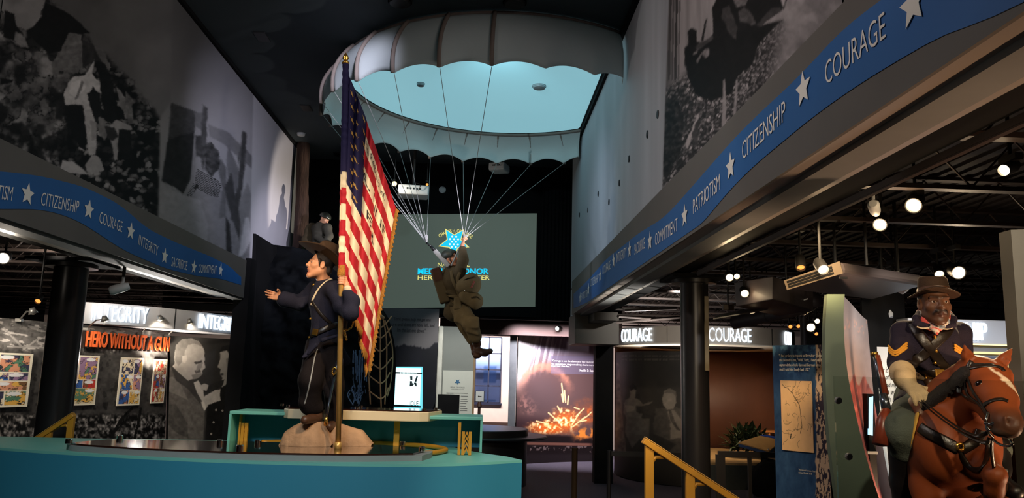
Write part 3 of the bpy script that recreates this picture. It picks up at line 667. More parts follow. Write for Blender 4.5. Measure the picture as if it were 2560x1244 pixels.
# ---------------------------------------------------------------- photograph of two men beside it
A, B = at(426, 842, Y=14.5), at(588, 850, Y=15.3); C_, D_ = at(426, 1120, Y=14.5), at(588, 1120, Y=15.3); A[2] = B[2] = 2.62; C_[2] = D_[2] = 0
def two_men(u, v):
    x, y = proj(quad(A, B, C_, D_)(u, v)); n = fbm(x / 8, y / 8, 91, 3); wx = x + (n - 0.5) * 3; wy = y + (n - 0.5) * 3
    g = 44 + 26 * (fbm(x / 30, y / 30, 92) - 0.5) + 12 * sstep(540, 500, x)
    def P(poly, val, t=10):
        nonlocal g
        k_ = softpoly(wx, wy, poly, 1.1); g = g * (1 - k_) + (val + t * (n - 0.5) * 2) * k_
    suit = [(414, 930), (428, 918), (440, 925), (470, 955), (504, 990), (520, 1000), (512, 1030), (508, 1110), (410, 1125), (408, 980)]
    P(suit, 92, 22); P([(414, 945), (430, 940), (452, 960), (470, 1000), (440, 985), (414, 975)], 120, 16)
    P([(412, 1010), (440, 1010), (470, 1060), (470, 1095), (440, 1080), (420, 1060)], 70, 20)
    P([(428, 918), (440, 925), (474, 955), (510, 1000), (500, 1008), (470, 972), (440, 950)], 60, 8)
    P([(432, 916), (446, 930), (472, 952), (470, 944), (446, 922), (436, 910)], 200, 6)
    P([(484, 956), (496, 950), (508, 972), (512, 1000), (506, 1004), (492, 980)], 186, 8)
    head = [(437, 920), (435, 892), (441, 862), (455, 848), (478, 845), (497, 853), (510, 872), (513, 900), (511, 905), (514, 918), (505, 927), (506, 934), (493, 945), (484, 947), (470, 950), (456, 938)]
    P(head, 168, 10); P([(437, 900), (441, 862), (455, 848), (478, 845), (497, 853), (508, 868), (486, 858), (470, 862), (462, 880), (458, 900), (446, 915)], 132, 16)
    P([(456, 890), (466, 886), (468, 898), (463, 908), (455, 904)], 190, 6); P([(484, 905), (498, 902), (506, 900), (504, 906), (490, 910)], 60, 4); P([(486, 926), (500, 922), (502, 930), (490, 934)], 84, 4)
    P([(478, 936), (506, 932), (498, 944), (484, 948)], 120, 4); P([(496, 908), (508, 905), (505, 918), (490, 930), (492, 918)], 130, 6)
    # younger man in dark uniform
    P([(548, 880), (556, 866), (572, 862), (583, 870), (584, 895), (576, 890), (570, 876)], 26, 6)
    P([(550, 880), (568, 876), (578, 894), (582, 900), (580, 958), (562, 978), (552, 962), (556, 944), (550, 935), (552, 922), (544, 918), (550, 898)], 150, 10)
    P([(566, 896), (578, 894), (582, 940), (568, 950)], 108, 10)
    P([(550, 934), (558, 932), (558, 937), (552, 938)], 60, 3)
    P([(518, 1010), (546, 976), (566, 960), (584, 958), (590, 1125), (512, 1125)], 20, 10)
    P([(505, 965), (520, 962), (548, 952), (562, 948), (556, 964), (530, 978), (512, 984)], 40, 8)
    P([(504, 1005), (512, 990), (540, 974), (552, 972), (550, 988), (552, 1000), (520, 1012), (514, 1022)], 176, 14)
    P([(502, 1004), (510, 1002), (516, 1020), (510, 1026)], 205, 4)
    P([(498, 962), (512, 958), (522, 962), (516, 976), (504, 974)], 170, 10)
    for bx, by in ((540, 1024), (534, 1055), (528, 1084), (556, 1026)): g = np.where(np.hypot(x - bx, y - by) < 2.6, 150, g)
    return np.stack([g * 1.0, g * 0.96, g * 0.90], -1)
ph = thing('photo_panel', 'sepia photograph panel of a grey haired man in a suit beside a young man', 'photo panel', (*((A + B) / 2)[:2], 0))
picture('printed_face', quad(A, B, C_, D_), 220, 330, two_men, m_print, ph); obj('board', slab_behind(A, B, C_, D_, 0.1), m_black, ph)
struct('wall_beside_photo', MB().prism([(B[0] + 0.06, B[1] + 0.2, 0), (-4.4, 15.6, 0), (-4.4, 15.6, 3.3), (B[0] + 0.06, B[1] + 0.2, 3.3)], (0, 0.1, 0)), m_black)

# ---------------------------------------------------------------- curved INTEGRITY sign band
SP = [at(x, 800, Y=y)[:2] for x, y in ((203, 12.55), (260, 12.65), (330, 12.9), (400, 13.25), (450, 13.6), (510, 14.1), (560, 14.65), (594, 15.15))]
SP = np.array(SP); ts = np.concatenate([[0], np.cumsum(np.linalg.norm(np.diff(SP, axis=0), axis=1))])
def sband(s): return np.stack([np.interp(s, ts, SP[:, 0]), np.interp(s, ts, SP[:, 1])], -1)
ss = np.linspace(0, ts[-1], 40); cv = sband(ss); tn = np.gradient(cv, axis=0); tn /= np.linalg.norm(tn, axis=1)[:, None]; nn_ = np.stack([tn[:, 1], -tn[:, 0]], -1)
Z0, Z1 = 2.70, 3.03
sg = thing('integrity_sign', 'curved grey sign band with lit white INTEGRITY lettering above the comic wall', 'sign', (*cv[20], Z0))
P_ = np.stack([np.concatenate([cv, np.full((40, 1), z)], 1) for z in (Z0, Z1)])
obj('sign_band', MB().grid(P_), m_sign, sg, solid=0.03)
back = np.array([cv[i] - nn_[i] * 0.9 for i in range(40)])
und = MB().grid(np.stack([np.concatenate([cv, np.full((40, 1), Z0 + 0.005)], 1), np.concatenate([back, np.full((40, 1), Z0 + 0.005)], 1)]))
obj('white_underside', und, m_white, sg, solid=0.02)
def sband_warp(s0):
    def w(x, y, z):
        c = sband(s0 + x); a = sband(s0 + x + 0.02) - sband(s0 + x - 0.02); a /= np.linalg.norm(a, axis=1)[:, None]
        return np.stack([c[:, 0] + a[:, 1] * (0.03 + z), c[:, 1] - a[:, 0] * (0.03 + z), Z0 + 0.045 + y], -1)
    return w
def s_at(px): return float(np.interp(px, proj(np.concatenate([cv, np.full((40, 1), 2.85)], 1))[0], ss))
for a, b in ((230, 366), (493, 588)):
    text_on('lit_lettering', 'INTEGRITY', m_led, 0, (1, 0, 0), (0, 0, 1), s_at(b) - s_at(a), 0.255, sg, offset=-0.004, extrude=0.03, warp=sband_warp(s_at(a)))
sj = s_at(435); c0 = sband(sj); obj('seam', MB().tube([(c0[0] + 0.02, c0[1] - 0.02, Z0), (c0[0] + 0.02, c0[1] - 0.02, Z1)], 0.006, 6), m_lampblk, sg)

# picture lamps leaning out from the wall head
def picture_lamp(name, base, head, lit, lab, pw=0):
    t = thing(name, lab, 'lamp', base, 'picture lamps over the comic wall')
    obj('arm', MB().tube([base, base + (head - base) * 0.5 + np.array([0, 0, 0.06]), head], 0.011, 8), m_metal, t)
    obj('clamp', MB().box(base, (0.09, 0.07, 0.05)), m_metal, t, bevel=0.008)
    b = MB(); ax = nrm(np.array([0.25, 0.3, -1.0])); b.lathe(head, [(0.0, -0.05), (0.03, -0.05), (0.062, 0.03), (0.058, 0.03), (0.028, -0.045)], 20, ax); obj('lamp_head', b, m_metal, t, smooth=True)
    obj('bulb', MB().sphere(head + ax * 0.012, 0.036, 12, 8), m_bulb if lit else m_metal, t, smooth=True)
    if pw: spot('lamp_light', tuple(head + ax * 0.06), tuple(head + ax * 0.06 + np.array([-0.25, 0.5, -0.9])), pw, NEUT, 125, 0.8, 0.03)
picture_lamp('picture_lamp', onwall(48, 800, 0.05), onwall(82, 778, 0.55), False, 'silver picture lamp leaning from the wall top left of the dark column', 26)
picture_lamp('picture_lamp', onwall(352, 832, 0.05), onwall(400, 795, 0.72), True, 'picture lamp glowing in front of the sign band right of the first INTEGRITY', 26)
picture_lamp('picture_lamp', onwall(418, 838, 0.05), onwall(474, 803, 0.75), True, 'brightest picture lamp in front of the sign band left of the second INTEGRITY', 26)
picture_lamp('picture_lamp', onwall(216, 822, 0.05), onwall(262, 797, 0.5), True, 'picture lamp crossing the first letters of the first INTEGRITY', 20)

# ================================================================ the turquoise display island in front
m_teal = mat('turquoise_lacquer', (112, 186, 170), 0.45, var=0.03, scale=1.2)
m_tealdk = mat('turquoise_front', (52, 134, 156), 0.5, var=0.05, scale=0.7)
m_cream = mat('cream_case', (216, 198, 162), 0.5, var=0.03)
m_greyc = mat('grey_case', (140, 142, 138), 0.5, var=0.04)
m_glassdk = mat('dark_glass_top', (52, 26, 18), 0.06, 0.0, var=0.1, coat=1.0)
m_yel = mat('ochre_yellow_steel', (206, 142, 40), 0.42, 0.1, var=0.05, scale=2)
m_gold = mat('polished_gold', (222, 170, 92), 0.36, 0.45, var=0.06, scale=20)
m_chrome = mat('chrome_bolt', (220, 216, 206), 0.15, 1.0, var=0.02)
def spline(pts, n=60, closed=False):
    P = np.asarray(pts, float); m = len(P); out = []
    seg = m if closed else m - 1
    for i in range(seg):
        p0, p1, p2, p3 = (P[(i - 1) % m] if closed or i > 0 else 2 * P[0] - P[1]), P[i], P[(i + 1) % m], (P[(i + 2) % m] if closed or i + 2 < m else 2 * P[-1] - P[-2])
        for t in np.linspace(0, 1, max(2, n // seg), endpoint=False):
            out.append(0.5 * ((2 * p1) + (p2 - p0) * t + (2 * p0 - 5 * p1 + 4 * p2 - p3) * t * t + (3 * p1 - p0 - 3 * p2 + p3) * t ** 3))
    if not closed: out.append(P[-1])
    return np.array(out)
front = spline([(-6.0, 9.0), (-5.4, 8.45), (-4.6, 7.98), (-3.27, 7.55), (-2.1, 7.32), (-0.9, 7.33), (-0.2, 7.52), (0.44, 7.96)], 70)
deck = [(x, y) for x, y in front] + [(0.30, 8.28), (0.06, 8.56), (-0.2, 9.0), (-0.3, 9.34), (-3.0, 9.36), (-4.4, 9.2), (-5.4, 9.2)]
isl = thing('display_island', 'big turquoise curved display island carrying the flag bearer in the foreground', 'display counter', (-2.1, 8.3, 0.45))
obj('body', MB().prism([(x, y, 0.45) for x, y in deck], (0, 0, 0.775)), m_tealdk, isl)
obj('deck', MB().prism([(x, y, 1.2255) for x, y in deck], (0, 0, 0.0245)), m_teal, isl)
cf = spline([(-3.95, 7.95), (-3.75, 7.78), (-3.0, 7.52), (-2.1, 7.40), (-1.2, 7.44), (-0.52, 7.66)], 40)
case = [tuple(p) for p in cf] + [(-0.45, 7.95), (-0.45, 8.2), (-0.9, 8.5), (-2.6, 8.56), (-3.8, 8.4)]
obj('case_base', MB().prism([(x, y, 1.25) for x, y in case], (0, 0, 0.05)), m_greyc, isl)
g = [((x + 2.1) * 0.965 - 2.13, (y - 8.2) * 0.95 + 8.2) for x, y in case]
obj('glass_top', MB().prism([(x, y, 1.303) for x, y in g], (0, 0, 0.014)), m_glassdk, isl)
for px, py in ((172, 1104), (300, 1094), (600, 1119), (645, 1106), (1007, 1109), (1055, 1123), (550, 1106)):  # last entry: a bolt shape standing in for a white reflection on the glass
    c = at(px, py, Z=1.33); obj('standoff_bolt', MB().lathe((c[0], c[1], 1.317), [(0, 0), (0.033, 0), (0.033, 0.035), (0.026, 0.042), (0, 0.042)], 18), m_chrome, isl, smooth=True, sharp=40)
# rear shelf
ZT = 1.615
sh = thing('rear_shelf', 'turquoise shelf with cream glass topped case behind the flag bearer', 'display shelf', (-1.3, 8.9, 1.25))
xs0, xs1 = -2.66, 0.045
obj('shelf_top', MB().bb(xs0, xs1, 8.7, 9.3, ZT - 0.035, ZT), m_teal, sh, bevel=0.006)
obj('side_panel', MB().bb(xs0, xs0 + 0.025, 8.7, 9.25, 1.253, ZT - 0.035), m_teal, sh); obj('side_panel', MB().bb(xs1 - 0.025, xs1, 8.62, 9.25, 1.253, ZT - 0.035), m_teal, sh)
obj('back_panel', MB().bb(xs0 + 0.025, xs1 - 0.025, 9.2, 9.24, 1.253, ZT - 0.035), m_tealdk, sh)
cx0, cx1 = at(698, 1020, Y=8.62)[0], at(1100, 1020, Y=8.62)[0]
cs = [(cx0, 9.15), (cx0 + 0.03, 8.72), (cx0 + 0.10, 8.60), (cx1 - 0.22, 8.60), (cx1 - 0.12, 8.66), (cx1, 9.15)]
obj('case_base', MB().prism([(x, y, ZT - 0.06) for x, y in cs], (0, 0, 0.10)), m_cream, sh, bevel=0.008)
obj('glass_top', MB().prism([((x + 1.3) * 0.99 - 1.3, y + 0.012, ZT + 0.044) for x, y in cs], (0, 0, 0.01)), m_glassdk, sh)
for px in (705, 720, 893, 903, 1061, 1090):
    for yy in (8.68 if px in (720, 893, 1061) else 8.95,):
        c = at(px, 1018, Y=yy); obj('standoff_bolt', MB().lathe((c[0], yy, ZT + 0.054), [(0, 0), (0.018, 0), (0.018, 0.026), (0, 0.028)], 14), m_chrome, sh, smooth=True, sharp=40)
def chevron_post(x, y, z0, z1, w, lab):
    t = thing('chevron_post', lab, 'support post', (x, y, z0), 'yellow chevron posts'); h = z1 - z0; b = MB()
    b.bb(x - w * 0.9, x - w * 0.62, y, y + 0.05, z0, z1)
    obj('upright', b, m_yel, t)
    b = MB(); zc = z1 - 0.09
    b.bb(x - w / 2, x - w / 2 + 0.03, y - 0.01, y + 0.03, z0, zc); b.bb(x + w / 2 - 0.03, x + w / 2, y - 0.01, y + 0.03, z0, zc)
    for k in range(4):
        zz = zc - 0.075 - k * 0.052
        for s in (-1, 1): b.prism([(x, y, zz + 0.05), (x + s * (w / 2 - 0.028), y, zz), (x + s * (w / 2 - 0.028), y, zz + 0.03), (x, y, zz + 0.08)], (0, 0.03, 0))
    obj('chevron_plate', b, m_yel, t)
chevron_post(-0.115, 8.3, 1.253, 1.575, 0.10, 'yellow post with chevron cut outs under the right end of the turquoise shelf')
chevron_post(-2.53, 8.85, 1.253, 1.575, 0.07, 'yellow post with chevron cut outs under the left end of the turquoise shelf')
obj('post', MB().bb(-0.92, -0.86, 8.86, 8.92, 1.253, ZT - 0.035), m_yel, sh, label='yellow middle post')
rg = spline([(-2.35, 8.9), (-1.9, 9.12), (-1.2, 9.15), (-0.62, 8.98), (-0.34, 8.6), (-0.42, 8.22), (-0.62, 8.05)], 50)
rl = thing('ring_rail', 'low curved yellow rail lying on the turquoise deck around the rocks', 'rail', (-1.2, 8.8, 1.25))
obj('rail', MB().tube([(x, y, 1.279) for x, y in rg], 0.025, 10, flat=1.0), m_yel, rl, smooth=True)

# handrails of the steps down
def handrail(lab, p, q, posts, r=0.042):
    t = thing('handrail', lab, 'handrail', (p[0], p[1], 0)); p = np.asarray(p); q = np.asarray(q); d = nrm(q - p)
    s = np.array([0, 1, 0]) * r; u = np.cross(d, [0, 1, 0]); u = nrm(u) * r; u = u if u[2] > 0 else -u
    b = MB(); b.prism([p + s + u * 0.55, p - s + u * 0.55, p - s - u * 0.55, p + s - u * 0.55], q - p); obj('rail', b, m_yel, t, bevel=0.006)
    b = MB(); b.prism([p + s * 0.9 + u * 0.62, p - s * 0.9 + u * 0.62, p - s * 0.9 + u * 0.78, p + s * 0.9 + u * 0.78], q - p); obj('rail_cap', b, m_gold, t)
    for k, z0 in posts:
        c = p + (q - p) * k; obj('post', MB().bb(c[0] - r * 0.8, c[0] + r * 0.8, c[1] - r * 0.6, c[1] + r * 0.6, z0, c[2]), m_yel, t, bevel=0.004)
        if k > 0.02:
            m = c + d * 0.16 - u * 0.4; obj('brace', MB().tube([(c[0], c[1], c[2] - 0.17), (c[0] + (m[0] - c[0]) * 0.4, c[1], c[2] - 0.10), m], 0.016, 8), m_yel, t)
p0 = at(1608, 1100, Y=6.4); p1 = at(1832, 1246, Y=6.4); p2 = p0 + (p1 - p0) * 1.9
handrail('yellow handrail sloping down to the right in the foreground', p0, p2, ((0.035, 0.45), (0.275, 0.30)), 0.043)
p0 = at(186, 1036, Y=9.28); p1 = at(70, 1113, Y=9.28); p2 = p0 + (p1 - p0) * 1.3
handrail('yellow handrail sloping down to the left in front of the dark column', p0, p2, ((0.04, 0.45), (0.42, 0.3)), 0.042)
# ================================================================ parachute under the ceiling
m_cloth = mat('parachute_cloth', (214, 222, 220), 0.85, var=0.03, scale=2, bump=0.12, bscale=14)
_nt_ = m_cloth.node_tree; _tr = _nt_.nodes.new('ShaderNodeBsdfTranslucent'); _tr.inputs[0].default_value = (0.5, 0.56, 0.56, 1)
_mx = _nt_.nodes.new('ShaderNodeMixShader'); _mx.inputs[0].default_value = 0.25
_nt_.links.new(_nt_.nodes['Principled BSDF'].outputs[0], _mx.inputs[1]); _nt_.links.new(_tr.outputs[0], _mx.inputs[2]); _nt_.links.new(_mx.outputs[0], _nt_.nodes['Material Output'].inputs[0])
m_rib = mat('canopy_rib_tape', (122, 110, 102), 0.8, var=0.06)
m_glowceil = emat('lit_ceiling_emission', (164, 226, 240), 0.55)  # emission stands in for cyan light falling on the ceiling inside the canopy
m_cord = mat('suspension_cord', (150, 150, 146), 0.7, var=0.04)
PCX, PCY, RT, RB_, NG = 0.286, 12.74, 2.72, 3.0, 27
XCL = XR - 0.06
def canopy(th, s):
    """point of the skirt: th the angle from the near side, s 0 at the ceiling rim and 1 at the hem"""
    g = (th / (2 * np.pi / NG) - 0.62) % 1.0                     # position inside a gore, tips at 0
    scal = np.sin(np.pi * g); r = RT + (RB_ - RT) * s ** 0.8 + 0.10 * np.sin(np.pi * s) - 0.05 * scal * s
    y0 = PCY - RB_ * np.cos(th); zb = 6.03 + (y0 - 9.74) / 6.0 * 0.34 + 0.10 * scal ** 0.8
    x = np.minimum(PCX + r * np.sin(th), XCL); y = PCY - r * np.cos(th)
    return np.stack([x, y, (ZC - 0.04) * (1 - s) + zb * s], -1)
tha = np.linspace(-np.pi - 0.2, np.pi - 0.2, NG * 14 + 1); xr_ = PCX + RT * np.sin(tha); tha = tha[xr_ < XCL + 0.05]
cut = np.where(np.diff(tha) > 0.2)[0]; tha = np.concatenate([tha[cut[0] + 1:], tha[:cut[0] + 1] + 2 * np.pi]) if len(cut) else tha
para = thing('parachute', 'huge pale round parachute hanging open from the dark ceiling', 'parachute', (PCX, PCY, 6.0))
TH, SS = np.meshgrid(tha, np.linspace(0, 1, 12)); obj('canopy_skirt', MB().grid(canopy(TH, SS)), m_cloth, para, smooth=True, solid=0.006)
obj('rim', MB().tube(canopy(tha, np.zeros(len(tha))), 0.03, 8), m_rib, para, smooth=True)
tips = [t for t in (np.arange(-NG, NG) + 0.62) * 2 * np.pi / NG if tha[0] <= t <= tha[-1]]
for t in tips:
    ct = PCX + RB_ * math.sin(t)
    if ct > XCL - 0.02: continue
    P = canopy(np.full(9, t), np.linspace(0, 1, 9)); o_ = np.array([math.sin(t), -math.cos(t), 0]) * 0.035
    obj('rib', MB().tube(P + o_, 0.03, 8), m_rib, para, smooth=True)
    obj('eyelet', MB().sphere(P[-1] + np.array([0, 0, 0.02]) + o_ * 0.5, 0.018, 8, 6), m_lampblk, para)
RL = at(1066, 606, Y=12.0); RR_ = at(1160, 596, Y=11.75)
nt_ = 0
for t in tips:
    P = canopy(np.array([t]), np.array([1.0]))[0]
    if P[0] > XCL - 0.02: continue
    obj('cord', MB().tube([P, RL if P[0] < -0.75 else RR_], 0.0046, 5), m_cord, para); nt_ += 1
t_ = np.linspace(0, 2 * np.pi, 97)[:-1]
struct('ceiling_glow_disc', MB().prism([(min(PCX + (RT - 0.04) * math.sin(a), XCL - 0.02), PCY - (RT - 0.04) * math.cos(a), ZC - 0.012) for a in t_], (0, 0, 0.008)), m_glowceil)  # ceiling disc that glows itself in place of lamplight on it
m_plastic = mat('off_white_plastic', (204, 206, 206), 0.5, var=0.02)
m_plgrey = mat('grey_plastic', (128, 140, 144), 0.5, var=0.02)
def puck(name, px, py, r, m, lab, cat, z=ZC - 0.012, g=None):
    c = at(px, py, Z=z); t = thing(name, lab, cat, c, g)
    obj('base', MB().lathe((c[0], c[1], z), [(0, 0), (r, 0), (r, -0.02)], 20, ), m, t, smooth=True, sharp=40)
    obj('cover', MB().lathe((c[0], c[1], z - 0.02), [(r * 0.92, 0), (r * 0.85, -0.028), (r * 0.5, -0.036), (0, -0.036)], 20), m, t, smooth=True, sharp=40)
puck('smoke_detector', 1052, 208, 0.07, m_plgrey, 'small grey detector on the bright canopy ceiling, beside the flag side cord', 'smoke detector')
puck('ceiling_speaker', 1348, 214, 0.12, m_plgrey, 'oval looking grey ceiling speaker on the bright canopy ceiling towards the right wall', 'ceiling speaker')
puck('smoke_detector', 753, 333, 0.09, m_plastic, 'pale detector on the dark ceiling left of the parachute hem', 'smoke detector', ZC)
c = at(1106, 474, Y=17.98); t_d = thing('smoke_detector', 'dim round detector on the dark back wall above the projection screen', 'smoke detector', c); obj('cover', MB().lathe((c[0], 17.995, c[2]), [(0.085, 0), (0.08, 0.03), (0.05, 0.045), (0, 0.045)], 20, (0, -1, 0)), m_plastic, t_d, smooth=True, sharp=40)
for px, py, lab in ((1000, 2, 'round black ceiling speaker at the top edge of the picture above the flag'), (1287, 4, 'round black ceiling speaker at the top edge of the picture above the parachute')):
    puck('ceiling_speaker', px, py, 0.16, m_lampblk, lab, 'ceiling speaker', ZC)
for px, py, lab in ((655, 92, 'square black hatch in the dark ceiling near the left mural'), (766, 270, 'square black hatch in the dark ceiling at the left hem of the parachute'), (846, 386, 'square black hatch in the dark ceiling just left of the flag')):
    c = at(px, py, Z=ZC - 0.01); tag(obj('ceiling_hatch', MB().bb(c[0] - 0.09, c[0] + 0.09, c[1] - 0.16, c[1] + 0.16, ZC - 0.02, ZC), m_lampblk, bevel=0.004), lab, 'ceiling hatch')

# ================================================================ screen on the back wall
YS = 17.93
m_scr = emat('projected_grey_green', (98, 112, 102), 0.45); m_cyan = emat('projected_cyan', (20, 200, 240), 1.0); m_yell = emat('projected_yellow', (240, 226, 130), 0.95); m_wht = emat('projected_white', (225, 245, 255), 1.0)
tl, tr_, br_, bl_ = at(922, 536, Y=YS), at(1342, 533, Y=YS), at(1338, 766, Y=YS), at(918, 770, Y=YS)
scr = thing('projection_screen', 'wide projection screen with a grey green picture of a star emblem and lettering', 'screen', (*((tl + tr_) / 2)[:2], bl_[2]))
obj('screen_surface', MB().prism([tl, tr_, br_, bl_], (0, 0.03, 0)), m_scr, scr)
fr_ = 0.05
obj('screen_frame', MB().bb(tl[0] - fr_, tr_[0] + fr_, YS + 0.01, YS + 0.05, bl_[2] - fr_ - 0.04, tl[2] + 0.06), m_black, scr)
def sp(px, py, d=0.006): return at(px, py, Y=YS - d)
c = sp(1135, 604); pxm = np.linalg.norm(sp(1236, 604) - c) / 101.0
for r_, m_, d_, k_ in ((41, m_yell, 0.004, 0.46), (36, m_cyan, 0.008, 0.46)):
    pts = [(c[0] + x * pxm, YS - d_, c[2] + z * pxm) for x, z in star_pts(r_, k_, 5, -math.pi / 2)]
    obj('star_emblem', MB().prism(pts, (0, -0.002, 0)), m_, scr)
b = MB()
for row, n_ in ((13, 2), (6.5, 3), (0, 2), (-6.5, 3), (-13, 2)):
    for k in range(n_): b.lathe((c[0] + (k - (n_ - 1) / 2) * 10 * pxm, YS - 0.012, c[2] + row * pxm), [(0, 0), (2.6 * pxm, 0)], 10, (0, -1, 0))
obj('star_dots', b, m_wht, scr)
def stext(s, x0, x1, y0, y1, m_, name='lettering', off=0.0, warp=None):
    a = sp(x0, y1); w = np.linalg.norm(sp(x1, y1) - a); h = np.linalg.norm(sp(x0, y0) - a); U = sp(x1, y1) - a
    return text_on(name, s, m_, a, U, (0, 0, 1), w, h, scr, offset=off, warp=warp)
stext('NATIONAL', 1094, 1174, 656, 666, m_yell, off=0.004)
stext('MEDAL', 1044, 1112, 670, 685, m_cyan, off=0.035); stext('OF', 1118, 1132, 676, 685, m_cyan, off=0.02); stext('HONOR', 1141, 1222, 670, 685, m_cyan, off=0.035)
stext('HERITAGE', 1044, 1140, 688, 699, m_yell, off=0.004); stext('CENTER', 1152, 1224, 688, 699, m_yell, off=0.004)
ac = sp(1137, 640, 0.006)
def arcw(x, y, z):
    R = 60 * pxm; a = np.pi / 2 + 0.70 - x / (R * 1.02) ; return np.stack([ac[0] + (R + y) * np.cos(a), np.full(len(x), YS - 0.008), ac[2] + (R + y) * np.sin(a)], -1)
text_on('arched_lettering', 'CHARLES H. COOLIDGE', m_yell, ac, (1, 0, 0), (0, 0, 1), 60 * pxm * 1.02 * 1.40, 8.5 * pxm, scr, warp=arcw, offset=0.004)
struct('wall_back_drapes', MB().grid(np.stack([np.stack([np.full(80, 0) + np.linspace(1.32, 2.15, 80), 17.93 - 0.03 * (0.5 + 0.5 * np.sin(np.linspace(0, 60, 80))), np.full(80, z)], -1) for z in (3.36, 6.9)])), m_black, smooth=True)

# ceiling projectors
def projector(lab, pxc, pyc, w, d, h, Y, yaw):
    c = at(pxc, pyc, Y=Y); t = thing('projector', lab, 'projector', c)
    R = np.array(Matrix.Rotation(yaw, 3, 'Z')); obj('body', MB().box(c, (w, d, h), R), m_plastic, t, bevel=0.03)
    obj('mount_pole', MB().cyl((c[0], c[1], c[2] + h / 2), (c[0], c[1], ZC), 0.03), m_lampblk, t)
    obj('mount_plate', MB().box((c[0], c[1], c[2] + h / 2 + 0.015), (w * 0.4, d * 0.4, 0.03), R), m_lampblk, t)
    b = MB()
    for k in range(5): b.box(np.asarray(c) + R @ np.array([(-0.2 + 0.1 * k) * w, -d / 2 - 0.001, 0.1 * h]), (w * 0.06, 0.006, h * 0.18), R)
    obj('ports', b, m_lampblk, t); obj('cable', MB().tube(spline([np.asarray(c) + R @ np.array([0.1 * w, -d / 2, 0.1 * h]), np.asarray(c) + R @ np.array([0.16 * w, -d / 2 - 0.06, -0.02]), np.asarray(c) + R @ np.array([0.2 * w, -d / 2 - 0.04, h * 0.5]), (c[0] + 0.02, c[1], c[2] + h)], 16), 0.008, 6), m_lampblk, t)
    obj('lens', MB().cyl(np.asarray(c) + R @ np.array([0.3 * w, d / 2 - 0.01, 0]), np.asarray(c) + R @ np.array([0.3 * w, d / 2 + 0.05, 0]), h * 0.36), m_lampblk, t)
projector('white projector hanging under the dark ceiling right of the flag', 1033, 480, 0.62, 0.5, 0.2, 15.8, 0.12)
projector('second pale projector half hidden behind the parachute hem', 1248, 420, 0.36, 0.4, 0.17, 16.6, -0.35)
def track_lamp(lab, px, py, Y, aim, m_=None, r=0.055, stem_to=None, pw=0, col=WARM, L=0.16, group='ceiling track lamps', tilt=None):
    """a can lamp on a stem: body, stem, lit face"""
    c = at(px, py, Y=Y); d = nrm(np.asarray(aim, float)); t = thing('track_lamp', lab, 'track lamp', c, group)
    r = r * 0.8
    b = MB(); b.lathe(c, [(0, -L), (r * 0.7, -L), (r, -L * 0.75), (r, 0.012), (r * 0.86, 0.012), (r * 0.8, -0.03)], 20, d); obj('body', b, m_lampblk, t, smooth=True, sharp=40)
    obj('lamp_face', MB().lathe(c, [(0, 0.002), (r * 0.62, 0.0), (r * 0.84, -0.014)], 20, d), m_ or m_bulb, t, smooth=True)
    q = np.asarray(c) - d * L * 0.55; zt = stem_to or 3.5
    zt = 3.935 if zt == 3.5 else zt
    obj('stem', MB().tube([q, (q[0], q[1], zt)], 0.012, 8), m_lampblk, t); obj('adapter', MB().box((q[0], q[1], min(zt, max(3.46, q[2] + 0.05))), (0.05, 0.16, 0.045)), m_lampblk, t)
    if pw:
        spot('lamp_light', tuple(np.asarray(c) + d * 0.05), tuple(np.asarray(c) + d), pw, col, 80, 0.8, 0.03)
        l = bpy.data.lights.new('lamp_spill', 'POINT'); l.energy = pw * 0.07; l.color = col; l.shadow_soft_size = 0.04; lo = bpy.data.objects.new('lamp_spill', l); COL.objects.link(lo); lo.location = np.asarray(c) + d * 0.09
    return t
track_lamp('yellow glowing lamp under the ceiling between the flag and the white projector', 986, 459, 15.5, (0.1, -0.9, -0.3), emat('yellow_bulb', (255, 226, 130), 6.0), 0.07, ZC, group='hall ceiling lamps')
track_lamp('small dim lamp at the right end of the white projector', 1068, 461, 16.2, (0.1, -0.9, -0.3), m_bulbo, 0.04, ZC, group='hall ceiling lamps')

# ================================================================ dark cliff, trunk and net
m_rock = mat('dark_blue_cliff', (9, 11, 14), 0.8, var=0.6, scale=1.6, bump=0.8, bscale=9, spec=0.12)
prof = [(-4.16, 4.50), (-3.90, 4.47), (-3.55, 4.42), (-3.1, 4.36), (-2.67, 4.30), (-2.4, 3.95), (-2.15, 3.45), (-1.93, 3.12), (-1.78, 2.6), (-1.70, 1.8), (-1.66, 0.0)]
pz = np.array(prof)
n1, n2 = 90, 120; X_, V_ = np.meshgrid(np.linspace(-4.16, -1.66, n1), np.linspace(0, 1, n2))
ztop_ = np.interp(X_, pz[:, 0], pz[:, 1]); Zc = ztop_ * V_
ys = 15.0 + 0.8 * (fbm(X_ * 0.8 + 7, Zc * 0.9, 201, 4) - 0.5) + 0.22 * (fbm(X_ * 4, Zc * 5, 202, 3) - 0.5) - 0.35 * (1 - V_) + 0.6 * sstep(0.9, 1.0, V_) + 0.5 * sstep(-2.1, -1.66, X_)
front_ = np.stack([X_, ys, Zc], -1)
yb_ = 17.5 - 1.0 * sstep(-2.75, -2.45, X_[-1:]); back_ = np.stack([X_[-1:], yb_, ztop_[-1:] + 0.05], -1); back2 = np.stack([X_[-1:], yb_, np.zeros((1, n1))], -1)
cl = thing('cliff', 'tall dark blue artificial rock cliff behind the flag bearer', 'cliff', (-3.0, 15.6, 0))
cliff_face = obj('rock_face', MB().grid(np.concatenate([front_, back_, back2])), m_rock, cl, smooth=True)
q = MB(); q.prism([at(622, 582, Y=14.2) * [1, 1, 0], at(622, 582, Y=14.2), at(640, 584, Y=14.3), at(684, 612, Y=15.0), at(684, 612, Y=15.0) * [1, 1, 0]], (0.0, 0.25, 0)); 
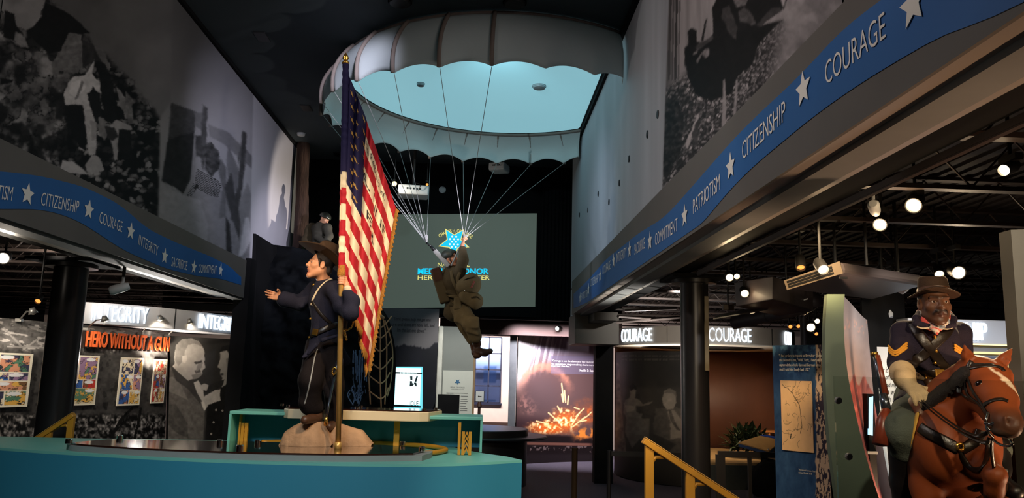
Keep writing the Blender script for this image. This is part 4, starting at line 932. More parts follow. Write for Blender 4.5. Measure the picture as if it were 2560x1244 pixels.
obj('side_wing', q, m_black, cl, label='black angled wing wall')
m_bark = mat('tree_bark', (64, 46, 38), 0.9, var=0.5, scale=5, bump=1.0, bscale=14, stretch=(3, 3, 0.5))
tb, tt_ = at(752, 640, Y=16.75), at(757, 372, Y=16.75); tb[2] = 4.36; tt_[2] = ZC
zz = np.linspace(0, 1, 40); aa = np.linspace(0, 2 * np.pi, 29)[:-1]; AA, ZZ = np.meshgrid(aa, zz)
rr = 0.135 + 0.10 * (1 - ZZ) ** 6 + 0.03 * (fbm(AA * 3.2 + 9, ZZ * 3, 211, 3) - 0.5) + 0.02 * (fbm(AA * 9, ZZ * 14, 212, 2) - 0.5)
cx_ = tb[0] + (tt_[0] - tb[0]) * ZZ; P = np.stack([cx_ + rr * np.cos(AA), 16.75 + rr * np.sin(AA), tb[2] + (tt_[2] - tb[2]) * ZZ], -1)
P = np.concatenate([P, P[:, :1]], 1); tag(obj('tree_trunk', MB().grid(P), m_bark, smooth=True), 'rough brown tree trunk rising from the cliff top to the ceiling beside the left wall', 'tree trunk')
m_leaf = mat('dark_green_leaves', (44, 58, 30), 0.6, var=0.4, scale=12)
def leaf_shape(c, d, w, l, b):
    d = nrm(d); s = nrm(np.cross(d, [0.1, 0.2, 1.0])); n_ = np.cross(s, d); c = np.asarray(c)
    b.add([c, c + d * l * 0.45 + s * w / 2 + n_ * 0.01, c + d * l, c + d * l * 0.45 - s * w / 2 + n_ * 0.01, c + d * l * 0.5 + n_ * l * 0.1], [(0, 1, 4), (1, 2, 4), (2, 3, 4), (3, 0, 4)])
def shrub(lab, c, rad, n, lw, ll, seed, m_):
    rng = np.random.default_rng(seed); t = thing('shrub', lab, 'shrub', c); b = MB(); s_ = MB()
    for k in range(n):
        d = rng.normal(size=3); d[2] = abs(d[2]) * 0.9; d = nrm(d); p = np.asarray(c) + d * np.asarray(rad) * rng.uniform(0.35, 1.0)
        leaf_shape(p, d * 0.6 + rng.normal(size=3) * 0.5 + [0, 0, 0.2], lw * rng.uniform(0.7, 1.2), ll * rng.uniform(0.7, 1.2), b)
        if k % 9 == 0: s_.tube([np.asarray(c), np.asarray(c) + (p - c) * 0.6 + [0, 0, 0.04], p], 0.006, 5)
    obj('leaves', b, m_, t); obj('stems', s_, m_bark, t)
c = at(775, 618, Y=16.3); c[2] = 4.36; shrub('dark low shrub on the cliff top at the foot of the tree trunk', c, (0.26, 0.2, 0.22), 240, 0.05, 0.13, 3, m_leaf)
# rope net hanging over the right shoulder of the cliff
m_rope = mat('net_rope', (196, 150, 108), 0.9, var=0.15, scale=30, bump=0.4, bscale=120)
net = MB(); 
def np_(px, py): return at(px, py, Y=14.25 + 0.25 * abs(px - 945) / 40.0)
for pts in ([(942, 796), (925, 850), (922, 930), (926, 1010)], [(950, 792), (951, 850), (950, 930), (953, 1020)], [(958, 795), (966, 850), (966, 930), (962, 1010)], [(962, 800), (978, 850), (982, 900), (976, 960), (968, 990)]): net.tube(spline([np_(*p) for p in pts], 20), 0.014, 6)
for k, y in enumerate((812, 838, 872, 916, 952, 990)):
    net.tube(spline([np_(924 - k * 0.4, y - 14), np_(938, y - 2), np_(951, y + 6), np_(964, y - 3), np_(979 - max(0, k - 3) * 4, y - 22)], 16), 0.014, 6)
net.tube(spline([np_(940, 800), np_(946, 792), np_(953, 791), np_(958, 796)], 10), 0.04, 8)
nt = thing('cargo_net', 'brown rope net hanging down the right shoulder of the dark cliff', 'net', np_(951, 1020)); obj('rope_lattice', net, m_rope, nt, smooth=True)
# ================================================================ panels beside the cliff
A, B, C_, D_ = at(940, 769, Y=16.6), at(1098, 772, Y=16.6), at(940, 1100, Y=16.6), at(1098, 1100, Y=16.6); C_[2] = D_[2] = 0.0; C_[0] = A[0]; D_[0] = B[0]
def quote(u, v):
    x, y = proj(quad(A, B, C_, D_)(u, v)); hill = np.interp(x, [930, 985, 1010, 1040, 1060, 1075, 1086, 1100], [874, 868, 862, 866, 872, 868, 856, 856]) - 10 * np.clip(fbm(x / 4, y * 0 + 1, 55, 3) - 0.4, 0, 1)
    g = 96 + 10 * fbm(x / 50, y / 40, 56); k = sstep(-2, 3, y - hill)
    return np.stack([g * (1 - k) + k * (16 + 8 * fbm(x / 20, y / 16, 57)), g * 0.97 * (1 - k) + k * (17 + 8 * fbm(x / 20, y / 16, 57)), g * 1.0 * (1 - k) + k * (24 + 12 * fbm(x / 20, y / 16, 57))], -1)
qp = thing('quote_panel', 'dim grey panel with a faint three line prayer above black treetops', 'quote panel', (*((A + B) / 2)[:2], 0))
picture('printed_face', quad(A, B, C_, D_), 90, 180, quote, m_print, qp); obj('board', slab_behind(A, B, C_, D_, 0.08), m_black, qp)
m_faint = mat('faint_grey_print', (46, 43, 48), 0.7)
for s, x0, x1, y in (('"Lord, please help me get one', 984, 1077, 802), ('more until there are none left, and', 974, 1086, 815), ('I\'m the last one down."', 993, 1064, 829)):
    a = at(x0, y, Y=16.59); b_ = at(x1, y + 2, Y=16.59); text_on('lettering', s, m_faint, a, (1, 0, 0), (0, 0, 1), np.linalg.norm(b_ - a), 0.085, qp)
struct('wall_dark_stub', MB().bb(at(1094, 1000, Y=16.3)[0], at(1148, 1000, Y=16.3)[0], 16.3, 16.55, 0, at(1120, 986, Y=16.3)[2]), m_black)
m_kiosk = emat('kiosk_screen', (226, 255, 255), 1.6); m_kioskc = emat('kiosk_cyan', (120, 226, 240), 1.0); m_kg = mat('kiosk_print_grey', (120, 140, 146), 0.6)
YK = 14.2; kp = lambda px, py, d=0: at(px, py, Y=YK - d)
ks = thing('kiosk', 'brightly glowing upright cyan white kiosk screen behind the flag bearer', 'kiosk', (kp(1020, 1000)[0], YK, 0))
obj('screen_edge', MB().prism([kp(990, 916), kp(1057, 916), kp(1056, 1030), kp(984, 1030)], (0, 0.03, 0)), m_kioskc, ks, bevel=0.01)
obj('screen', MB().prism([kp(990, 919, .01), kp(1053, 920, .01), kp(1049, 1012, .01), kp(986, 1010, .01)], (0, 0.01, 0)), m_kiosk, ks)
b = MB().prism([kp(989, 929, .014), kp(1055, 931, .014), kp(1055, 934, .014), kp(989, 933, .014)], (0, 0.003, 0)).prism([kp(985, 1011, .014), kp(1052, 1014, .014), kp(1052, 1018, .014), kp(985, 1016, .014)], (0, 0.003, 0)); obj('dark_bars', b, mat('kiosk_bar', (26, 52, 62), 0.5), ks)
b = MB()
for k in range(13): c = kp(1002 + k * 3.3, 931.3, .018); b.box(c, (0.013, 0.002, 0.018))
obj('tick_marks', b, m_kiosk, ks)
b = MB()
for poly in ([(1025, 940), (1031, 940), (1031, 950), (1026, 950)], [(1041, 940), (1045, 940), (1041, 954), (1036, 954)], [(1025, 952), (1030, 952), (1031, 964), (1024, 965)], [(1031, 956), (1033, 956), (1032, 964), (1030, 964)], [(1036, 955), (1041, 956), (1042, 965), (1039, 965), (1037, 960), (1033, 962)]): b.prism([kp(*p, .014) for p in poly], (0, 0.002, 0))
obj('printed_figure', b, m_kg, ks)
a = kp(1025, 1014, .02); text_on('lettering', 'IOUE', mat('kiosk_letters', (38, 58, 66), 0.6), a, (1, 0, 0), (0, 0, 1), kp(1046, 1014)[0] - a[0], 0.085, ks)
obj('stand', MB().bb(kp(1000, 1000)[0], kp(1040, 1000)[0], YK + 0.04, YK + 0.2, 0, kp(1000, 940)[2]), m_black, ks)
# grey partition with a white information sheet
YI = 17.2; ip = lambda px, py, d=0: at(px, py, Y=YI - d)
a, b_ = ip(1104, 815), ip(1182, 1040); ig = thing('information_panel', 'white information sheet with a small blue star on a grey partition', 'information panel', (ip(1142, 1000)[0], YI, 0))
obj('partition', MB().bb(a[0], b_[0], YI, YI + 0.12, 0, a[2]), mat('partition_grey', (136, 140, 136), 0.6, var=0.03), ig)
s0, s1 = ip(1108, 925, .02), ip(1179, 1040, .02); obj('sheet', MB().bb(s0[0], s1[0], YI - 0.02, YI, 0.35, s0[2]), mat('sheet_white', (216, 218, 208), 0.6, var=0.02), ig)
obj('edge_strip', MB().bb(s1[0], s1[0] + 0.045, YI - 0.02, YI + 0.1, 0, a[2]), mat('tan_edge', (150, 122, 90), 0.6), ig)
c = ip(1144, 954, .024); obj('star_emblem', MB().prism([(c[0] + x, c[1], c[2] + z) for x, z in star_pts(0.065, 0.45, 5, -math.pi / 2)], (0, -0.003, 0)), mat('emblem_blue', (64, 112, 152), 0.6), ig)
m_pg = mat('small_print_grey', (126, 128, 128), 0.7)
for s, x0, x1, y, h in (('MEDAL OF HONOR', 1126, 1162, 969, 0.03), ('HERITAGE CENTER', 1128, 1160, 973, 0.016), ('MUSEUM EXHIBITS', 1116, 1134, 984, 0.02)):
    p = ip(x0, y, .024); text_on('lettering', s, m_pg, p, (1, 0, 0), (0, 0, 1), ip(x1, y)[0] - p[0], h, ig)
b = MB()
for k, (x0, x1, y) in enumerate(((1116, 1170, 982), (1152, 1170, 990), (1152, 1168, 998), (1151, 1170, 1003), (1151, 1166, 1008), (1151, 1164, 1015), (1151, 1168, 1021), (1150, 1168, 1026))):
    p, q_ = ip(x0, y, .023), ip(x1, y, .023); b.bb(p[0], q_[0], p[1] - 0.002, p[1], p[2], p[2] + 0.012)
obj('text_lines', b, m_pg, ig)
lp = MB().bb(ip(1094, 900)[0], ip(1107, 900)[0], YI - 0.25, YI - 0.12, 0, ip(1100, 816)[2]); tag(obj('light_post', lp, mat('pale_post', (222, 222, 212), 0.5), bevel=0.03), 'pale square post lit from above left of the grey partition', 'post')

# ================================================================ far room: window wall, fire mural
struct('wall_far', MB().bb(-13, -0.15, 24.0, 24.2, 0, 4.1).bb(-0.15, 0.64, 24.0, 24.2, 0, 1.27).bb(-0.15, 0.64, 24.0, 24.2, 3.25, 4.1).bb(0.64, 10, 24.0, 24.2, 0, 4.1), m_pink)
m_wframe = mat('dark_blue_window_steel', (30, 32, 60), 0.5)
b = MB(); x0, x1, z0, z1 = -0.15, 0.62, 1.29, 3.22
for x in (x0, (x0 + x1) / 2 + 0.02, x1): b.bb(x - 0.02, x + 0.02, 23.93, 24.0, z0, z1)
for k in range(5): z = z0 + (z1 - z0) * k / 4; b.bb(x0, x1, 23.93, 24.0, z - 0.02, z + 0.02)
w1 = struct('window_1', b, m_wframe); obj('window_glass', MB().bb(x0, x1, 23.97, 23.98, z0, z1), glassmat('window_pane', (0.93, 0.95, 1.0)), w1)
struct('trim_window_sill', MB().bb(x0 - 0.05, x1 + 0.05, 23.9, 24.0, z0 - 0.07, z0 - 0.02), m_wframe)
struct('baseboard_far', MB().bb(-0.3, 1.3, 23.9, 24.0, 0.62, 0.72), m_brown)
struct('trim_window_head', MB().bb(-1.0, 1.4, 23.8, 24.0, 3.3, 3.95), m_brown)
def facade(u, v):
    g = 205 + 20 * fbm(u * 6, v * 9, 61); c = np.stack([g * 0.86, g * 0.93, g * 1.12], -1)
    for v0, v1, k in ((0.30, 0.36, 0.62), (0.52, 0.57, 0.7), (0.78, 0.84, 0.6)): c = np.where(((v > v0) & (v < v1))[..., None], c * k, c)
    for uu in (0.1, 0.4, 0.7): c = np.where(((np.abs(u - uu) < 0.06) & ((v * 4 + 0.1) % 1 < 0.5))[..., None], np.array([120, 150, 205]), c)
    return np.clip(c, 0, 245)
pf = quad((-1.2, 28, 4.6), (2.6, 28, 4.6), (-1.2, 28, 0), (2.6, 28, 0))
picture('exterior_building', pf, 60, 80, facade, vmat('facade', 0.8, 0.1), kind='structure')
area('daylight_outside', (0.6, 25.2, 6.0), (0.6, 28, 2.2), 7000, (0.86, 0.92, 1.0), 5, 1.5)
struct('wall_fire_side', MB().prism([at(1274, 900, Y=19.35) * [1, 1, 0], at(1292, 900, Y=19.35) * [1, 1, 0], at(1292, 900, Y=19.35) * [1, 1, 0] + [0, 0, 3.2], at(1274, 900, Y=19.35) * [1, 1, 0] + [0, 0, 3.2]], (0, 0.1, 0)), mat('grey_end_post', (86, 90, 92), 0.6))
fa, fb, fz = at(1292, 1000, Y=19.35), at(1516, 1000, Y=20.6), 3.2
def fsurf(u, v):
    x = fa[0] + (fb[0] - fa[0]) * u; y = fa[1] + (fb[1] - fa[1]) * u + 0.25 * np.sin(np.pi * u) * 0.6; return np.stack([x, y, fz * (1 - v)], -1)
def fire(u, v):
    x, y = proj(fsurf(u, v)); n = fbm(x / 14, y / 14, 301, 4); n2 = fbm(x / 6, y / 6, 302, 3); wx = x + (n - 0.5) * 16; wy = y + (n2 - 0.5) * 12
    c = np.zeros(x.shape + (3,)); k = sstep(840, 930, y)
    c[:] = np.array([136, 126, 146]); c = c * (1 - k[..., None]) + np.array([84, 62, 60]) * k[..., None]
    def mixc(w, col):
        nonlocal c
        w = np.clip(w, 0, 1)[..., None]; c = c * (1 - w) + np.array(col, float) * w
    streak = sstep(0.42, 0.62, fbm((x + (y - 830) * 0.22) / 4.2, y / 90, 303, 3)); sky = sstep(960, 860, y + 0.5 * (x - 1330)) * sstep(1470, 1380, x + (y - 830) * 0.1)
    mixc(sky * (0.15 + 0.85 * streak), (236, 232, 240)); mixc(sstep(1340, 1480, x) * sstep(930, 850, y) * 0.85, (142, 128, 142))
    mixc(sstep(1330, 1296, x + 0.3 * (y - 940)) * sstep(1000, 930, y) * 0.8, (214, 208, 204))
    # rim of the dark cloud
    d = np.abs(np.hypot((wx - 1362) / 1.0, (wy - 985) / 1.12) - 62); arc = sstep(16, 2, d) * sstep(1000, 930, y) * (0.4 + 0.6 * n2); mixc(arc, (188, 122, 98))
    mixc(sstep(36, 10, np.hypot(wx - 1322, wy - 1010)) * 0.7 * sstep(0.4, 0.6, n2), (170, 120, 108))
    mixc(sstep(60, 20, np.hypot(wx - 1355, (wy - 985) / 1.1)), (78, 60, 60)); mixc(sstep(1030, 1060, y) * sstep(1420, 1330, x) * 0.8, (48, 30, 34))
    # fire
    f = np.maximum(sstep(46, 8, np.hypot((wx - 1412) / 1.1, (wy - 1052) / 0.9)), sstep(40, 10, np.hypot((wx - 1372) / 1.7, (wy - 1068) / 0.6)))
    f2 = sstep(52, 14, np.hypot((wx - 1480) / 1.3, (wy - 1030) / 0.8)) * (0.3 + 0.7 * sstep(0.35, 0.62, n)); f3 = sstep(20, 4, np.abs(wy - 1086 + (x - 1450) * 0.12)) * sstep(1420, 1450, x)
    mixc(f2, (196, 92, 40)); mixc(f3 * sstep(0.35, 0.5, n), (226, 130, 50)); mixc(f, (206, 96, 36)); hot = f * sstep(0.45, 0.62, n2); mixc(hot, (246, 190, 110)); mixc(f * sstep(0.58, 0.72, n2), (255, 236, 190))
    ln = np.full(x.shape, 1e9)
    for p in ([(1404, 958), (1409, 1000)], [(1411, 975), (1414, 1005)], [(1421, 990), (1419, 1010)], [(1404, 985), (1408, 1004)], [(1371, 1031), (1388, 1046)], [(1341, 1052), (1366, 1058), (1376, 1070)], [(1436, 1018), (1448, 1022)], [(1452, 1051), (1470, 1038), (1478, 1030)], [(1446, 1054), (1466, 1050)], [(1440, 1040), (1460, 1020)], [(1394, 1015), (1402, 1030)], [(1430, 1060), (1450, 1030)], [(1432, 1066), (1462, 1042)]): ln = np.minimum(ln, segd(x, y, p))
    mixc(sstep(2.4, 0.6, ln) * 0.95, (255, 214, 150))
    mixc(sstep(1084, 1094, wy * 0.2 + y * 0.8 + (1440 - x) * 0.02) * (1 - f3), (22, 13, 14)); mixc(sstep(5, 2, np.abs(y - 1108 - (x - 1340) * 0.02)) * sstep(1490, 1470, x), (110, 72, 60))
    mixc(((n2 > 0.62) & (y > 1114) & (y < 1130)) * 0.6, (150, 130, 126)); mixc(sstep(1128, 1140, y) * 0.8, (34, 26, 28))
    mixc(((x > 1483) & (x < 1492) & (y > 1072) & (y < 1084)) * 1.0, (26, 14, 12))
    pan = (x > 1377) & (x < 1520) & (y > 889) & (y < 933 + 0.02 * (x - 1377)); c = np.where(pan[..., None], c * 0.45 + np.array([104, 98, 124]) * 0.55, c)
    return c
fm = thing('fire_mural', 'tall curved mural of an orange explosion under pale smoke trails', 'mural', (fa[0], fa[1], 0))
picture('printed_face', fsurf, 170, 260, fire, m_print, fm)
bk = fsurf(*np.meshgrid(np.linspace(0, 1, 20), np.array([0.0, 1.0]))); obj('board', MB().grid(bk + np.array([0, 0.06, 0])), m_black, fm, solid=0.06)
def fat(px, py):
    d = ray(px, py); k = nrm([fb[0] - fa[0], fb[1] - fa[1], 0]); n_ = np.array([k[1], -k[0], 0]); t = (fa - EYE).dot(n_) / d.dot(n_); return EYE + d * t - 0.0 * n_
kf = nrm([fb[0] - fa[0], fb[1] - fa[1], 0]); nf = np.array([kf[1], -kf[0], 0])
m_pw = mat('mural_white_print', (240, 236, 232), 0.6, var=0.01)
def fwarp(u0, z0):
    L_f = np.linalg.norm((fb - fa)[:2])
    def w(x, y, z): 
        p = fsurf(u0 + x / L_f, np.zeros(len(x))); p[:, 2] = z0 + y; return p + nf * 0.012
    return w
Lf = np.linalg.norm((fb - fa)[:2])
for s, x0, x1, y in (('"Courage is not the absence of fear, but rather', 1380, 1491, 904), ('the assessment that something else is more', 1379, 1485, 912), ('important than fear."', 1379, 1428, 917), ('Franklin D. Roosevelt', 1450, 1496, 928)):
    a = fat(x0, y); e = fat(x1, y + 2); u0 = (a[0] - fa[0]) / (fb[0] - fa[0]); text_on('lettering', s, m_pw, a, kf, (0, 0, 1), np.linalg.norm(e - a), 0.062, fm, warp=fwarp(u0, a[2]), offset=0.012)

# round black desk, post lamps, arrow sign
m_desk = mat('black_desk_laminate', (30, 29, 29), 0.42, var=0.1)
dc = at(1190, 1075, Y=14.9); dk_ = thing('round_desk', 'round black reception desk with a raised disc on top beside the turquoise island', 'desk', (dc[0], 14.9, 0))
obj('drum', MB().lathe((dc[0], 14.9, 0), [(0.80, 0), (0.80, 0.10), (0.95, 0.12), (0.95, 0.96), (0, 0.96)], 56), m_desk, dk_, smooth=True, sharp=30)
obj('counter_top', MB().lathe((dc[0] + 0.12, 14.9, 0.96), [(0, 0), (1.18, 0), (1.20, 0.02), (1.18, 0.04), (0, 0.04)], 56), m_desk, dk_, smooth=True, sharp=30)
obj('raised_disc', MB().lathe((dc[0] - 0.04, 14.9, 1.0), [(1.0, 0), (1.0, 0.10), (0.98, 0.115), (0, 0.115)], 56), m_desk, dk_, smooth=True, sharp=30)
sc = at(1199, 990, Y=16.6); sgn = thing('arrow_sign', 'small white arrow sign on a dark stand below the window', 'sign', (sc[0], 16.6, 0))
a, b_ = at(1190, 977, Y=16.6), at(1209, 1003, Y=16.6); obj('frame', MB().bb(a[0] - 0.01, b_[0] + 0.01, 16.6, 16.62, b_[2] - 0.01, a[2] + 0.01), m_lampblk, sgn); obj('sheet', MB().bb(a[0], b_[0], 16.59, 16.6, b_[2], a[2]), m_plastic, sgn)
obj('arrow', MB().prism([(sc[0] - 0.035, 16.585, sc[2]), (sc[0] - 0.01, 16.585, sc[2] + 0.018), (sc[0] - 0.01, 16.585, sc[2] + 0.005), (sc[0] + 0.04, 16.585, sc[2] + 0.005), (sc[0] + 0.04, 16.585, sc[2] - 0.005), (sc[0] - 0.01, 16.585, sc[2] - 0.005), (sc[0] - 0.01, 16.585, sc[2] - 0.018)], (0, -0.002, 0)), m_lampblk, sgn)
obj('pole', MB().lathe((sc[0], 16.62, 0), [(0.16, 0), (0.16, 0.02), (0.035, 0.03), (0.03, b_[2] - 0.12), (0.055, b_[2] - 0.1), (0.03, b_[2])], 16), m_brown, sgn, smooth=True, sharp=40)
pc = at(1437, 1118, Y=11.0); st = thing('stanchion', 'single dark bronze barrier post on the carpet in front of the fire mural', 'stanchion', (pc[0], 11.0, 0))
m_bronze = mat('bronze_post', (92, 70, 46), 0.4, 0.6, var=0.1)
obj('post', MB().lathe((pc[0], 11.0, 0.03), [(0.04, 0), (0.04, pc[2] - 0.06), (0.045, pc[2] - 0.05), (0.045, pc[2] - 0.035), (0, pc[2] - 0.03)], 20), m_bronze, st, smooth=True, sharp=40); obj('base', MB().lathe((pc[0], 11.0, 0), [(0.17, 0), (0.17, 0.02), (0.05, 0.04), (0, 0.04)], 28), m_bronze, st, smooth=True, sharp=40)
track_lamp('white spot lamp clamped under the right balcony end, aimed at the soffit', 1480, 762, 14.6, (-0.7, -0.5, -0.2), m_bulbw, 0.09, 3.25, L=0.22, group='white spot lamps'); track_lamp('white spot lamp above the left part of the fire mural', 1393, 821, 18.8, (-0.5, -0.8, -0.1), m_bulbw, 0.075, 3.9, L=0.2, group='white spot lamps')
# ================================================================ COURAGE drum under the right balcony
dcx, dcy, dR = at(1755, 900, Y=17.6)[0], 17.6, 1.97
def circ(px_or_a, z, R=dR, a=None): return np.array([dcx + R * math.sin(px_or_a), dcy - R * math.cos(px_or_a), z])
def ang(px, py=850, R=dR):
    """angle on the drum seen at a pixel (front side)"""
    t = np.linspace(-1.75, 1.75, 700); x, _ = proj(np.stack([dcx + R * np.sin(t), dcy - R * np.cos(t), np.full(700, 2.9)], -1)); i0, i1 = np.argmin(x), np.argmax(x); return float(np.interp(px, x[i0:i1 + 1], t[i0:i1 + 1]))
zs0, zs1 = 2.90, 3.30
def zat(py, px, R=dR): 
    a = ang(px, R=R); return at(px, py, Y=dcy - R * math.cos(a))[2]
zs1, zs0 = zat(814, 1720), zat(858, 1720)
dr = thing('courage_drum', 'round exhibit drum with lit COURAGE lettering and a sepia photo wall', 'exhibit drum', (dcx, dcy, 0))
m_tan = mat('drum_sign_tan', (158, 148, 136), 0.5, var=0.03); m_ringw = mat('drum_underside_white', (226, 220, 208), 0.5, var=0.02)
b = MB(); b.lathe((dcx, dcy, 0), [(dR, zs0), (dR, zs1), (dR - 0.06, zs1), (dR - 0.06, zs0), (dR, zs0)], 72); obj('sign_ring', b, m_tan, dr, smooth=True, sharp=30)
b = MB(); b.lathe((dcx, dcy, zs0 - 0.015), [(dR + 0.09, 0.0), (dR + 0.09, 0.02), (dR - 0.62, 0.02), (dR - 0.62, 0.0), (dR + 0.09, 0.0)], 72); obj('white_ring_underside', b, m_ringw, dr, smooth=True, sharp=30)
def rwarp(a0, R, z0):
    def w(x, y, z): t = a0 + x / R; return np.stack([dcx + (R + 0.012 + z) * np.sin(t), dcy - (R + 0.012 + z) * np.cos(t), z0 + y], -1)
    return w
for x0, x1, s in ((1557, 1632, 'COURAGE'), (1772, 1876, 'COURAGE'), (1959, 1974, 'COU')):
    a0, a1 = ang(x0), ang(x1); text_on('lit_lettering', s, m_led, 0, (1, 0, 0), (0, 0, 1), (a1 - a0) * dR, (zs1 - zs0) * 0.78, dr, offset=-0.004, extrude=0.03, warp=rwarp(a0, dR, zs0 + 0.045))
for px in (1930, 1668):
    a = ang(px); obj('seam', MB().tube([circ(a, zs0, dR + 0.003), circ(a, zs1, dR + 0.003)], 0.006, 5), m_lampblk, dr)
RP = dR - 0.06; a0, a1 = ang(1536, R=RP), ang(1745, R=RP); zp1 = zat(877, 1640, RP)
def psurf(u, v): t = a0 + (a1 - a0) * u; return np.stack([dcx + RP * np.sin(t), dcy - RP * np.cos(t), 0.02 + (zp1 - 0.02) * (1 - v)], -1)
def seated(u, v):
    x, y = proj(psurf(u, v)); n = fbm(x / 9, y / 9, 401, 3); wx, wy = x + (n - 0.5) * 4, y + (n - 0.5) * 4; g = 34 + 14 * fbm(x / 30, y / 40, 402)
    g = g + 10 * sstep(960, 975, y) 
    def P(poly, val, t=8):
        nonlocal g
        k_ = softpoly(wx, wy, poly, 1.2); g = g * (1 - k_) + (val + t * (n - 0.5) * 2) * k_
    left = sstep(1560, 1536, x + 6 * (n - 0.5)); g = g + 70 * left * (0.4 + 0.6 * n) * sstep(1120, 1000, y)
    P([(1536, 900), (1548, 910), (1556, 1040), (1566, 1130), (1560, 1140), (1536, 1120)], 92, 40)
    P([(1586, 986), (1600, 984), (1604, 1010), (1640, 1016), (1672, 1030), (1640, 1044), (1594, 1030)], 40, 6)
    P([(1562, 1000), (1580, 990), (1600, 1000), (1610, 1014), (1600, 1060), (1570, 1050), (1558, 1030)], 96, 16)
    P([(1573, 968), (1582, 962), (1590, 970), (1590, 985), (1585, 998), (1576, 994)], 104, 10); P([(1572, 966), (1582, 958), (1592, 966), (1591, 975), (1583, 970), (1575, 976)], 26, 4)
    P([(1561, 1012), (1588, 1014), (1586, 1026), (1566, 1030)], 124, 12)
    P([(1566, 1040), (1600, 1044), (1624, 1046), (1622, 1110), (1600, 1096), (1580, 1120), (1562, 1080)], 88, 18); P([(1606, 1010), (1632, 1002), (1628, 1008), (1610, 1016)], 90, 4)
    P([(1590, 1014), (1640, 1014), (1690, 1024), (1640, 1090), (1630, 1040), (1592, 1030)], 52, 8)
    P([(1640, 1020), (1662, 1018), (1690, 1016), (1716, 1030), (1716, 1150), (1640, 1130), (1632, 1060)], 70, 14)
    P([(1655, 996), (1660, 976), (1674, 972), (1688, 978), (1690, 1004), (1684, 1020), (1668, 1024), (1658, 1012)], 122, 14); P([(1658, 980), (1674, 970), (1690, 978), (1690, 992), (1682, 982), (1664, 980)], 92, 8)
    P([(1668, 1028), (1684, 1022), (1712, 1060), (1714, 1092), (1676, 1098), (1676, 1056)], 112, 10); P([(1671, 1022), (1678, 1026), (1690, 1060), (1702, 1076), (1692, 1074), (1676, 1050)], 64, 20)
    P([(1624, 1080), (1650, 1090), (1690, 1110), (1660, 1140), (1632, 1130)], 48, 10)
    tx = ((y > 887) & (y < 891) | (y > 896) & (y < 900)) & (x > 1554) & (x < 1740) & (fbm(x / 1.6, y * 0, 405, 1) > 0.36); g = np.where(tx, 64, g)
    g = g * (0.55 + 0.45 * sstep(1210, 1120, y)); return np.stack([g * 1.06, g * 0.97, g * 0.86], -1)
picture('photo_wall', psurf, 130, 200, seated, m_print, dr)
m_inner = mat('brown_inner_wall', (86, 52, 38), 0.55, var=0.15, scale=2, stretch=(1, 1, 0.3))
b = MB(); t = np.linspace(a0, a1, 30); b.grid(np.stack([np.stack([dcx + (RP - 0.05) * np.sin(t), dcy - (RP - 0.05) * np.cos(t), np.full(30, z)], -1) for z in (0.02, zp1)])); obj('photo_wall_back', b, m_inner, dr, solid=0.03)
t = np.linspace(a1 + 1.35, a0 + 2 * math.pi, 50); b = MB().grid(np.stack([np.stack([dcx + RP * np.sin(t), dcy - RP * np.cos(t), np.full(50, z)], -1) for z in (0.02, zs0)])); obj('back_wall', b, m_inner, dr, smooth=True, solid=0.04)
m_tanfl = mat('tan_stage_floor', (170, 138, 92), 0.8, var=0.2, scale=6, bump=0.3, bscale=40)
obj('stage_floor', MB().lathe((dcx, dcy, 0), [(RP - 0.08, 0.02), (RP - 0.08, 0.5), (0, 0.5)], 60), m_tanfl, dr)
obj('stage_front', MB().lathe((dcx, dcy, 0), [(RP - 0.06, 0.0), (RP - 0.06, 0.46)], 60), mat('stage_front_grey', (62, 68, 66), 0.6), dr, smooth=True)
zf = 0.5
c = at(1868, 1080, Y=17.0); c[2] = zf; shrub('bushy dark green plant on the tan floor inside the round drum', c + [0, 0, 0.18], (0.42, 0.3, 0.42), 420, 0.09, 0.26, 8, m_leaf)
def side_table(lab, px, py, Y, z0, r, h):
    c = at(px, py, Y=Y); t = thing('side_table', lab, 'table', (c[0], Y, z0)); m = mat('warm_wood', (172, 108, 52), 0.45, var=0.2, scale=4, stretch=(1, 6, 1)); zt = z0 + h
    obj('table_top', MB().lathe((c[0], Y, zt), [(0, -0.03), (r, -0.03), (r, 0), (0, 0)], 28), m, t)
    for k in range(4):
        a = math.pi / 4 + k * math.pi / 2; s_ = np.array([math.cos(a), math.sin(a), 0]); p = np.array([c[0], Y, 0])
        obj('leg', MB().tube(spline([p + s_ * r * 0.78 + [0, 0, zt - 0.03], p + s_ * r * 0.95 + [0, 0, z0 + h * 0.7], p + s_ * r * 0.75 + [0, 0, z0 + h * 0.3], p + s_ * r * 0.9 + [0, 0, z0 + 0.01]], 14), 0.024, 8), m, t, smooth=True)
side_table('small wooden table with curved legs at the back of the round drum', 1935, 1050, 17.9, zf, 0.28, 0.52)
q = [at(1846, 1108, Y=15.6), at(1908, 1088, Y=16.1), at(1962, 1098, Y=15.9), at(1922, 1129, Y=15.3)]
ft = thing('reading_panel', 'slanted tan reading panel with a blue edge in front of the plant', 'reading panel', (*np.mean(q, 0)[:2], 0))
obj('panel_top', MB().prism(q, (0, 0, 0.02)), mat('map_tan_print', (206, 160, 96), 0.6, var=0.08, scale=5), ft); obj('panel_edge', MB().prism([p + np.array([0, 0, -0.055]) for p in q], (0, 0, 0.05)), mat('panel_blue', (64, 92, 140), 0.5), ft)
obj('blue_strip', MB().prism([q[1] + [0, 0, 0.022], q[2] + [0, 0, 0.022], q[2] * 0.86 + q[3] * 0.14 + [0, 0, 0.022], q[1] * 0.86 + q[0] * 0.14 + [0, 0, 0.022]], (0, 0, 0.004)), mat('strip_blue', (40, 84, 190), 0.5), ft)
for k in (0, 1, 3): obj('bolt', MB().sphere(q[k] * 0.93 + np.mean(q, 0) * 0.07 + [0, 0, 0.03], 0.022, 10, 6), m_chrome, ft, smooth=True)
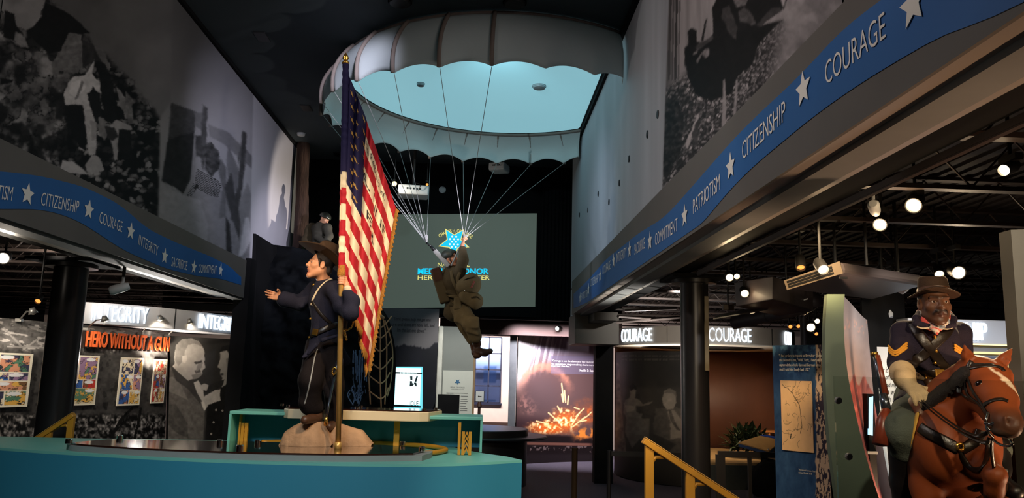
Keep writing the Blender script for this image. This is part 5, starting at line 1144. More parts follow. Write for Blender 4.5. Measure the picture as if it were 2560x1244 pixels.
mq = np.mean(q, 0); obj('stand', MB().bb(mq[0] - 0.05, mq[0] + 0.05, mq[1] - 0.05, mq[1] + 0.05, 0.0, mq[2] - 0.1), m_black, ft)
bk_ = MB(); cc = at(1920, 1172, Y=15.4)
# rock beside the reading panel
rr = MB(); th, ph = np.meshgrid(np.linspace(0, 2 * np.pi, 33), np.linspace(0, np.pi, 17)); rad = 0.42 * (1 + 0.3 * (fbm(th * 2 + 3, ph * 2, 421, 3) - 0.5)); c = at(1922, 1205, Y=14.9)
rr.grid(np.stack([c[0] + rad * np.sin(ph) * np.cos(th) * 0.9, 14.9 + rad * np.sin(ph) * np.sin(th) * 0.6, np.maximum(0.28 + rad * np.cos(ph) * 0.9, 0)], -1)); tag(obj('boulder', rr, m_rock, smooth=True), 'dark rounded boulder below the slanted reading panel', 'boulder')

# dark barrier rail in front of the drum
YB = 9.9; m_rail = mat('black_rail', (26, 22, 20), 0.5, 0.2)
bp = lambda px, py: at(px, py, Y=YB)
br = thing('barrier_rail', 'black barrier rail with posts in front of the round drum and map panel', 'barrier', (bp(1930, 1140)[0], YB, 0))
obj('top_rail', MB().prism([bp(1797, 1127), bp(2064, 1133), bp(2064, 1147), bp(1797, 1141)], (0, 0.05, 0)), m_rail, br)
for px, w in ((1802, 0.055), (1875, 0.02), (2060, 0.045)):
    a = bp(px, 1136); obj('post', MB().bb(a[0] - w, a[0] + w, YB + 0.005, YB + 0.045, 0, a[2]), m_rail, br)
pa_, pb_ = at(1528, 1133, Y=11.6), at(1765, 1133, Y=11.6)
bt = thing('belt_barrier', 'dark retractable belt stretched across the foot of the photo wall to the black column', 'barrier', (pa_[0], 11.6, 0))
obj('belt', MB().bb(pa_[0], pb_[0], 11.595, 11.605, pa_[2] - 0.035, pa_[2] + 0.035), m_rail, bt)
obj('post', MB().lathe((pb_[0] + 0.03, 11.6, 0), [(0.16, 0), (0.16, 0.02), (0.032, 0.035), (0.032, pa_[2] + 0.06), (0, pa_[2] + 0.06)], 20), m_bronze, bt, smooth=True, sharp=40)
obj('post', MB().lathe((pa_[0] - 0.03, 11.6, 0), [(0.16, 0), (0.16, 0.02), (0.032, 0.035), (0.032, pa_[2] + 0.04), (0, pa_[2] + 0.04)], 20), m_rail, bt, smooth=True, sharp=40)

# ================================================================ map panel
ya = 8.5; A, B, C_, D_ = at(1931, 864, Y=8.6), at(2064, 855, Y=8.1), at(1931, 1300, Y=8.6), at(2064, 1300, Y=8.1); A[2] = B[2] = 2.47; C_[0], D_[0] = A[0], B[0]; C_[2] = D_[2] = 0.02
def mapp(u, v):
    x, y = proj(quad(A, B, C_, D_)(u, v)); n = fbm(x / 12, y / 30, 501, 4); n2 = fbm(x / 4, y / 7, 502, 3); c = np.zeros(x.shape + (3,)); c[:] = np.array([40, 70, 104]); c += (n[..., None] - 0.5) * 40 * np.array([0.8, 1, 1]) + (n2[..., None] - 0.5) * 12
    c += (sstep(0.52, 0.66, fbm(x / 9, y / 14, 503, 3)) * sstep(960, 900, y))[..., None] * np.array([34, 44, 40])
    e = 2040 + 7 * (fbm(y / 16, y * 0, 504, 3) - 0.5) - (y - 860) * 0.0; k = sstep(-1.5, 1.5, x - e); bark = fbm(x / 3.4, y / 12, 505, 3)
    col = np.where((bark > 0.5)[..., None], np.array([206, 176, 142]), np.array([58, 46, 52])); mid_ = sstep(1005, 1000, y) ; col = np.where((bark > (0.46 + 0.14 * sstep(1060, 1020, y) * sstep(940, 1000, y)))[..., None], np.array([206, 176, 142]), np.array([52, 44, 56]))
    return c * (1 - k[..., None]) + col * k[..., None]
mp = thing('map_panel', 'tall dark blue exhibit panel with a tan river map and white quotation', 'exhibit panel', (*((A + B) / 2)[:2], 0))
picture('printed_face', quad(A, B, C_, D_), 100, 300, mapp, m_print, mp); obj('board', slab_behind(A, B, C_, D_, 0.06), m_black, mp)
km = nrm([B[0] - A[0], B[1] - A[1], 0]); nm = np.array([km[1], -km[0], 0])
def onmap(px, py, out=0.0): d = ray(px, py); o = A + nm * out; t = (o - EYE).dot(nm) / d.dot(nm); return EYE + d * t
m1, m2, m3, m4 = onmap(1951, 952, .02), onmap(2028, 952, .02), onmap(1956, 1121, .02), onmap(2033, 1134, .02); m3[:2] = m1[:2]; m4[:2] = m2[:2]; m3[2] = m4[2] = 0.5 * (m3[2] + m4[2]); m1[2] = m2[2]
def rivers(u, v):
    c = np.zeros(u.shape + (3,)); c[:] = np.array([226, 184, 132]); c += (fbm(u * 6, v * 10, 511)[..., None] - 0.5) * 16
    rng = np.random.default_rng(21); d1 = np.full(u.shape, 9.0); d2 = d1.copy(); U, V = u, v * 1.75
    d1 = np.minimum(d1, segd(U, V, [(0.06, 0.1), (0.14, 0.17), (0.24, 0.19), (0.32, 0.27), (0.38, 0.3), (0.45, 0.42), (0.52, 0.5), (0.6, 0.6), (0.62, 0.74), (0.64, 0.95), (0.66, 1.12), (0.6, 1.3)]))
    for k in range(46):
        p = np.array([rng.uniform(0.15, 0.95), rng.uniform(0.1, 1.5)]); h = rng.uniform(0, 6.28); pts = [tuple(p)]
        for j in range(rng.integers(3, 7)): h += rng.normal() * 0.7; p = p + 0.045 * np.array([math.cos(h), math.sin(h)]); pts.append(tuple(p))
        d2 = np.minimum(d2, segd(U, V, pts))
    c = c * (1 - 0.72 * sstep(0.011, 0.004, d1)[..., None]) ; c = c * (1 - 0.5 * sstep(0.007, 0.002, d2)[..., None])
    blk = segd(U, V, [(0.30, 1.34), (0.28, 1.44)]) < 0.014; return np.where(blk[..., None], 26, c)
pic = picture('map_sheet', quad(m1, m2, m3, m4), 120, 210, rivers, m_print, mp); obj('sheet_board', slab_behind(m1, m2, m3, m4, 0.015, 0.002), m_frame, pic)
m_cream_t = mat('cream_lettering', (238, 228, 200), 0.6)
for k, (s, x0, x1, y) in enumerate((('"I had orders to report to Brigadier General', 1948, 2062, 893), ('and he said to me, "Well, York, I hear you have', 1949, 2066, 904), ('captured the whole damned German army."', 1949, 2058, 916), ('And I told him I only had 132."', 1949, 2026, 927))):
    a = onmap(x0, y, 0.006); e = onmap(x1, y, 0.006); a[2] = e[2] = at(1949, y + 1, Y=8.55)[2]; text_on('lettering', s, m_cream_t, a, km, (0, 0, 1), np.linalg.norm(e - a) * 0.985, 0.04, mp, offset=0.02, lift=0.004)
for s, y in (('The captured Germans of the 82nd', 1176), ('division, October 1918', 1183)):
    a = onmap(1997, y, 0.006); text_on('caption', s, m_cream_t, a, km, (0, 0, 1), 0.22 if y < 1180 else 0.15, 0.022, mp, lift=0.004)
jr = MB().bb(2.38, 2.42, 18.9, 19.0, 0, 0.02)

# ================================================================ olive fin wall with the desert mural
m_olive = mat('olive_fin_lacquer', (88, 100, 78), 0.5, var=0.03, scale=1)
YF = 6.4; Lx = [(2068, 735), (2064, 800), (2062, 870), (2063, 930), (2066, 1000), (2074, 1100), (2086, 1200), (2100, 1300)]; Rx = [(2112, 735), (2109, 780), (2110, 830), (2114, 890), (2122, 950), (2134, 1010), (2150, 1080), (2168, 1150), (2196, 1240), (2220, 1300)]
Ls = spline([at(*p, Y=YF) for p in Lx], 28); Rs = spline([at(*p, Y=YF) for p in Rx], 28)
fn = thing('fin_wall', 'curved olive green fin wall with a desert rock mural on its inner side', 'exhibit wall', (Ls[-1][0], YF, 0))
for S_ in (Ls, Rs): S_[:, 2] = np.maximum(S_[:, 2], 0.0)
obj('fin', MB().prism(list(Ls) + list(Rs[::-1]), (0, 0.06, 0)), m_olive, fn)
inner = Rs[::-1]
zq = np.linspace(0.02, Rs[0][2], 60); xe = np.interp(zq, Rs[::-1, 2], Rs[::-1, 0]); top2 = at(2183, 762, Y=7.6)
def desert_surf(u, v):
    z = zq[-1] * (1 - v) + 0.02 * v; x0 = np.interp(z, zq, xe); x1 = np.interp(z, [0, 1.0, 2.0, 3.0], [4.1, 3.98, 3.84, 3.80]); dip = (0.10 * sstep(0, 1, u)) * (z / zq[-1])
    return np.stack([x0 + (x1 - x0) * u, YF + 0.062 + 1.2 * u, z - dip], -1)
def desert(u, v):
    x, y = proj(desert_surf(u, v)); n = fbm(x / 8, y / 16, 601, 4); t = np.clip((y - 740) / 260.0, 0, 1)[..., None]
    c = np.array([146, 146, 156]) * (1 - t) + np.array([206, 164, 148]) * t + (n[..., None] - 0.5) * 16
    ridge = np.interp(x, [2105, 2116, 2122, 2130, 2137, 2144, 2150, 2157, 2164, 2172, 2180, 2192], [990, 972, 968, 942, 938, 960, 962, 940, 944, 962, 976, 985]) + 10 * (fbm(x / 3, y * 0, 602, 2) - 0.5)
    k = sstep(-2, 2, y - ridge); rk = np.array([186, 88, 74]) + (fbm(x / 3.5, y / 14, 603, 3)[..., None] - 0.5) * np.array([130, 90, 80]); c = c * (1 - k[..., None]) + rk * k[..., None]
    k = sstep(1040, 1100, y); c = c * (1 - k[..., None]) + np.array([70, 32, 34]) * k[..., None]
    w = sstep(0.62, 0.7, fbm(x / 6, y / 6, 604)) * sstep(30, 10, np.abs(y - 820)) * 0.5; return c * (1 - w[..., None]) + np.array([230, 170, 150]) * w[..., None]
picture('desert_mural', desert_surf, 60, 160, desert, m_print, fn)
# second, brighter edge of the low panel between map panel and fin
struct('wall_behind_fin', MB().prism([(3.78, 7.7, 0), (4.6, 8.4, 0), (4.6, 8.4, 3.3), (3.78, 7.7, 2.9)], (0.02, 0.08, 0)), m_black)
ky = 6.72; kk = thing('narrow_kiosk', 'narrow upright touch screen seen edge on with a pale blue glow beside the desert mural', 'kiosk', (at(2178, 1100, Y=ky)[0], ky, 0))
kq = lambda px, py: at(px, py, Y=ky)
obj('screen', MB().prism([kq(2173, 993), kq(2183, 990), kq(2182, 1088), kq(2172, 1086)], (0, 0.02, 0)), emat('kiosk_blue', (176, 222, 252), 1.7), kk)
obj('housing', MB().bb(kq(2169, 1000)[0], kq(2186, 1000)[0], ky + 0.005, ky + 0.09, 0.0, kq(2177, 984)[2]), m_lampblk, kk); obj('foot_plate', MB().bb(kq(2166, 1130)[0], kq(2192, 1130)[0], ky - 0.02, ky + 0.02, kq(2178, 1134)[2], kq(2178, 1127)[2]), m_greyc, kk)  # plain grey plate low on the kiosk
wp = lambda px, py, d=0: at(px, py, Y=7.9 - d); wq = thing('text_wall', 'white printed text panel behind the rifle barrel and rider', 'text panel', (wp(2230, 1000)[0], 7.9, 0))
a, b_ = wp(2183, 866), wp(2300, 1100); obj('board', MB().bb(a[0], b_[0], 7.9, 7.96, 0.0, a[2]), mat('text_wall_white', (222, 220, 214), 0.6, var=0.02), wq)
m_tx = mat('dark_print', (52, 50, 50), 0.7)
for s, x0, x1, y in (('In war it would be a', 2187, 2262, 930), ('test of men, and', 2193, 2262, 949), ('and lead my men', 2189, 2262, 969), ('so two were', 2189, 2250, 986), ('left with us', 2189, 2240, 1003)):
    p, e = wp(x0, y, .004), wp(x1, y, .004); text_on('lettering', s, m_tx, p, (1, 0, 0), (0, 0, 1), e[0] - p[0], 0.055, wq, shear=0.2)
# CITIZENSHIP box sign and the doorway under it
YC = 8.0; cq = lambda px, py, d=0: at(px, py, Y=YC - d)
cs = thing('citizenship_sign', 'grey box sign with lit white CITIZENSHIP lettering behind the rider', 'sign', (cq(2450, 850)[0], YC, cq(2450, 858)[2]))
a, b_ = cq(2270, 800), cq(2545, 860); obj('sign_box', MB().bb(a[0], b_[0], YC, YC + 0.3, cq(2450, 860)[2], cq(2450, 799)[2]), m_sign, cs, bevel=0.01)
p, e = cq(2262, 852, .01), cq(2466, 852, .01); text_on('lit_lettering', 'CITIZENSHIP', m_led, [p[0], YC - .01, cq(2450, 851)[2]], (1, 0, 0), (0, 0, 1), e[0] - p[0], 0.185, cs, offset=0.0, extrude=0.03)
obj('light_line', MB().bb(a[0], b_[0], YC - 0.005, YC + 0.02, cq(2450, 862)[2], cq(2450, 860)[2]), emat('warm_line', (255, 226, 150), 2.0), cs)
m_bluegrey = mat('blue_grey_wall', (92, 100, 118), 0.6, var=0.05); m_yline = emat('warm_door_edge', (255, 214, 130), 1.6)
x0, x1 = cq(2330, 1000)[0], cq(2555, 1000)[0]; zt = cq(2450, 878)[2]
struct('wall_citizenship', MB().bb(x0, x1, YC + 0.10, YC + 0.2, 0, cq(2450, 861)[2]), m_bluegrey)
struct('door_1', MB().bb(cq(2440, 1000)[0], cq(2536, 1000)[0], YC + 0.06, YC + 0.1, 0, zt - 0.06), mat('dark_blue_door', (40, 48, 72), 0.5))
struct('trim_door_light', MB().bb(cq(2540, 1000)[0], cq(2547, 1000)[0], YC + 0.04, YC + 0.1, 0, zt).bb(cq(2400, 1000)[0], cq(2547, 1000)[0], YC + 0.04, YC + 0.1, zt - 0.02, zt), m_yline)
struct('trim_door_steel', MB().bb(cq(2526, 1000)[0], cq(2531, 1000)[0], YC + 0.03, YC + 0.07, 0, zt - 0.05), m_metal)
m_drab = mat('drab_partition', (84, 78, 66), 0.7, var=0.04)
pz_ = at(2527, 574, Y=4.9); struct('wall_right_partition', MB().prism([(pz_[0], 4.9, 0), (5.2, 4.9, 0), (5.2, 4.9, pz_[2] + 0.1), (pz_[0], 4.9, pz_[2])], (0, 0.12, 0)), m_drab)

# ================================================================ things on the low ceilings
m_acp = mat('dark_grey_unit', (74, 66, 66), 0.5, var=0.06); m_grille = mat('cream_grille', (92, 80, 66), 0.5)
au = thing('air_unit', 'long grey ceiling air unit with a slotted front grille above the olive fin wall', 'air conditioner', at(2100, 700, Y=7.2))
f1, f2, f3, f4 = at(1962, 700, Y=7.0), at(2101, 652, Y=6.6), at(2110, 682, Y=6.6), at(1970, 724, Y=7.0)
dp = np.array([1.35, 0.8, 0.0]) * 0.8
obj('housing', MB().prism([f1, f2, f3, f4], dp), m_acp, au, bevel=0.03)
g_ = [f1 * 0.97 + f4 * 0.03, f2, f3, f4]; nrm_ = nrm(np.cross(f2 - f1, f4 - f1)); nrm_ = nrm_ if nrm_.dot(EYE - f1) > 0 else -nrm_
obj('grille_frame', MB().prism([p + nrm_ * 0.01 for p in (f1, f2, f3, f4)], nrm_ * 0.012), m_grille, au)
b = MB()
for k in range(3):
    v0, v1 = 0.16 + k * 0.25, 0.34 + k * 0.25; L0 = f1 * (1 - v0) + f4 * v0; R0 = f2 * (1 - v0) + f3 * v0; L1 = f1 * (1 - v1) + f4 * v1; R1 = f2 * (1 - v1) + f3 * v1
    b.prism([p + nrm_ * 0.023 for p in (L0 * 0.95 + R0 * 0.05, L0 * 0.14 + R0 * 0.86, L1 * 0.14 + R1 * 0.86, L1 * 0.95 + R1 * 0.05)], nrm_ * 0.004)
obj('slots', b, m_lampblk, au)
obj('badge', MB().box(at(2108, 694, Y=6.58), (0.07, 0.01, 0.018)), m_chrome, au)
obj('hanger', MB().tube([f2 + dp * 0.3, (f2 + dp * 0.3) * [1, 1, 0] + [0, 0, 3.93]], 0.014, 6), m_lampblk, au); obj('hanger', MB().tube([f1 + dp * 0.6, (f1 + dp * 0.6) * [1, 1, 0] + [0, 0, 3.93]], 0.014, 6), m_lampblk, au)
def duct(name, lab, cat, pts, r, m_, flat=1.0): 
    t = thing(name, lab, cat, pts[0]); obj('pipe', MB().tube(spline(pts, 24), r, 18, flat=flat), m_, t, smooth=True); 
    for k in (0.3, 0.7):
        P = spline(pts, 24); i = int(k * (len(P) - 1)); d = nrm(P[i + 1] - P[i]); obj('collar', MB().tube([P[i] - d * 0.03, P[i] + d * 0.03], r * 1.08, 18), m_, t, smooth=True, sharp=40)
        obj('hanger', MB().tube([P[i], (P[i][0], P[i][1], 3.93)], 0.01, 6), m_lampblk, t)
duct('air_duct', 'round dark duct crossing under the ceiling above the round drum', 'duct', [at(1835, 806, Y=13.0), at(1930, 786, Y=12.4), at(2005, 768, Y=11.8), at(2040, 748, Y=11.4)], 0.11, m_acp)
bx = thing('ceiling_box', 'dark boxy duct with sloping pale underside left of the air unit', 'duct', at(1890, 740, Y=8.6))
e1, e2, e3, e4 = at(1835, 705, Y=8.9), at(1932, 690, Y=8.2), at(1932, 748, Y=8.2), at(1840, 766, Y=8.9)
obj('housing', MB().prism([e1, e2, e3, e4], (0.9, 1.1, 0.0)), m_acp, bx, bevel=0.01); obj('hanger', MB().tube([e2 + [0.3, 0.4, 0], (e2[0] + 0.3, e2[1] + 0.4, 3.93)], 0.012, 6), m_lampblk, bx)
obj('flap', MB().prism([at(1783, 798, Y=9.4), at(1900, 778, Y=9.2), at(2020, 748, Y=9.0), at(1800, 788, Y=9.6)], (0, 0, 0.015)), m_metal, bx)
tr = MB()
tp0, tp1 = at(2440, 395, Y=4.2), at(1800, 672, Y=8.9); tp1[2] = tp0[2] = 3.30
struct('trim_light_track', MB().tube([(2.47, 2.0, 3.27), (2.47, 8.9, 3.27)], 0.018, 6).bb(2.45, 2.49, 2.0, 8.9, 3.27, 3.31), m_joist)
RT_ = [(2284, 513, 5.6, (-0.55, -0.65, -0.5), m_bulb, 0.075, 'lit can lamp higher of the pair on the right ceiling track nearest the balcony', 55), (2200, 561, 6.1, (-0.5, -0.7, -0.5), m_bulb, 0.07, 'lit can lamp lower of the pair on the right ceiling track nearest the balcony', 45),
       (2002, 668, 7.0, (-0.2, -0.6, -0.75), m_bulbo, 0.055, 'dim orange can lamp left of the lamp in front of the air unit', 0), (2058, 673, 6.3, (-0.1, -0.8, -0.5), m_bulb, 0.06, 'lit can lamp in front of the air unit grille', 30),
       (1824, 693, 8.2, (-0.2, -0.9, -0.35), m_bulb, 0.055, 'lit can lamp left of the two beside the right column top', 16), (1842, 690, 8.5, (-0.1, -0.8, -0.4), m_bulb, 0.045, 'small lit can lamp right of the two beside the right column top', 0),
       (1862, 733, 8.6, (-0.2, -0.9, -0.4), m_bulb, 0.06, 'lit can lamp on the dark boxy duct', 16), (1880, 776, 9.6, (-0.1, -0.7, -0.6), m_bulb, 0.055, 'lit can lamp below the dark boxy duct', 16),
       (2396, 681, 7.6, (-0.2, -0.9, -0.35), emat('lamp_face_glare', (255, 246, 226), 26.0), 0.085, 'dazzling can lamp just above and right of the rider hat', 60), (2348, 684, 7.8, (-0.3, -0.7, -0.6), m_bulb, 0.06, 'smaller lit can lamp left of the dazzling lamp above the rider', 16),
       (2243, 744, 8.6, (-0.1, -0.9, -0.4), m_bulb, 0.055, 'lit can lamp left of the rider hat', 14), (2511, 425, 4.6, (-0.75, -0.45, -0.35), m_bulb, 0.05, 'lit can lamp at the upper right edge of the picture', 0),
       (2027, 818, 13.2, (-0.2, -0.9, -0.3), m_bulb, 0.10, 'bright lamp lowest of the far cluster between drum and map panel', 20), (2043, 802, 13.2, (-0.2, -0.9, -0.3), m_bulb, 0.06, 'lamp topmost of the far cluster between drum and map panel', 0),
       (1976, 816, 13.6, (-0.2, -0.9, -0.3), m_bulbo, 0.05, 'small orange lamp leftmost of the far cluster behind the map panel', 0), (1996, 815, 13.8, (-0.2, -0.9, -0.3), m_bulbo, 0.05, 'small orange lamp second from left of the far cluster behind the map panel', 0), (2041, 834, 13.9, (-0.2, -0.9, -0.3), m_bulbo, 0.045, 'small orange lamp below the far cluster behind the map panel', 0), (2160, 822, 12.0, (-0.2, -0.9, -0.3), m_bulbo, 0.035, 'tiny orange lamp in the dark between fin wall and rider', 0)]
for px, py, Y, aim, m_, r, lab, pw in RT_: track_lamp(lab, px, py, Y, aim, m_, r, 3.5, pw, WARM, 0.17)
track_lamp('blazing lamp at the left edge of the picture under the left balcony', 8, 645, 8.6, (0.35, -0.9, -0.3), emat('lamp_face_left', (255, 236, 200), 26.0), 0.08, 3.5, 40, NEUT, 0.18)
def camera_thing(lab, px, py, Y, aim, s=1.0):
    c = at(px, py, Y=Y); d = nrm(aim); t = thing('security_camera', lab, 'camera', c); obj('body', MB().lathe(c, [(0, -0.12 * s), (0.04 * s, -0.12 * s), (0.055 * s, -0.06 * s), (0.06 * s, 0.08 * s), (0.04 * s, 0.11 * s), (0, 0.11 * s)], 18, d), m_plastic, t, smooth=True, sharp=50)
    obj('arm', MB().tube([c, c + np.array([0.02, 0.05, 0.09]) * s, c + np.array([0.02, 0.05, 0.16]) * s], 0.018 * s, 8), m_plastic, t); obj('mount', MB().cyl((c[0] + 0.02 * s, c[1] + 0.05 * s, c[2] + 0.15 * s), (c[0] + 0.02 * s, c[1] + 0.05 * s, 3.93), 0.02 * s), m_lampblk, t)
camera_thing('white security camera under the left balcony above the first INTEGRITY', 297, 721, 9.8, (-0.8, -0.4, -0.35)); camera_thing('white camera shaped fixture low on the ceiling right of the olive fin wall', 2209, 774, 8.2, (0.3, -0.4, -0.8)); camera_thing('white cone shaped fixture at the right end of the air unit', 2247, 710, 7.7, (0.4, -0.3, -0.7), 0.9)
camera_thing('pale round fixture on an arm under the right balcony edge', 2186, 520, 5.9, (-0.4, -0.6, 0.2), 0.75)
c = at(95, 752, Y=8.9); track_lamp('small brass unlit lamp under the left balcony, left of the dark column', 95, 752, 8.9, (0.2, -0.7, -0.5), m_bulbo, 0.045, 3.5, 0, WARM, 0.12)
c = at(1820, 768, Y=9.4); t = thing('ceiling_sensor', 'small tan sensor box below the dark boxy duct', 'sensor', c); obj('body', MB().box(c, (0.13, 0.08, 0.07)), m_grille, t, bevel=0.01); obj('bracket', MB().tube([c, c + [0, 0, 0.12], (c[0], c[1], 3.93)], 0.01, 6), m_lampblk, t)
struct('pillar_thin_pipe', MB().cyl((at(2008, 820, Y=12.6)[0], 12.6, 0), (at(2008, 820, Y=12.6)[0], 12.6, 3.95), 0.05), m_acp)
# cables and pipes under the right ceiling
for k, (pa, pb) in enumerate(((at(1545, 790, Y=11.0), at(1700, 800, Y=12)), (at(1540, 805, Y=11.5), at(1702, 792, Y=11.5)), (at(1560, 775, Y=10.5), at(1690, 770, Y=11)))):
    struct('trim_ceiling_conduit', MB().tube([pa, pb], 0.022, 8), m_joist)

# ================================================================ glass barrier in front of the horse
m_gl = glassmat('barrier_glass', (0.93, 0.95, 0.94), 0.055); m_standoff = mat('satin_standoff', (190, 184, 172), 0.35, 0.3, var=0.05)
gA, gB = at(2086, 945, Y=3.0), at(2600, 950, Y=3.0); zg = at(2400, 948, Y=3.0)[2]
gp = thing('glass_barrier', 'clear frameless glass barrier panel standing in front of the horse', 'glass panel', ((gA[0] + gB[0]) / 2, 3.0, 0))
obj('glass_pane', MB().bb(gA[0], gB[0] + 0.2, 3.0, 3.012, 0.02, zg), m_gl, gp)
obj('floor_rail', MB().bb(gA[0], gB[0] + 0.2, 2.97, 3.04, 0.0, 0.08), m_metal, gp)
for px, py in ((2094, 1000), (2120, 1140)):
    c = at(px, py, Y=3.0); obj('standoff', MB().lathe((c[0], 2.998, c[2]), [(0, 0.012), (0.010, 0.012), (0.0135, 0.008), (0.0135, 0.0)], 18, (0, -1, 0)), m_standoff, gp, smooth=True, sharp=40)
# ================================================================ sculpted bodies: smooth union of tapered limbs, skinned as one surface
class Fig:
    def __init__(s): s.p = []
    def cap(s, a, b, r1, r2=None, k=0.02, tag=0, cut=False): s.p.append(('c', np.asarray(a, float), np.asarray(b, float), float(r1), float(r1 if r2 is None else r2), k, tag, cut)); return s
    def chain(s, pts, rs, k=0.02, tag=0):
        for i in range(len(pts) - 1): s.cap(pts[i], pts[i + 1], rs[i], rs[i + 1], k, tag)
        return s
    def ell(s, c, r, R=None, k=0.02, tag=0, cut=False): s.p.append(('e', np.asarray(c, float), np.asarray(r, float), np.eye(3) if R is None else np.asarray(R, float), None, k, tag, cut)); return s
    def box(s, c, h, R=None, rad=0.01, k=0.01, tag=0, cut=False): s.p.append(('b', np.asarray(c, float), np.asarray(h, float), np.eye(3) if R is None else np.asarray(R, float), rad, k, tag, cut)); return s
    @staticmethod
    def dist(q, P):
        if q[0] == 'c':
            a, b = q[1], q[2]; ba = b - a; pa = P - a; h = np.clip((pa @ ba) / max(ba @ ba, 1e-12), 0, 1)
            return np.linalg.norm(pa - h[..., None] * ba, axis=-1) - (q[3] + (q[4] - q[3]) * h)
        L = (P - q[1]) @ q[3]
        if q[0] == 'e':
            k0 = np.linalg.norm(L / q[2], axis=-1); k1 = np.linalg.norm(L / (q[2] ** 2), axis=-1); return k0 * (k0 - 1) / np.maximum(k1, 1e-9)
        d = np.abs(L) - (q[2] - q[4]); return np.linalg.norm(np.maximum(d, 0), axis=-1) + np.minimum(d.max(-1), 0) - q[4]
    @staticmethod
    def bbox(q):
        if q[0] == 'c': r = max(q[3], q[4]); return np.minimum(q[1], q[2]) - r, np.maximum(q[1], q[2]) + r
        e = np.abs(q[3]) @ q[2]; return q[1] - e, q[1] + e
    def mesh(s, vox=0.006, fine=(), pal=None, noise=0.0, nscale=20.0, sharp=0.004, fold=None):
        bb = [s.bbox(q) for q in s.p if not q[7]]; lo = np.min([b[0] for b in bb], 0) - 3 * vox - noise; hi = np.max([b[1] for b in bb], 0) + 3 * vox + noise
        ax = []
        for d in range(3):
            c = [lo[d]]
            while c[-1] < hi[d]:
                st = vox
                for f in fine:
                    if f[0] == d and f[1] <= c[-1] <= f[2]: st = min(st, f[3])
                c.append(c[-1] + st)
            ax.append(np.array(c))
        X, Y, Z = ax; D = np.full((len(X), len(Y), len(Z)), 1e3, np.float32)
        for q in s.p:
            l, h = s.bbox(q); m = q[5] + 2.5 * vox + noise; i0 = [max(0, np.searchsorted(ax[d], l[d] - m) - 1) for d in range(3)]; i1 = [np.searchsorted(ax[d], h[d] + m) + 1 for d in range(3)]
            sl = tuple(slice(a, b) for a, b in zip(i0, i1)); G = np.stack(np.meshgrid(*[ax[d][sl[d]] for d in range(3)], indexing='ij'), -1); e = s.dist(q, G); c = D[sl]; k = q[5]
            if q[7]: h_ = np.clip(0.5 - 0.5 * (c + e) / k, 0, 1); D[sl] = c * (1 - h_) - e * h_ + k * h_ * (1 - h_)
            else: h_ = np.clip(0.5 + 0.5 * (e - c) / k, 0, 1); D[sl] = np.where(c > 900, e, e * (1 - h_) + c * h_ - k * h_ * (1 - h_))
        if noise:
            G = np.meshgrid(X, Y, Z, indexing='ij'); near = np.abs(D) < noise * 2 + vox * 2
            a = (G[0] + 0.6 * G[1])[near]; b = G[2][near]; cc = (G[1] - 0.5 * G[0])[near]
            D[near] += noise * 2 * (0.5 * fbm(a * nscale, b * nscale * 0.8, 11, 3) + 0.5 * fbm(cc * nscale, b * nscale * 0.8 + 40, 12, 3) - 0.5)
        I = D < 0; nx, ny, nz = D.shape; acc = np.zeros((nx - 1, ny - 1, nz - 1, 3)); cnt = np.zeros((nx - 1, ny - 1, nz - 1), np.int16)
        grid = np.meshgrid(X, Y, Z, indexing='ij')
        quads = []
        cell = -np.ones((nx - 1, ny - 1, nz - 1), np.int64)
        cr = []
        for d in range(3):
            s0 = [slice(None)] * 3; s1 = [slice(None)] * 3; s0[d] = slice(0, -1); s1[d] = slice(1, None)
            ch = I[tuple(s0)] != I[tuple(s1)]; idx = np.argwhere(ch); v0 = D[tuple(s0)][ch]; v1 = D[tuple(s1)][ch]; t = v0 / (v0 - v1)
            p = np.stack([ax[e][idx[:, e]] for e in range(3)], -1).astype(float); p[:, d] += t * (ax[d][idx[:, d] + 1] - ax[d][idx[:, d]])
            o = [e for e in range(3) if e != d]; cr.append((d, o, idx, I[tuple(s0)][ch]))
            for da in (0, -1):
                for db in (0, -1):
                    j = idx.copy(); j[:, o[0]] += da; j[:, o[1]] += db
                    ok = (j >= 0).all(1) & (j < np.array([nx - 1, ny - 1, nz - 1])).all(1); j = j[ok]
                    np.add.at(acc, (j[:, 0], j[:, 1], j[:, 2]), p[ok]); np.add.at(cnt, (j[:, 0], j[:, 1], j[:, 2]), 1)
        has = cnt > 0; cell[has] = np.arange(has.sum()); V = acc[has] / cnt[has][:, None]
        for d, o, idx, ins in cr:
            q4 = []; okk = np.ones(len(idx), bool)
            for da, db in ((0, 0), (-1, 0), (-1, -1), (0, -1)):
                j = idx.copy(); j[:, o[0]] += da; j[:, o[1]] += db; ok = (j >= 0).all(1) & (j < np.array([nx - 1, ny - 1, nz - 1])).all(1); okk &= ok; j = np.clip(j, 0, np.array([nx - 2, ny - 2, nz - 2])); q4.append(cell[j[:, 0], j[:, 1], j[:, 2]])
            Q = np.stack(q4, -1)[okk]; fl = ins[okk]
            if d == 1: fl = ~fl
            Q[~fl] = Q[~fl][:, ::-1]; quads.append(Q)
        Fq = np.concatenate(quads); Fq = Fq[(Fq >= 0).all(1)]
        cols = None
        if pal is not None:
            W = np.zeros((len(V), 3)); T = np.zeros(len(V))
            for q in s.p:
                if q[7]: continue
                w = np.exp(-np.clip(s.dist(q, V), -0.05, 0.2) / sharp); W += w[:, None] * lin(pal[q[6]]); T += w
            cols = W / np.maximum(T, 1e-12)[:, None]
        return (V, Fq), cols
def fig_obj(name, F, m, parent, vox=0.006, pal=None, label=None, recolor=None, **k):
    (V, Q), cols = F.mesh(vox, pal=pal, **k)
    if recolor is not None: cols = recolor(V, cols)
    return obj(name, (V, Q), m, parent, smooth=True, cols=cols, label=label)
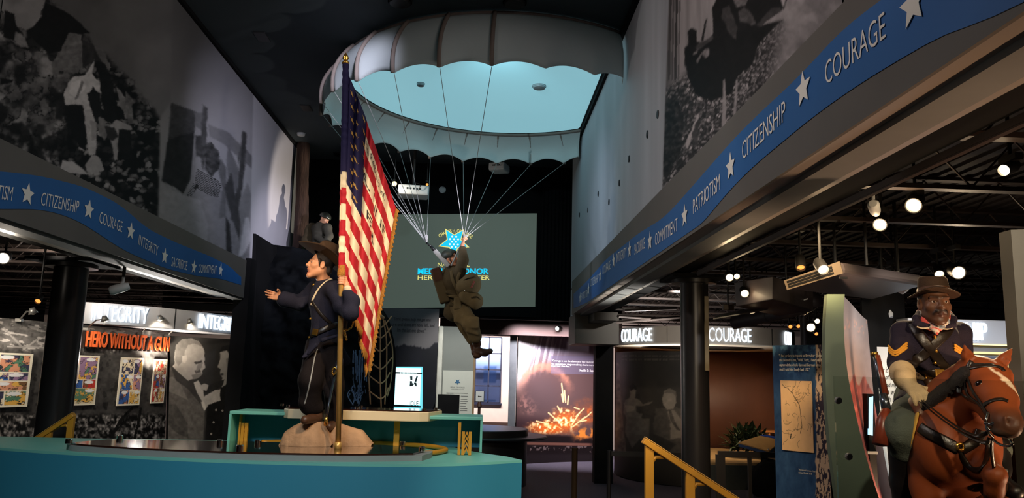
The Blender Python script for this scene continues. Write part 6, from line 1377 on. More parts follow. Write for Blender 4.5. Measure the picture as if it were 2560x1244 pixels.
def frame(fwd, up):
    f = nrm(fwd); r = nrm(np.cross(f, up)); u = np.cross(r, f); return np.stack([r, f, u], 1)        # columns: right, forward, up
def add_head(F, C, R, s=1.0, mouth=0.0, mustache=False, brow=True, neck_to=None, tags=(0, 1, 2), nose=1.0, lips=1.0):
    """a head with its face: C the middle of the skull, R its frame, s its scale; tags: skin, lip, hair"""
    L = lambda x, y, z: C + R @ (np.array([x, y, z]) * s); k = 0.012 * s; sk, lp, hr = tags
    F.ell(L(0, -0.018, 0.035), np.array([0.074, 0.095, 0.088]) * s, R, 0.02 * s, sk); F.ell(L(0, 0.022, -0.03), np.array([0.064, 0.072, 0.085]) * s, R, 0.025 * s, sk)
    F.cap(L(-0.045, -0.005, -0.062), L(-0.015, 0.062, -0.1 - mouth * 0.6), 0.024 * s, 0.020 * s, 0.03 * s, sk); F.cap(L(0.045, -0.005, -0.062), L(0.015, 0.062, -0.1 - mouth * 0.6), 0.024 * s, 0.020 * s, 0.03 * s, sk)
    F.ell(L(0, 0.072, -0.104 - mouth * 0.6), np.array([0.022, 0.018, 0.018]) * s, R, 0.02 * s, sk)
    for q in (-1, 1):
        F.ell(L(q * 0.044, 0.052, -0.024), np.array([0.024, 0.024, 0.022]) * s, R, 0.02 * s, sk)                  # cheekbone
        F.ell(L(q * 0.030, 0.092, 0.004), np.array([0.017, 0.013, 0.010]) * s, R, 0.010 * s, sk, cut=True)         # eye hollow
        F.cap(L(q * 0.014, 0.083, 0.011), L(q * 0.045, 0.068, 0.009), 0.0082 * s, 0.0078 * s, 0.006 * s, sk)        # upper lid
        F.cap(L(q * 0.016, 0.080, -0.006), L(q * 0.043, 0.067, -0.005), 0.005 * s, 0.005 * s, 0.006 * s, sk)       # lower lid
        F.cap(L(q * 0.010, 0.086, 0.024), L(q * 0.046, 0.073, 0.027), 0.0085 * s, 0.007 * s, 0.012 * s, sk)        # brow ridge
        if brow: F.cap(L(q * 0.013, 0.093, 0.026), L(q * 0.046, 0.078, 0.031), 0.0048 * s, 0.0035 * s, 0.003 * s, hr)
        F.ell(L(q * 0.0125, 0.094, -0.032), np.array([0.0105, 0.012, 0.0085]) * s * nose, R, 0.008 * s, sk)       # nostril wing
        F.ell(L(q * 0.077, -0.012, -0.008), np.array([0.009, 0.020, 0.032]) * s, R @ np.array(Matrix.Rotation(q * 0.25, 3, 'Z')), 0.008 * s, sk)
        F.ell(L(q * 0.084, -0.006, -0.006), np.array([0.006, 0.010, 0.018]) * s, R, 0.005 * s, sk, cut=True)
    F.cap(L(0, 0.084, 0.018), L(0, 0.106, -0.024), 0.008 * s, 0.0125 * s * nose, 0.012 * s, sk); F.ell(L(0, 0.108, -0.027), np.array([0.012, 0.011, 0.010]) * s * nose, R, 0.008 * s, sk)
    F.ell(L(0, 0.070, -0.060), np.array([0.034, 0.024, 0.024]) * s, R, 0.02 * s, sk)
    F.cap(L(-0.021, 0.083, -0.062), L(0, 0.094, -0.0575), 0.0045 * s, 0.0065 * s * lips, 0.006 * s, lp); F.cap(L(0.021, 0.083, -0.062), L(0, 0.094, -0.0575), 0.0045 * s, 0.0065 * s * lips, 0.006 * s, lp)
    zl = -0.071 - mouth; F.cap(L(-0.018, 0.082 - mouth * 0.3, zl + 0.004 + mouth * 0.3), L(0, 0.091 - mouth * 0.3, zl), 0.005 * s, 0.0072 * s * lips, 0.007 * s, lp); F.cap(L(0.018, 0.082 - mouth * 0.3, zl + 0.004 + mouth * 0.3), L(0, 0.091 - mouth * 0.3, zl), 0.005 * s, 0.0072 * s * lips, 0.007 * s, lp)
    if mouth: F.ell(L(0, 0.090, -0.066 - mouth * 0.5), np.array([0.015, 0.022, 0.004 + mouth * 0.55]) * s, R, 0.005 * s, lp, cut=True)
    else: F.cap(L(-0.02, 0.090, -0.0655), L(0.02, 0.090, -0.0655), 0.0022 * s, 0.0022 * s, 0.004 * s, lp, cut=True)
    if mustache:
        for q in (-1, 1): F.chain([L(q * 0.004, 0.098, -0.046), L(q * 0.02, 0.092, -0.051), L(q * 0.034, 0.078, -0.064)], [0.0085 * s, 0.009 * s, 0.005 * s], 0.004 * s, hr)
    if neck_to is not None: F.cap(L(0, -0.022, -0.05), neck_to, 0.055 * s, 0.062 * s, 0.03 * s, sk)
    return L
def add_eyes(L, R, parent, m, s=1.0, iris=(60, 40, 26)):
    for q in (-1, 1):
        c = L(q * 0.030, 0.0715, 0.003); b = MB(); n_, m_ = 16, 12; b.sphere((0, 0, 0), 1, n_, m_); V = np.array(b.v); V = V[:, [0, 2, 1]]; d = nrm([q * 0.02, 1, 0]); a = V @ d
        col = np.where((a > 0.975)[:, None], lin((10, 8, 8)), np.where((a > 0.86)[:, None], lin(iris), lin((196, 180, 164))))
        obj('eye', (c + (V * 0.0128 * s) @ R.T, b.f), m, parent, smooth=True, cols=col)
def add_hand(F, W, f, n, side, s=1.0, curl=(0.3, 0.35, 0.4, 0.45), thumb=(0.5, 0.3), spread=0.06, tag=0, k=0.006, glove=1.0, thumb_in=0.5):
    """a hand: W wrist, f pointing to the knuckles, n out of the palm, side towards the thumb; curl per finger in radians per joint"""
    f = nrm(f); n = nrm(n - f * np.dot(n, f)); sd = nrm(side - f * np.dot(side, f) - n * np.dot(side, n)); g = glove * s
    kn = []
    for i, (o, l) in enumerate(((0.031, 0.088), (0.011, 0.093), (-0.010, 0.088), (-0.029, 0.079))):
        K = W + (f * l + sd * o) * s; kn.append(K); F.cap(W + (f * 0.012 + sd * o * 0.55) * s, K, 0.0155 * g, 0.0112 * g, 0.012 * s, tag)
    for i, K in enumerate(kn):
        Ln = (0.076, 0.084, 0.078, 0.060)[i] * s; a = 0.0; p = K; sp_ = (1.5 - i) * spread
        for j, (fr, r0, r1) in enumerate(((0.46, 0.0100, 0.0090), (0.30, 0.0092, 0.0082), (0.24, 0.0082, 0.0070))):
            a += curl[i] * (0.8 if j == 0 else 1.0); d = f * math.cos(a) + n * math.sin(a) + sd * sp_ * math.cos(a); d = nrm(d); e = p + d * Ln * fr; F.cap(p, e, r0 * g, r1 * g, 0.003 * s, tag); p = e
    T0 = W + (f * 0.022 + sd * 0.026 + n * 0.008) * s; d1 = nrm(f * 0.72 + sd * 0.75 + n * thumb[0] * 0.6); T1 = T0 + d1 * 0.044 * s; d2 = nrm(d1 + n * thumb[0] + f * 0.3 - sd * thumb_in * thumb[0]); T2 = T1 + d2 * 0.032 * s; d3 = nrm(d2 + n * thumb[1] - sd * thumb_in * thumb[1]); T3 = T2 + d3 * 0.026 * s
    F.cap(W + f * 0.02 * s, T1, 0.017 * g, 0.0135 * g, 0.012 * s, tag); F.cap(T1, T2, 0.0125 * g, 0.0108 * g, 0.004 * s, tag); F.cap(T2, T3, 0.0108 * g, 0.0082 * g, 0.003 * s, tag)
m_skin = vmat('skin', 0.48, 0.4, 0.03, 90); m_eye = vmat('eyeball', 0.12, 0.6)
def cloth_mat(name, rgb, var=0.10, rough=0.9): return mat(name, rgb, rough, var=var, scale=14, bump=0.35, bscale=160, spec=0.15)
m_navy = cloth_mat('navy_wool', (38, 38, 52)); m_navyr = cloth_mat('navy_coat_wool', (44, 38, 50)); m_blacktr = cloth_mat('black_brown_wool', (30, 24, 24)); m_felt = cloth_mat('brown_felt_hat', (74, 56, 42)); m_felt2 = cloth_mat('dark_brown_felt_hat', (64, 48, 36))
m_leather = mat('black_leather', (34, 26, 20), 0.34, var=0.15, scale=20, bump=0.1); m_leatherbr = mat('brown_leather', (76, 48, 30), 0.45, var=0.2, scale=12, bump=0.15); m_brass = mat('brass', (222, 168, 78), 0.25, 0.9, var=0.08, scale=12)
m_cotton = cloth_mat('cream_strap', (220, 200, 168), 0.05); m_olived = cloth_mat('olive_drab', (82, 72, 54)); m_khaki = cloth_mat('khaki_canvas', (104, 92, 68)); m_steel = mat('blued_steel', (120, 128, 140), 0.25, 0.9); m_helm = mat('helmet_green', (44, 48, 38), 0.5, 0.2, var=0.1)
m_hair = mat('dark_hair', (40, 28, 20), 0.5, var=0.3, scale=60, bump=0.4, bscale=200)
def strap(name, pts, w, t, m, parent, up=(0, -1, 0), n=30, closed=False, label=None):
    """a flat strap swept along points; up is roughly its outward side"""
    P = spline(pts, n, closed); return obj(name, MB().tube(P, w / 2, 8, flat=t / w, up=up, closed=closed), m, parent, smooth=True, label=label)
def hat(parent, C, R, s, brim, crown_h, m, droop=0.03, dent=0.03, tilt=0, band=True):
    """a slouch hat: brim, dented crown, ribbon"""
    L = lambda x, y, z: C + R @ (np.array([x, y, z]) * s); a = np.linspace(0, 2 * np.pi, 65)[:-1]
    rows = []
    prof = [(1.0, 0.0), (1.01, 0.012), (0.98, 0.012), (0.80, 0.004)]
    for rr_, z in ((brim, 0.0), (brim + 0.006, 0.006), (brim - 0.004, 0.013)):
        rows.append([L(rr_ * math.sin(t) * 0.98, rr_ * math.cos(t) * 1.04, z + droop * math.cos(2 * t) * -1.0 + 0.006 * math.sin(3 * t)) for t in a])
    rows.append([L(0.086 * math.sin(t), 0.106 * math.cos(t), 0.016) for t in a])
    for f_, z in ((1.0, 0.04), (0.97, crown_h * 0.55), (0.92, crown_h * 0.85), (0.80, crown_h * 0.98)): rows.append([L(0.085 * f_ * math.sin(t), 0.104 * f_ * math.cos(t), z + 0.014 * (-math.cos(t)) * (z / crown_h)) for t in a])
    rows.append([L(0.085 * 0.45 * math.sin(t), 0.104 * 0.6 * math.cos(t), crown_h - 0.008 - dent * 0.4 * (1 - abs(math.sin(t))) ) for t in a]); rows.append([L(0.0, 0.03 * math.cos(t), crown_h - dent) for t in a])
    P = np.array(rows); P = np.concatenate([P, P[:, :1]], 1); b = MB().grid(P)
    inner = np.array([[L(brim * math.sin(t) * 0.98, brim * math.cos(t) * 1.04, droop * math.cos(2 * t) * -1.0 + 0.006 * math.sin(3 * t)) for t in a], [L(0.078 * math.sin(t), 0.098 * math.cos(t), 0.0) for t in a], [L(0.078 * math.sin(t), 0.098 * math.cos(t), 0.05) for t in a]]); b.grid(np.concatenate([inner, inner[:, :1]], 1))
    h = obj('hat', b, m, parent, smooth=True, sharp=60)
    if band: bb_ = MB(); Q = np.array([[L(0.0875 * math.sin(t), 0.1065 * math.cos(t), z) for t in a] for z in (0.018, 0.042)]); bb_.grid(np.concatenate([Q, Q[:, :1]], 1)); obj('hat_band', bb_, m_leatherbr if m is m_felt2 else m_felt, h, smooth=True)
    return h

from mathutils.bvhtree import BVHTree
def bvh(*objs):
    V = []; P = []; n = 0
    for o in objs:
        me = o.data; v = np.empty(len(me.vertices) * 3); me.vertices.foreach_get('co', v); V.append(v.reshape(-1, 3)); P += [[i + n for i in p.vertices] for p in me.polygons]; n += len(me.vertices)
    return BVHTree.FromPolygons([tuple(x) for x in np.concatenate(V)], P)
def hit(tree, px, py, off=0.0, Y=None):
    """where the sight line through a pixel meets a body, lifted off its surface; also the surface normal"""
    d = nrm(ray(px, py)); h = tree.ray_cast(Vector(EYE), Vector(d))
    if h[0] is None: return (at(px, py, Y=Y) if Y else None), np.array([0, -1.0, 0.1])
    n = np.array(h[1]); n = n if n.dot(d) < 0 else -n
    return np.array(h[0]) + n * off, n
def strap_on(name, tree, pts, w, t, m, parent, n=26, Y=None, label=None, sm=2, lift=0.6):
    """a flat strap lying on a body along a path traced on it"""
    Q = spline([(*p[:2], 0) for p in pts], n); P = []; N = []
    for q in Q:
        p, nn = hit(tree, q[0], q[1], t * lift)
        if p is not None: P.append(p); N.append(nn)
    P, N = np.array(P), np.array(N)
    dep = np.linalg.norm(P - EYE, axis=1); dirs = (P - EYE) / dep[:, None]
    dm = np.minimum(dep, smooth1(dep, sm) + 0.002); dm = smooth1(dm, 1); P = EYE + dirs * dm[:, None]
    for j in range(3): N[:, j] = smooth1(N[:, j], sm)
    return obj(name, MB().tube(P, w / 2, 8, flat=t / w, up=N), m, parent, smooth=True, label=label)
# ================================================================ the flag bearer on his rocks
q8 = lambda px, py, Y=8.35: at(px, py, Y=Y)
PX8 = 8.35 / F_PX
m_stone = mat('tan_sandstone', (176, 136, 100), 0.85, var=0.22, scale=5, bump=0.8, bscale=14)
def boulder(lab, outline, Yc, dy, seed, zb=1.318):
    """a weathered stone whose silhouette follows the outline; rounded in depth"""
    pts = np.array([at(px, py, Y=Yc) for px, py in outline]); x0, x1 = pts[:, 0].min(), pts[:, 0].max(); nx, ny = 60, 40; U, V = np.meshgrid(np.linspace(0, 1, nx), np.linspace(-1, 1, ny))
    X = x0 + (x1 - x0) * U; top_ = np.interp(X, pts[:, 0], pts[:, 2]); prof_ = np.sqrt(np.clip(1 - np.abs(V) ** 2.6, 0, 1)); n_ = fbm(X * 5 + seed, V * 2.2 + seed, seed, 4) - 0.5
    w = dy * (0.55 + 0.45 * np.sin(np.pi * np.clip(U, 0.02, 0.98)) ** 0.6); H = (top_ - zb) * prof_ * (1 + 0.22 * n_ * (1 - (1 - np.abs(V)) ** 3)); ledge = 0.003 * np.sign(np.sin(H * 34 + 4 * n_)) * (np.abs(V) > 0.35)
    b = MB().grid(np.stack([X + 0.02 * n_, Yc + V * w * (1 + 0.3 * n_) - ledge * 0.5 * np.sign(V) * -1, zb + np.maximum(H, 0)], -1)); return tag(obj('rock', b, m_stone, smooth=True), lab, 'rock', None)
boulder('larger tan rock under the flag bearer boots, left of the gold pole', [(706, 1106), (716, 1076), (738, 1062), (765, 1050), (790, 1047), (806, 1052), (820, 1070), (828, 1092), (834, 1108)], 8.3, 0.24, 3)
boulder('smaller pinkish tan rock behind and right of the gold pole', [(818, 1060), (832, 1057), (855, 1060), (880, 1068), (905, 1076), (918, 1092), (932, 1108)], 8.42, 0.17, 9)
bb0 = q8(800, 1050)
fb_ = thing('person', 'soldier in dark blue coat and slouch hat striding on rocks while holding the flag pole', 'person', (bb0[0], 8.35, 1.56))
HC = q8(800, 662, 8.28); HR = frame([-0.93, -0.36, 0.17], [0.08, 0.05, 1.0]); HS = 1.2
S_R, E_R, W_R_ = q8(788, 722, 8.56), q8(752, 758, 8.56), q8(712, 748, 8.48)
S_L, E_L, W_L_ = q8(838, 724, 8.08), q8(876, 782, 7.76), q8(869, 730, 7.86)
HIP_R, KN_R, AN_R = q8(796, 872, 8.38), q8(776, 950, 8.10), q8(790, 1034, 8.26)
HIP_L, KN_L, AN_L = q8(824, 872, 8.30), q8(834, 962, 8.38), q8(838, 1052, 8.50)
CH, WA, NK = q8(810, 755, 8.35), q8(810, 832, 8.34), q8(812, 706, 8.34)
F = Fig(); skl = add_head(F, HC, HR, HS, mouth=0.016, neck_to=NK + np.array([0, 0, -0.02]))
F.cap(NK, WA, 0.07, 0.08, 0.03); F.cap(NK + [0, 0, -0.06], S_R, 0.05, 0.045, 0.03); F.cap(NK + [0, 0, -0.06], S_L, 0.05, 0.045, 0.03)
for a, b_, c in ((S_R, E_R, W_R_), (S_L, E_L, W_L_)): F.cap(a, b_, 0.045, 0.036, 0.02); F.cap(b_, c, 0.036, 0.026, 0.02)
for a, b_, c in ((HIP_R, KN_R, AN_R), (HIP_L, KN_L, AN_L)): F.cap(WA, a, 0.08, 0.07, 0.03); F.cap(a, b_, 0.065, 0.05, 0.02); F.cap(b_, c, 0.045, 0.035, 0.02)
W2 = q8(704, 744, 8.46); add_hand(F, W2, q8(680, 738, 8.40) - W2, [0.3, -0.9, 0.1], [0.1, 0.1, 1], 1.12, (0.12, 0.14, 0.16, 0.2), (0.75, 0.5), 0.05, thumb_in=0.9); F.cap(W_R_, W2, 0.03, 0.027, 0.01)
POLE0, POLE1 = at(845, 1122, Y=7.92), at(864, 158, Y=7.92)
pdir = nrm(POLE1 - POLE0)
def onpole(py): 
    t = np.linspace(0, 1, 400); P = POLE0 + (POLE1 - POLE0) * t[:, None]; return P[np.argmin(np.abs(proj(P)[1] - py))]
G = onpole(700); WL = W_L_
# the gripping fist: fingers lie across the pole, coming round its left side
hf = nrm(G + [0.0, 0.03, 0.0] - WL)
WLh = G + np.array([0.052, 0.028, -0.045])
F.cap(W_L_, WLh, 0.033, 0.031, 0.012)
for i in range(4):
    zc = G + pdir * (0.036 - 0.024 * i); R0 = 0.030; ang_ = [0.5, -0.7, -1.9, -3.0]
    pts = [zc + R0 * np.array([math.cos(a), math.sin(a), 0]) for a in ang_]; pts[0] = zc + np.array([0.036, 0.018, -0.004])
    F.chain(pts, [0.0135, 0.0125, 0.0118, 0.0095], 0.004)
    F.cap(WLh, pts[0], 0.022, 0.0145, 0.012)
F.chain([WLh + [0, 0, 0.01], G + [0.02, 0.035, 0.05], G + [-0.012, 0.03, 0.062], G + [-0.03, 0.012, 0.066]], [0.018, 0.014, 0.012, 0.009], 0.004)
fig_obj('body', F, m_skin, fb_, 0.009, pal=[(214, 150, 112), (186, 96, 80), (70, 44, 30)], fine=[(2, HC[2] - 0.19, HC[2] + 0.12, 0.0042), (0, HC[0] - 0.16, HC[0] + 0.15, 0.005), (2, W2[2] - 0.06, W2[2] + 0.07, 0.0055), (0, q8(668, 740, 8.4)[0], q8(712, 740, 8.4)[0], 0.0055)])
add_eyes(skl, HR, fb_, m_eye, HS, (60, 80, 90))
H = Fig(); H.ell(skl(0, -0.028, 0.045), np.array([0.080, 0.098, 0.090]) * HS, HR, 0.01); H.ell(skl(0, -0.075, -0.03), np.array([0.058, 0.04, 0.055]) * HS, HR, 0.02)
for q_ in (-1, 1): H.cap(skl(q_ * 0.073, 0.022, 0.03), skl(q_ * 0.071, 0.014, -0.022), 0.013 * HS, 0.006 * HS, 0.01)
H.ell(skl(0, 0.075, -0.02), np.array([0.075, 0.055, 0.085]) * HS, HR, 0.01, cut=True)
fig_obj('hair', H, m_hair, fb_, 0.006, noise=0.003, nscale=60)
hat(fb_, skl(0, -0.022, 0.072), HR @ np.array(Matrix.Rotation(0.40, 3, 'X')), HS * 1.08, 0.225, 0.135, m_felt, 0.022, 0.035)
# coat
K = Fig(); 
K.chain([NK + [0, 0, -0.035], CH + [0.01, 0, 0.04], WA], [0.10, 0.155, 0.125], 0.06); K.ell(CH, (0.165, 0.125, 0.20), frame([-0.8, -0.6, 0], [0, 0, 1]), 0.06)
K.cap(NK + [0, 0, -0.075], S_R, 0.085, 0.085, 0.05); K.cap(NK + [0, 0, -0.075], S_L, 0.085, 0.088, 0.05)
K.chain([S_R, E_R, W_R_ + (W_R_ - E_R) * 0.02], [0.085, 0.080, 0.086], 0.035); K.chain([S_L, q8(856, 766, 7.92), E_L], [0.088, 0.084, 0.078], 0.035); K.chain([E_L, q8(880, 752, 7.80), W_L_ + [0, 0, -0.015]], [0.078, 0.074, 0.054], 0.03)
K.cap(NK + [-0.012, -0.008, -0.02], NK + [0.0, 0.0, 0.012], 0.078, 0.072, 0.015)                       # stand collar
K.cap(WA + [0, 0, -0.02], q8(806, 872), 0.135, 0.155, 0.05); K.cap(q8(800, 868), q8(758, 892, 8.12), 0.09, 0.016, 0.06); K.cap(q8(812, 868), q8(842, 905, 8.30), 0.11, 0.075, 0.06); K.cap(q8(830, 868), q8(862, 900, 8.5), 0.10, 0.06, 0.05)
for i in range(5): t = i / 4; K.cap(S_R * (1 - t) + E_R * t + [0, -0.03, 0.05], S_R * (1 - t) + E_R * t + [0.03, -0.07, -0.03], 0.035, 0.03, 0.02)
for a, b_ in (((838, 742), (858, 732)), ((836, 762), (862, 756)), ((806, 850), (846, 838)), ((790, 862), (770, 884))): K.cap(q8(*a, 8.06), q8(*b_, 8.06), 0.022, 0.016, 0.02)
coat_b = fig_obj('coat', K, m_navy, fb_, 0.0095, noise=0.005, nscale=16)
T = Fig(); T.chain([HIP_R + [0, 0, 0.03], KN_R, q8(776, 1012, 8.2)], [0.135, 0.112, 0.108], 0.05); T.chain([HIP_L + [0, 0, 0.03], KN_L, q8(836, 1048, 8.46)], [0.135, 0.105, 0.085], 0.05); T.cap(q8(758, 1006, 8.12), q8(796, 1018, 8.22), 0.05, 0.06, 0.04)
for a, b_ in (((800, 930), (822, 990)), ((772, 960), (762, 1000)), ((830, 940), (848, 1000)), ((790, 960), (786, 1006))): T.cap(q8(*a, 8.17), q8(*b_, 8.17), 0.03, 0.03, 0.03)
trs_b = fig_obj('trousers', T, m_blacktr, fb_, 0.0095, noise=0.005, nscale=14)
def surf_strap(pts, Y): return [at(px, py, Y=y) for (px, py), y in zip(pts, Y)]
BT1, BT2 = bvh(coat_b), bvh(trs_b)
strap_on('trouser_stripe', BT2, [(794, 872), (787, 892), (778, 940), (768, 985), (761, 1010)], 0.014, 0.006, mat('pale_stripe', (150, 150, 146), 0.7), fb_, Y=8.1, label='pale stripe down the trouser leg')
B_ = Fig()
for an, toe in ((q8(792, 1040, 8.24), q8(762, 1049, 8.02)), (q8(838, 1056, 8.48), q8(822, 1066, 8.28))): B_.cap(an + [0, 0, 0.07], an, 0.055, 0.058, 0.03); B_.cap(an + [0, 0, -0.015], toe, 0.055, 0.042, 0.03)
fig_obj('boots', B_, m_leatherbr, fb_, 0.008, noise=0.003, nscale=30)
strap_on('cross_strap', BT1, [(842, 696), (832, 696), (815, 704), (797, 722), (784, 745), (778, 762)], 0.026, 0.008, m_cotton, fb_, Y=8.15, label='cream shoulder strap')
strap_on('sabre_sling', BT1, [(780, 752), (795, 775), (812, 795), (828, 808)], 0.036, 0.01, m_leather, fb_, Y=8.13)
strap_on('waist_belt', BT1, [(778, 838), (790, 832), (808, 824), (826, 816), (842, 811)], 0.06, 0.014, m_leather, fb_, Y=8.15)
bc = hit(BT1, 790, 830, 0.016, 8.15)[0]; obj('buckle', MB().box(bc, (0.072, 0.018, 0.066), frame([-0.55, -0.85, 0], [0.2, 0, 1])), m_brass, fb_, bevel=0.006)
for px, py, y in ((785, 712, 8.11), (776, 796, 8.14), (774, 843, 8.18)): obj('button', MB().sphere(hit(BT1, px, py, 0.004, y)[0], 0.014, 12, 8), m_brass, fb_, smooth=True)
cu = Fig().cap(W_L_ + [0.0, 0, 0.012], W_L_ + [-0.004, 0, 0.03], 0.042, 0.040); fig_obj('shirt_cuff', cu, m_cotton, fb_, 0.006)
# sabre on his hip
sb = thing('sabre', 'steel sabre in its scabbard hanging at the flag bearer hip', 'sword', at(845, 908, Y=7.98))
obj('scabbard', MB().tube([at(846, 905, Y=8.0), at(834, 950, Y=8.02), at(822, 1010, Y=8.08), at(815, 1052, Y=8.12)], [0.018, 0.016, 0.014, 0.012], 10), m_steel, sb, smooth=True); obj('chape', MB().tube([at(816, 1042, Y=8.1), at(814, 1062, Y=8.13)], [0.018, 0.022], 10), m_brass, sb, smooth=True)
obj('sling_hook', MB().tube(spline([at(834, 938, Y=7.98), at(830, 928, Y=7.98), at(836, 918, Y=7.98), at(841, 925, Y=7.98), at(835, 936, Y=7.98)], 20), 0.008, 8), m_brass, sb, smooth=True)
obj('grip', MB().tube([at(862, 828, Y=8.05), at(865, 800, Y=8.02), at(872, 788, Y=8.0)], [0.02, 0.018, 0.016], 10), m_leatherbr, sb, smooth=True); obj('guard', MB().tube(spline([at(862, 790, Y=7.98), at(876, 786, Y=7.97), at(882, 800, Y=7.97), at(880, 816, Y=7.98), at(868, 824, Y=7.98), at(858, 822, Y=8.0)], 24), 0.009, 8), m_brass, sb, smooth=True)
obj('blade_guard_plate', MB().tube([at(858, 822, Y=8.0), at(866, 850, Y=8.05)], [0.02, 0.012], 8), m_brass, sb, smooth=True)

# ================================================================ the flag
fl = thing('flag', 'tall gold pole with a draped red and white striped flag with gold stars', 'flag', POLE0)
obj('pole', MB().tube([POLE0, POLE0 + (POLE1 - POLE0) * 0.5, POLE1], [0.027, 0.026, 0.022], 18), m_gold, fl, smooth=True)
obj('foot_socket', MB().tube([at(845, 1126, Y=7.92), at(845, 1104, Y=7.92)], 0.034, 14), m_gold, fl, smooth=True)
fn_ = MB(); fn_.lathe(POLE1, [(0, -0.02), (0.03, -0.02), (0.04, 0.0), (0.03, 0.02), (0.02, 0.03), (0.035, 0.055), (0.02, 0.09), (0, 0.12)], 14, pdir); obj('finial', fn_, m_brass, fl, smooth=True)
HT, HB = onpole(172), onpole(672)
FT, FB = at(990, 520, Y=8.30), at(921, 925, Y=8.28)              # upper and lower corner of the fly
def flag_pt(s, t):
    """s 0..1 down the hoist, t 0..1 out to the fly: the cloth hangs in folds that grow towards the pole"""
    s = np.asarray(s, float)[..., None]; t = np.asarray(t, float)[..., None]
    top_ = HT + (FT - HT) * t + np.array([0, 0, 0.10]) * np.sin(np.pi * t) * (1 - t) ; bot_ = HB + (FB - HB) * t + np.array([0.04, 0, -0.02]) * np.sin(np.pi * t)
    P = top_ * (1 - s) + bot_ * s
    ph = (0.25 * t + 0.75 * t ** 0.7) * 2 * np.pi * 4.6 + s * 1.2 ; A = 0.065 * np.clip(t * 5, 0, 1) * (1 - 0.35 * t)
    zig = A * (np.sin(ph) + 0.35 * np.sin(2 * ph + 0.6)); run = (0.075 - 0.04 * t) * np.clip(t * 6, 0, 1) * np.clip((1 - t) * 5, 0, 1) * np.cos(ph) * np.clip(s * 3, 0.12, 1)
    P = P + np.array([0, 1, 0]) * zig + np.array([0.55, 0, -0.83]) * run
    P = P + np.array([-0.022, -0.035, 0]) * np.clip(1 - t * 16, 0, 1)
    return P
ns, ntt = 300, 170; SV, TV = np.meshgrid(np.linspace(0, 1, ns), np.linspace(0, 1, ntt), indexing='ij')
PV = flag_pt(SV, TV); i = np.arange(ns * ntt).reshape(ns, ntt); fq = np.stack([i[:-1, :-1], i[1:, :-1], i[1:, 1:], i[:-1, 1:]], -1).reshape(-1, 4)
TC = 0.40; SC_ = 7 / 13.0; stripe = (np.floor(SV * 13) % 2 == 0)[..., None]; red, crm, blu = lin((176, 34, 44)), lin((232, 214, 180)), lin((34, 30, 66))
col = np.where(stripe, red, crm); can = (SV < SC_) & (TV < TC); col = np.where(can[..., None], blu, col); col = np.where(((np.abs(SV - SC_) < 0.002) & (TV < TC) | (np.abs(TV - TC) < 0.004) & (SV < SC_))[..., None], blu * 0.7, col)
m_silk = vmat('flag_silk', 0.75, 0.2, 0.2, 130); obj('flag_cloth', (PV.reshape(-1, 3), fq), m_silk, fl, smooth=True, cols=col.reshape(-1, 3), solid=0.004)
def flag_n(s, t): 
    e = 2e-3; a = flag_pt(s + e, t) - flag_pt(s - e, t); b_ = flag_pt(s, t + e) - flag_pt(s, t - e); n_ = np.cross(b_, a); n_ /= np.linalg.norm(n_, axis=-1)[..., None]; return np.where((n_ @ np.array([0, 1.0, 0]))[..., None] > 0, -n_, n_)
m_gstar = mat('gold_thread', (196, 152, 74), 0.6, var=0.1); b = MB(); rng = np.random.default_rng(12)
for r_ in range(8):
    for c_ in range(5):
        s0, t0 = (r_ + 0.55 + 0.4 * (c_ % 2)) / 8.4 * SC_, (c_ + 0.6) / 5.4 * TC
        pts = star_pts(0.027, 0.42, 5); ss_ = np.array([s0 - y / 2.05 + x * 0.0 for x, y in pts]); tt2 = np.array([t0 + x / 1.25 for x, y in pts]); P = flag_pt(ss_, tt2) + flag_n(ss_, tt2) * 0.006
        cpt = flag_pt(np.array([s0]), np.array([t0]))[0] + flag_n(np.array([s0]), np.array([t0]))[0] * 0.006; b.add(list(P) + [cpt], [(j, (j + 1) % 10, 10) for j in range(10)])
obj('canton_stars', b, m_gstar, fl)
m_ink = mat('black_flag_paint', (30, 24, 26), 0.7)
for s, st, t0, t1, hgt in (('27th Reg. Ma. Vol. Inf.', 1, 0.43, 0.80, 0.62), ('A. IN INF.', 3, 0.44, 0.86, 0.62), ('S. EVER', 5, 0.40, 0.74, 0.62)):
    def fw(x, y, z, st=st, t0=t0, t1=t1, hgt=hgt): 
        w = x.max(); tt3 = t0 + (t1 - t0) * x / w; h_ = y.max() - y.min(); s3 = (st + 0.5 + hgt / 2 - hgt * (y - y.min()) / h_) / 13.0; return flag_pt(s3, tt3) + flag_n(s3, tt3) * 0.007
    text_on('painted_lettering', s, m_ink, 0, (1, 0, 0), (0, 0, 1), 1.0, 0.1, fl, warp=fw, offset=0.0)
m_fringe = mat('gold_fringe', (178, 118, 36), 0.75, var=0.3, scale=60, bump=0.6, bscale=200)
for lab, ss_, tt3, dv in (('fringe', np.linspace(0, 1, 120), np.full(120, 1.0), np.array([0.035, -0.01, -0.03])), ('fringe', np.full(160, 1.0), np.linspace(0.04, 1, 160), np.array([-0.012, -0.01, -0.075]))):
    e0 = flag_pt(ss_, tt3); w_ = 1 + 0.25 * np.sin(np.arange(len(e0)) * 1.9); obj(lab, MB().grid(np.stack([e0, e0 + dv * 0.5, e0 + dv[None] * w_[:, None]])), m_fringe, fl, smooth=True, solid=0.01)
zz = np.linspace(0, 1, 300); ua = np.linspace(0, 2 * np.pi, 17); UA, ZZ = np.meshgrid(ua, zz); rs_ = 0.034 + 0.003 * np.sin(ZZ * 160) * (0.5 + 0.5 * np.sin(ZZ * 23))
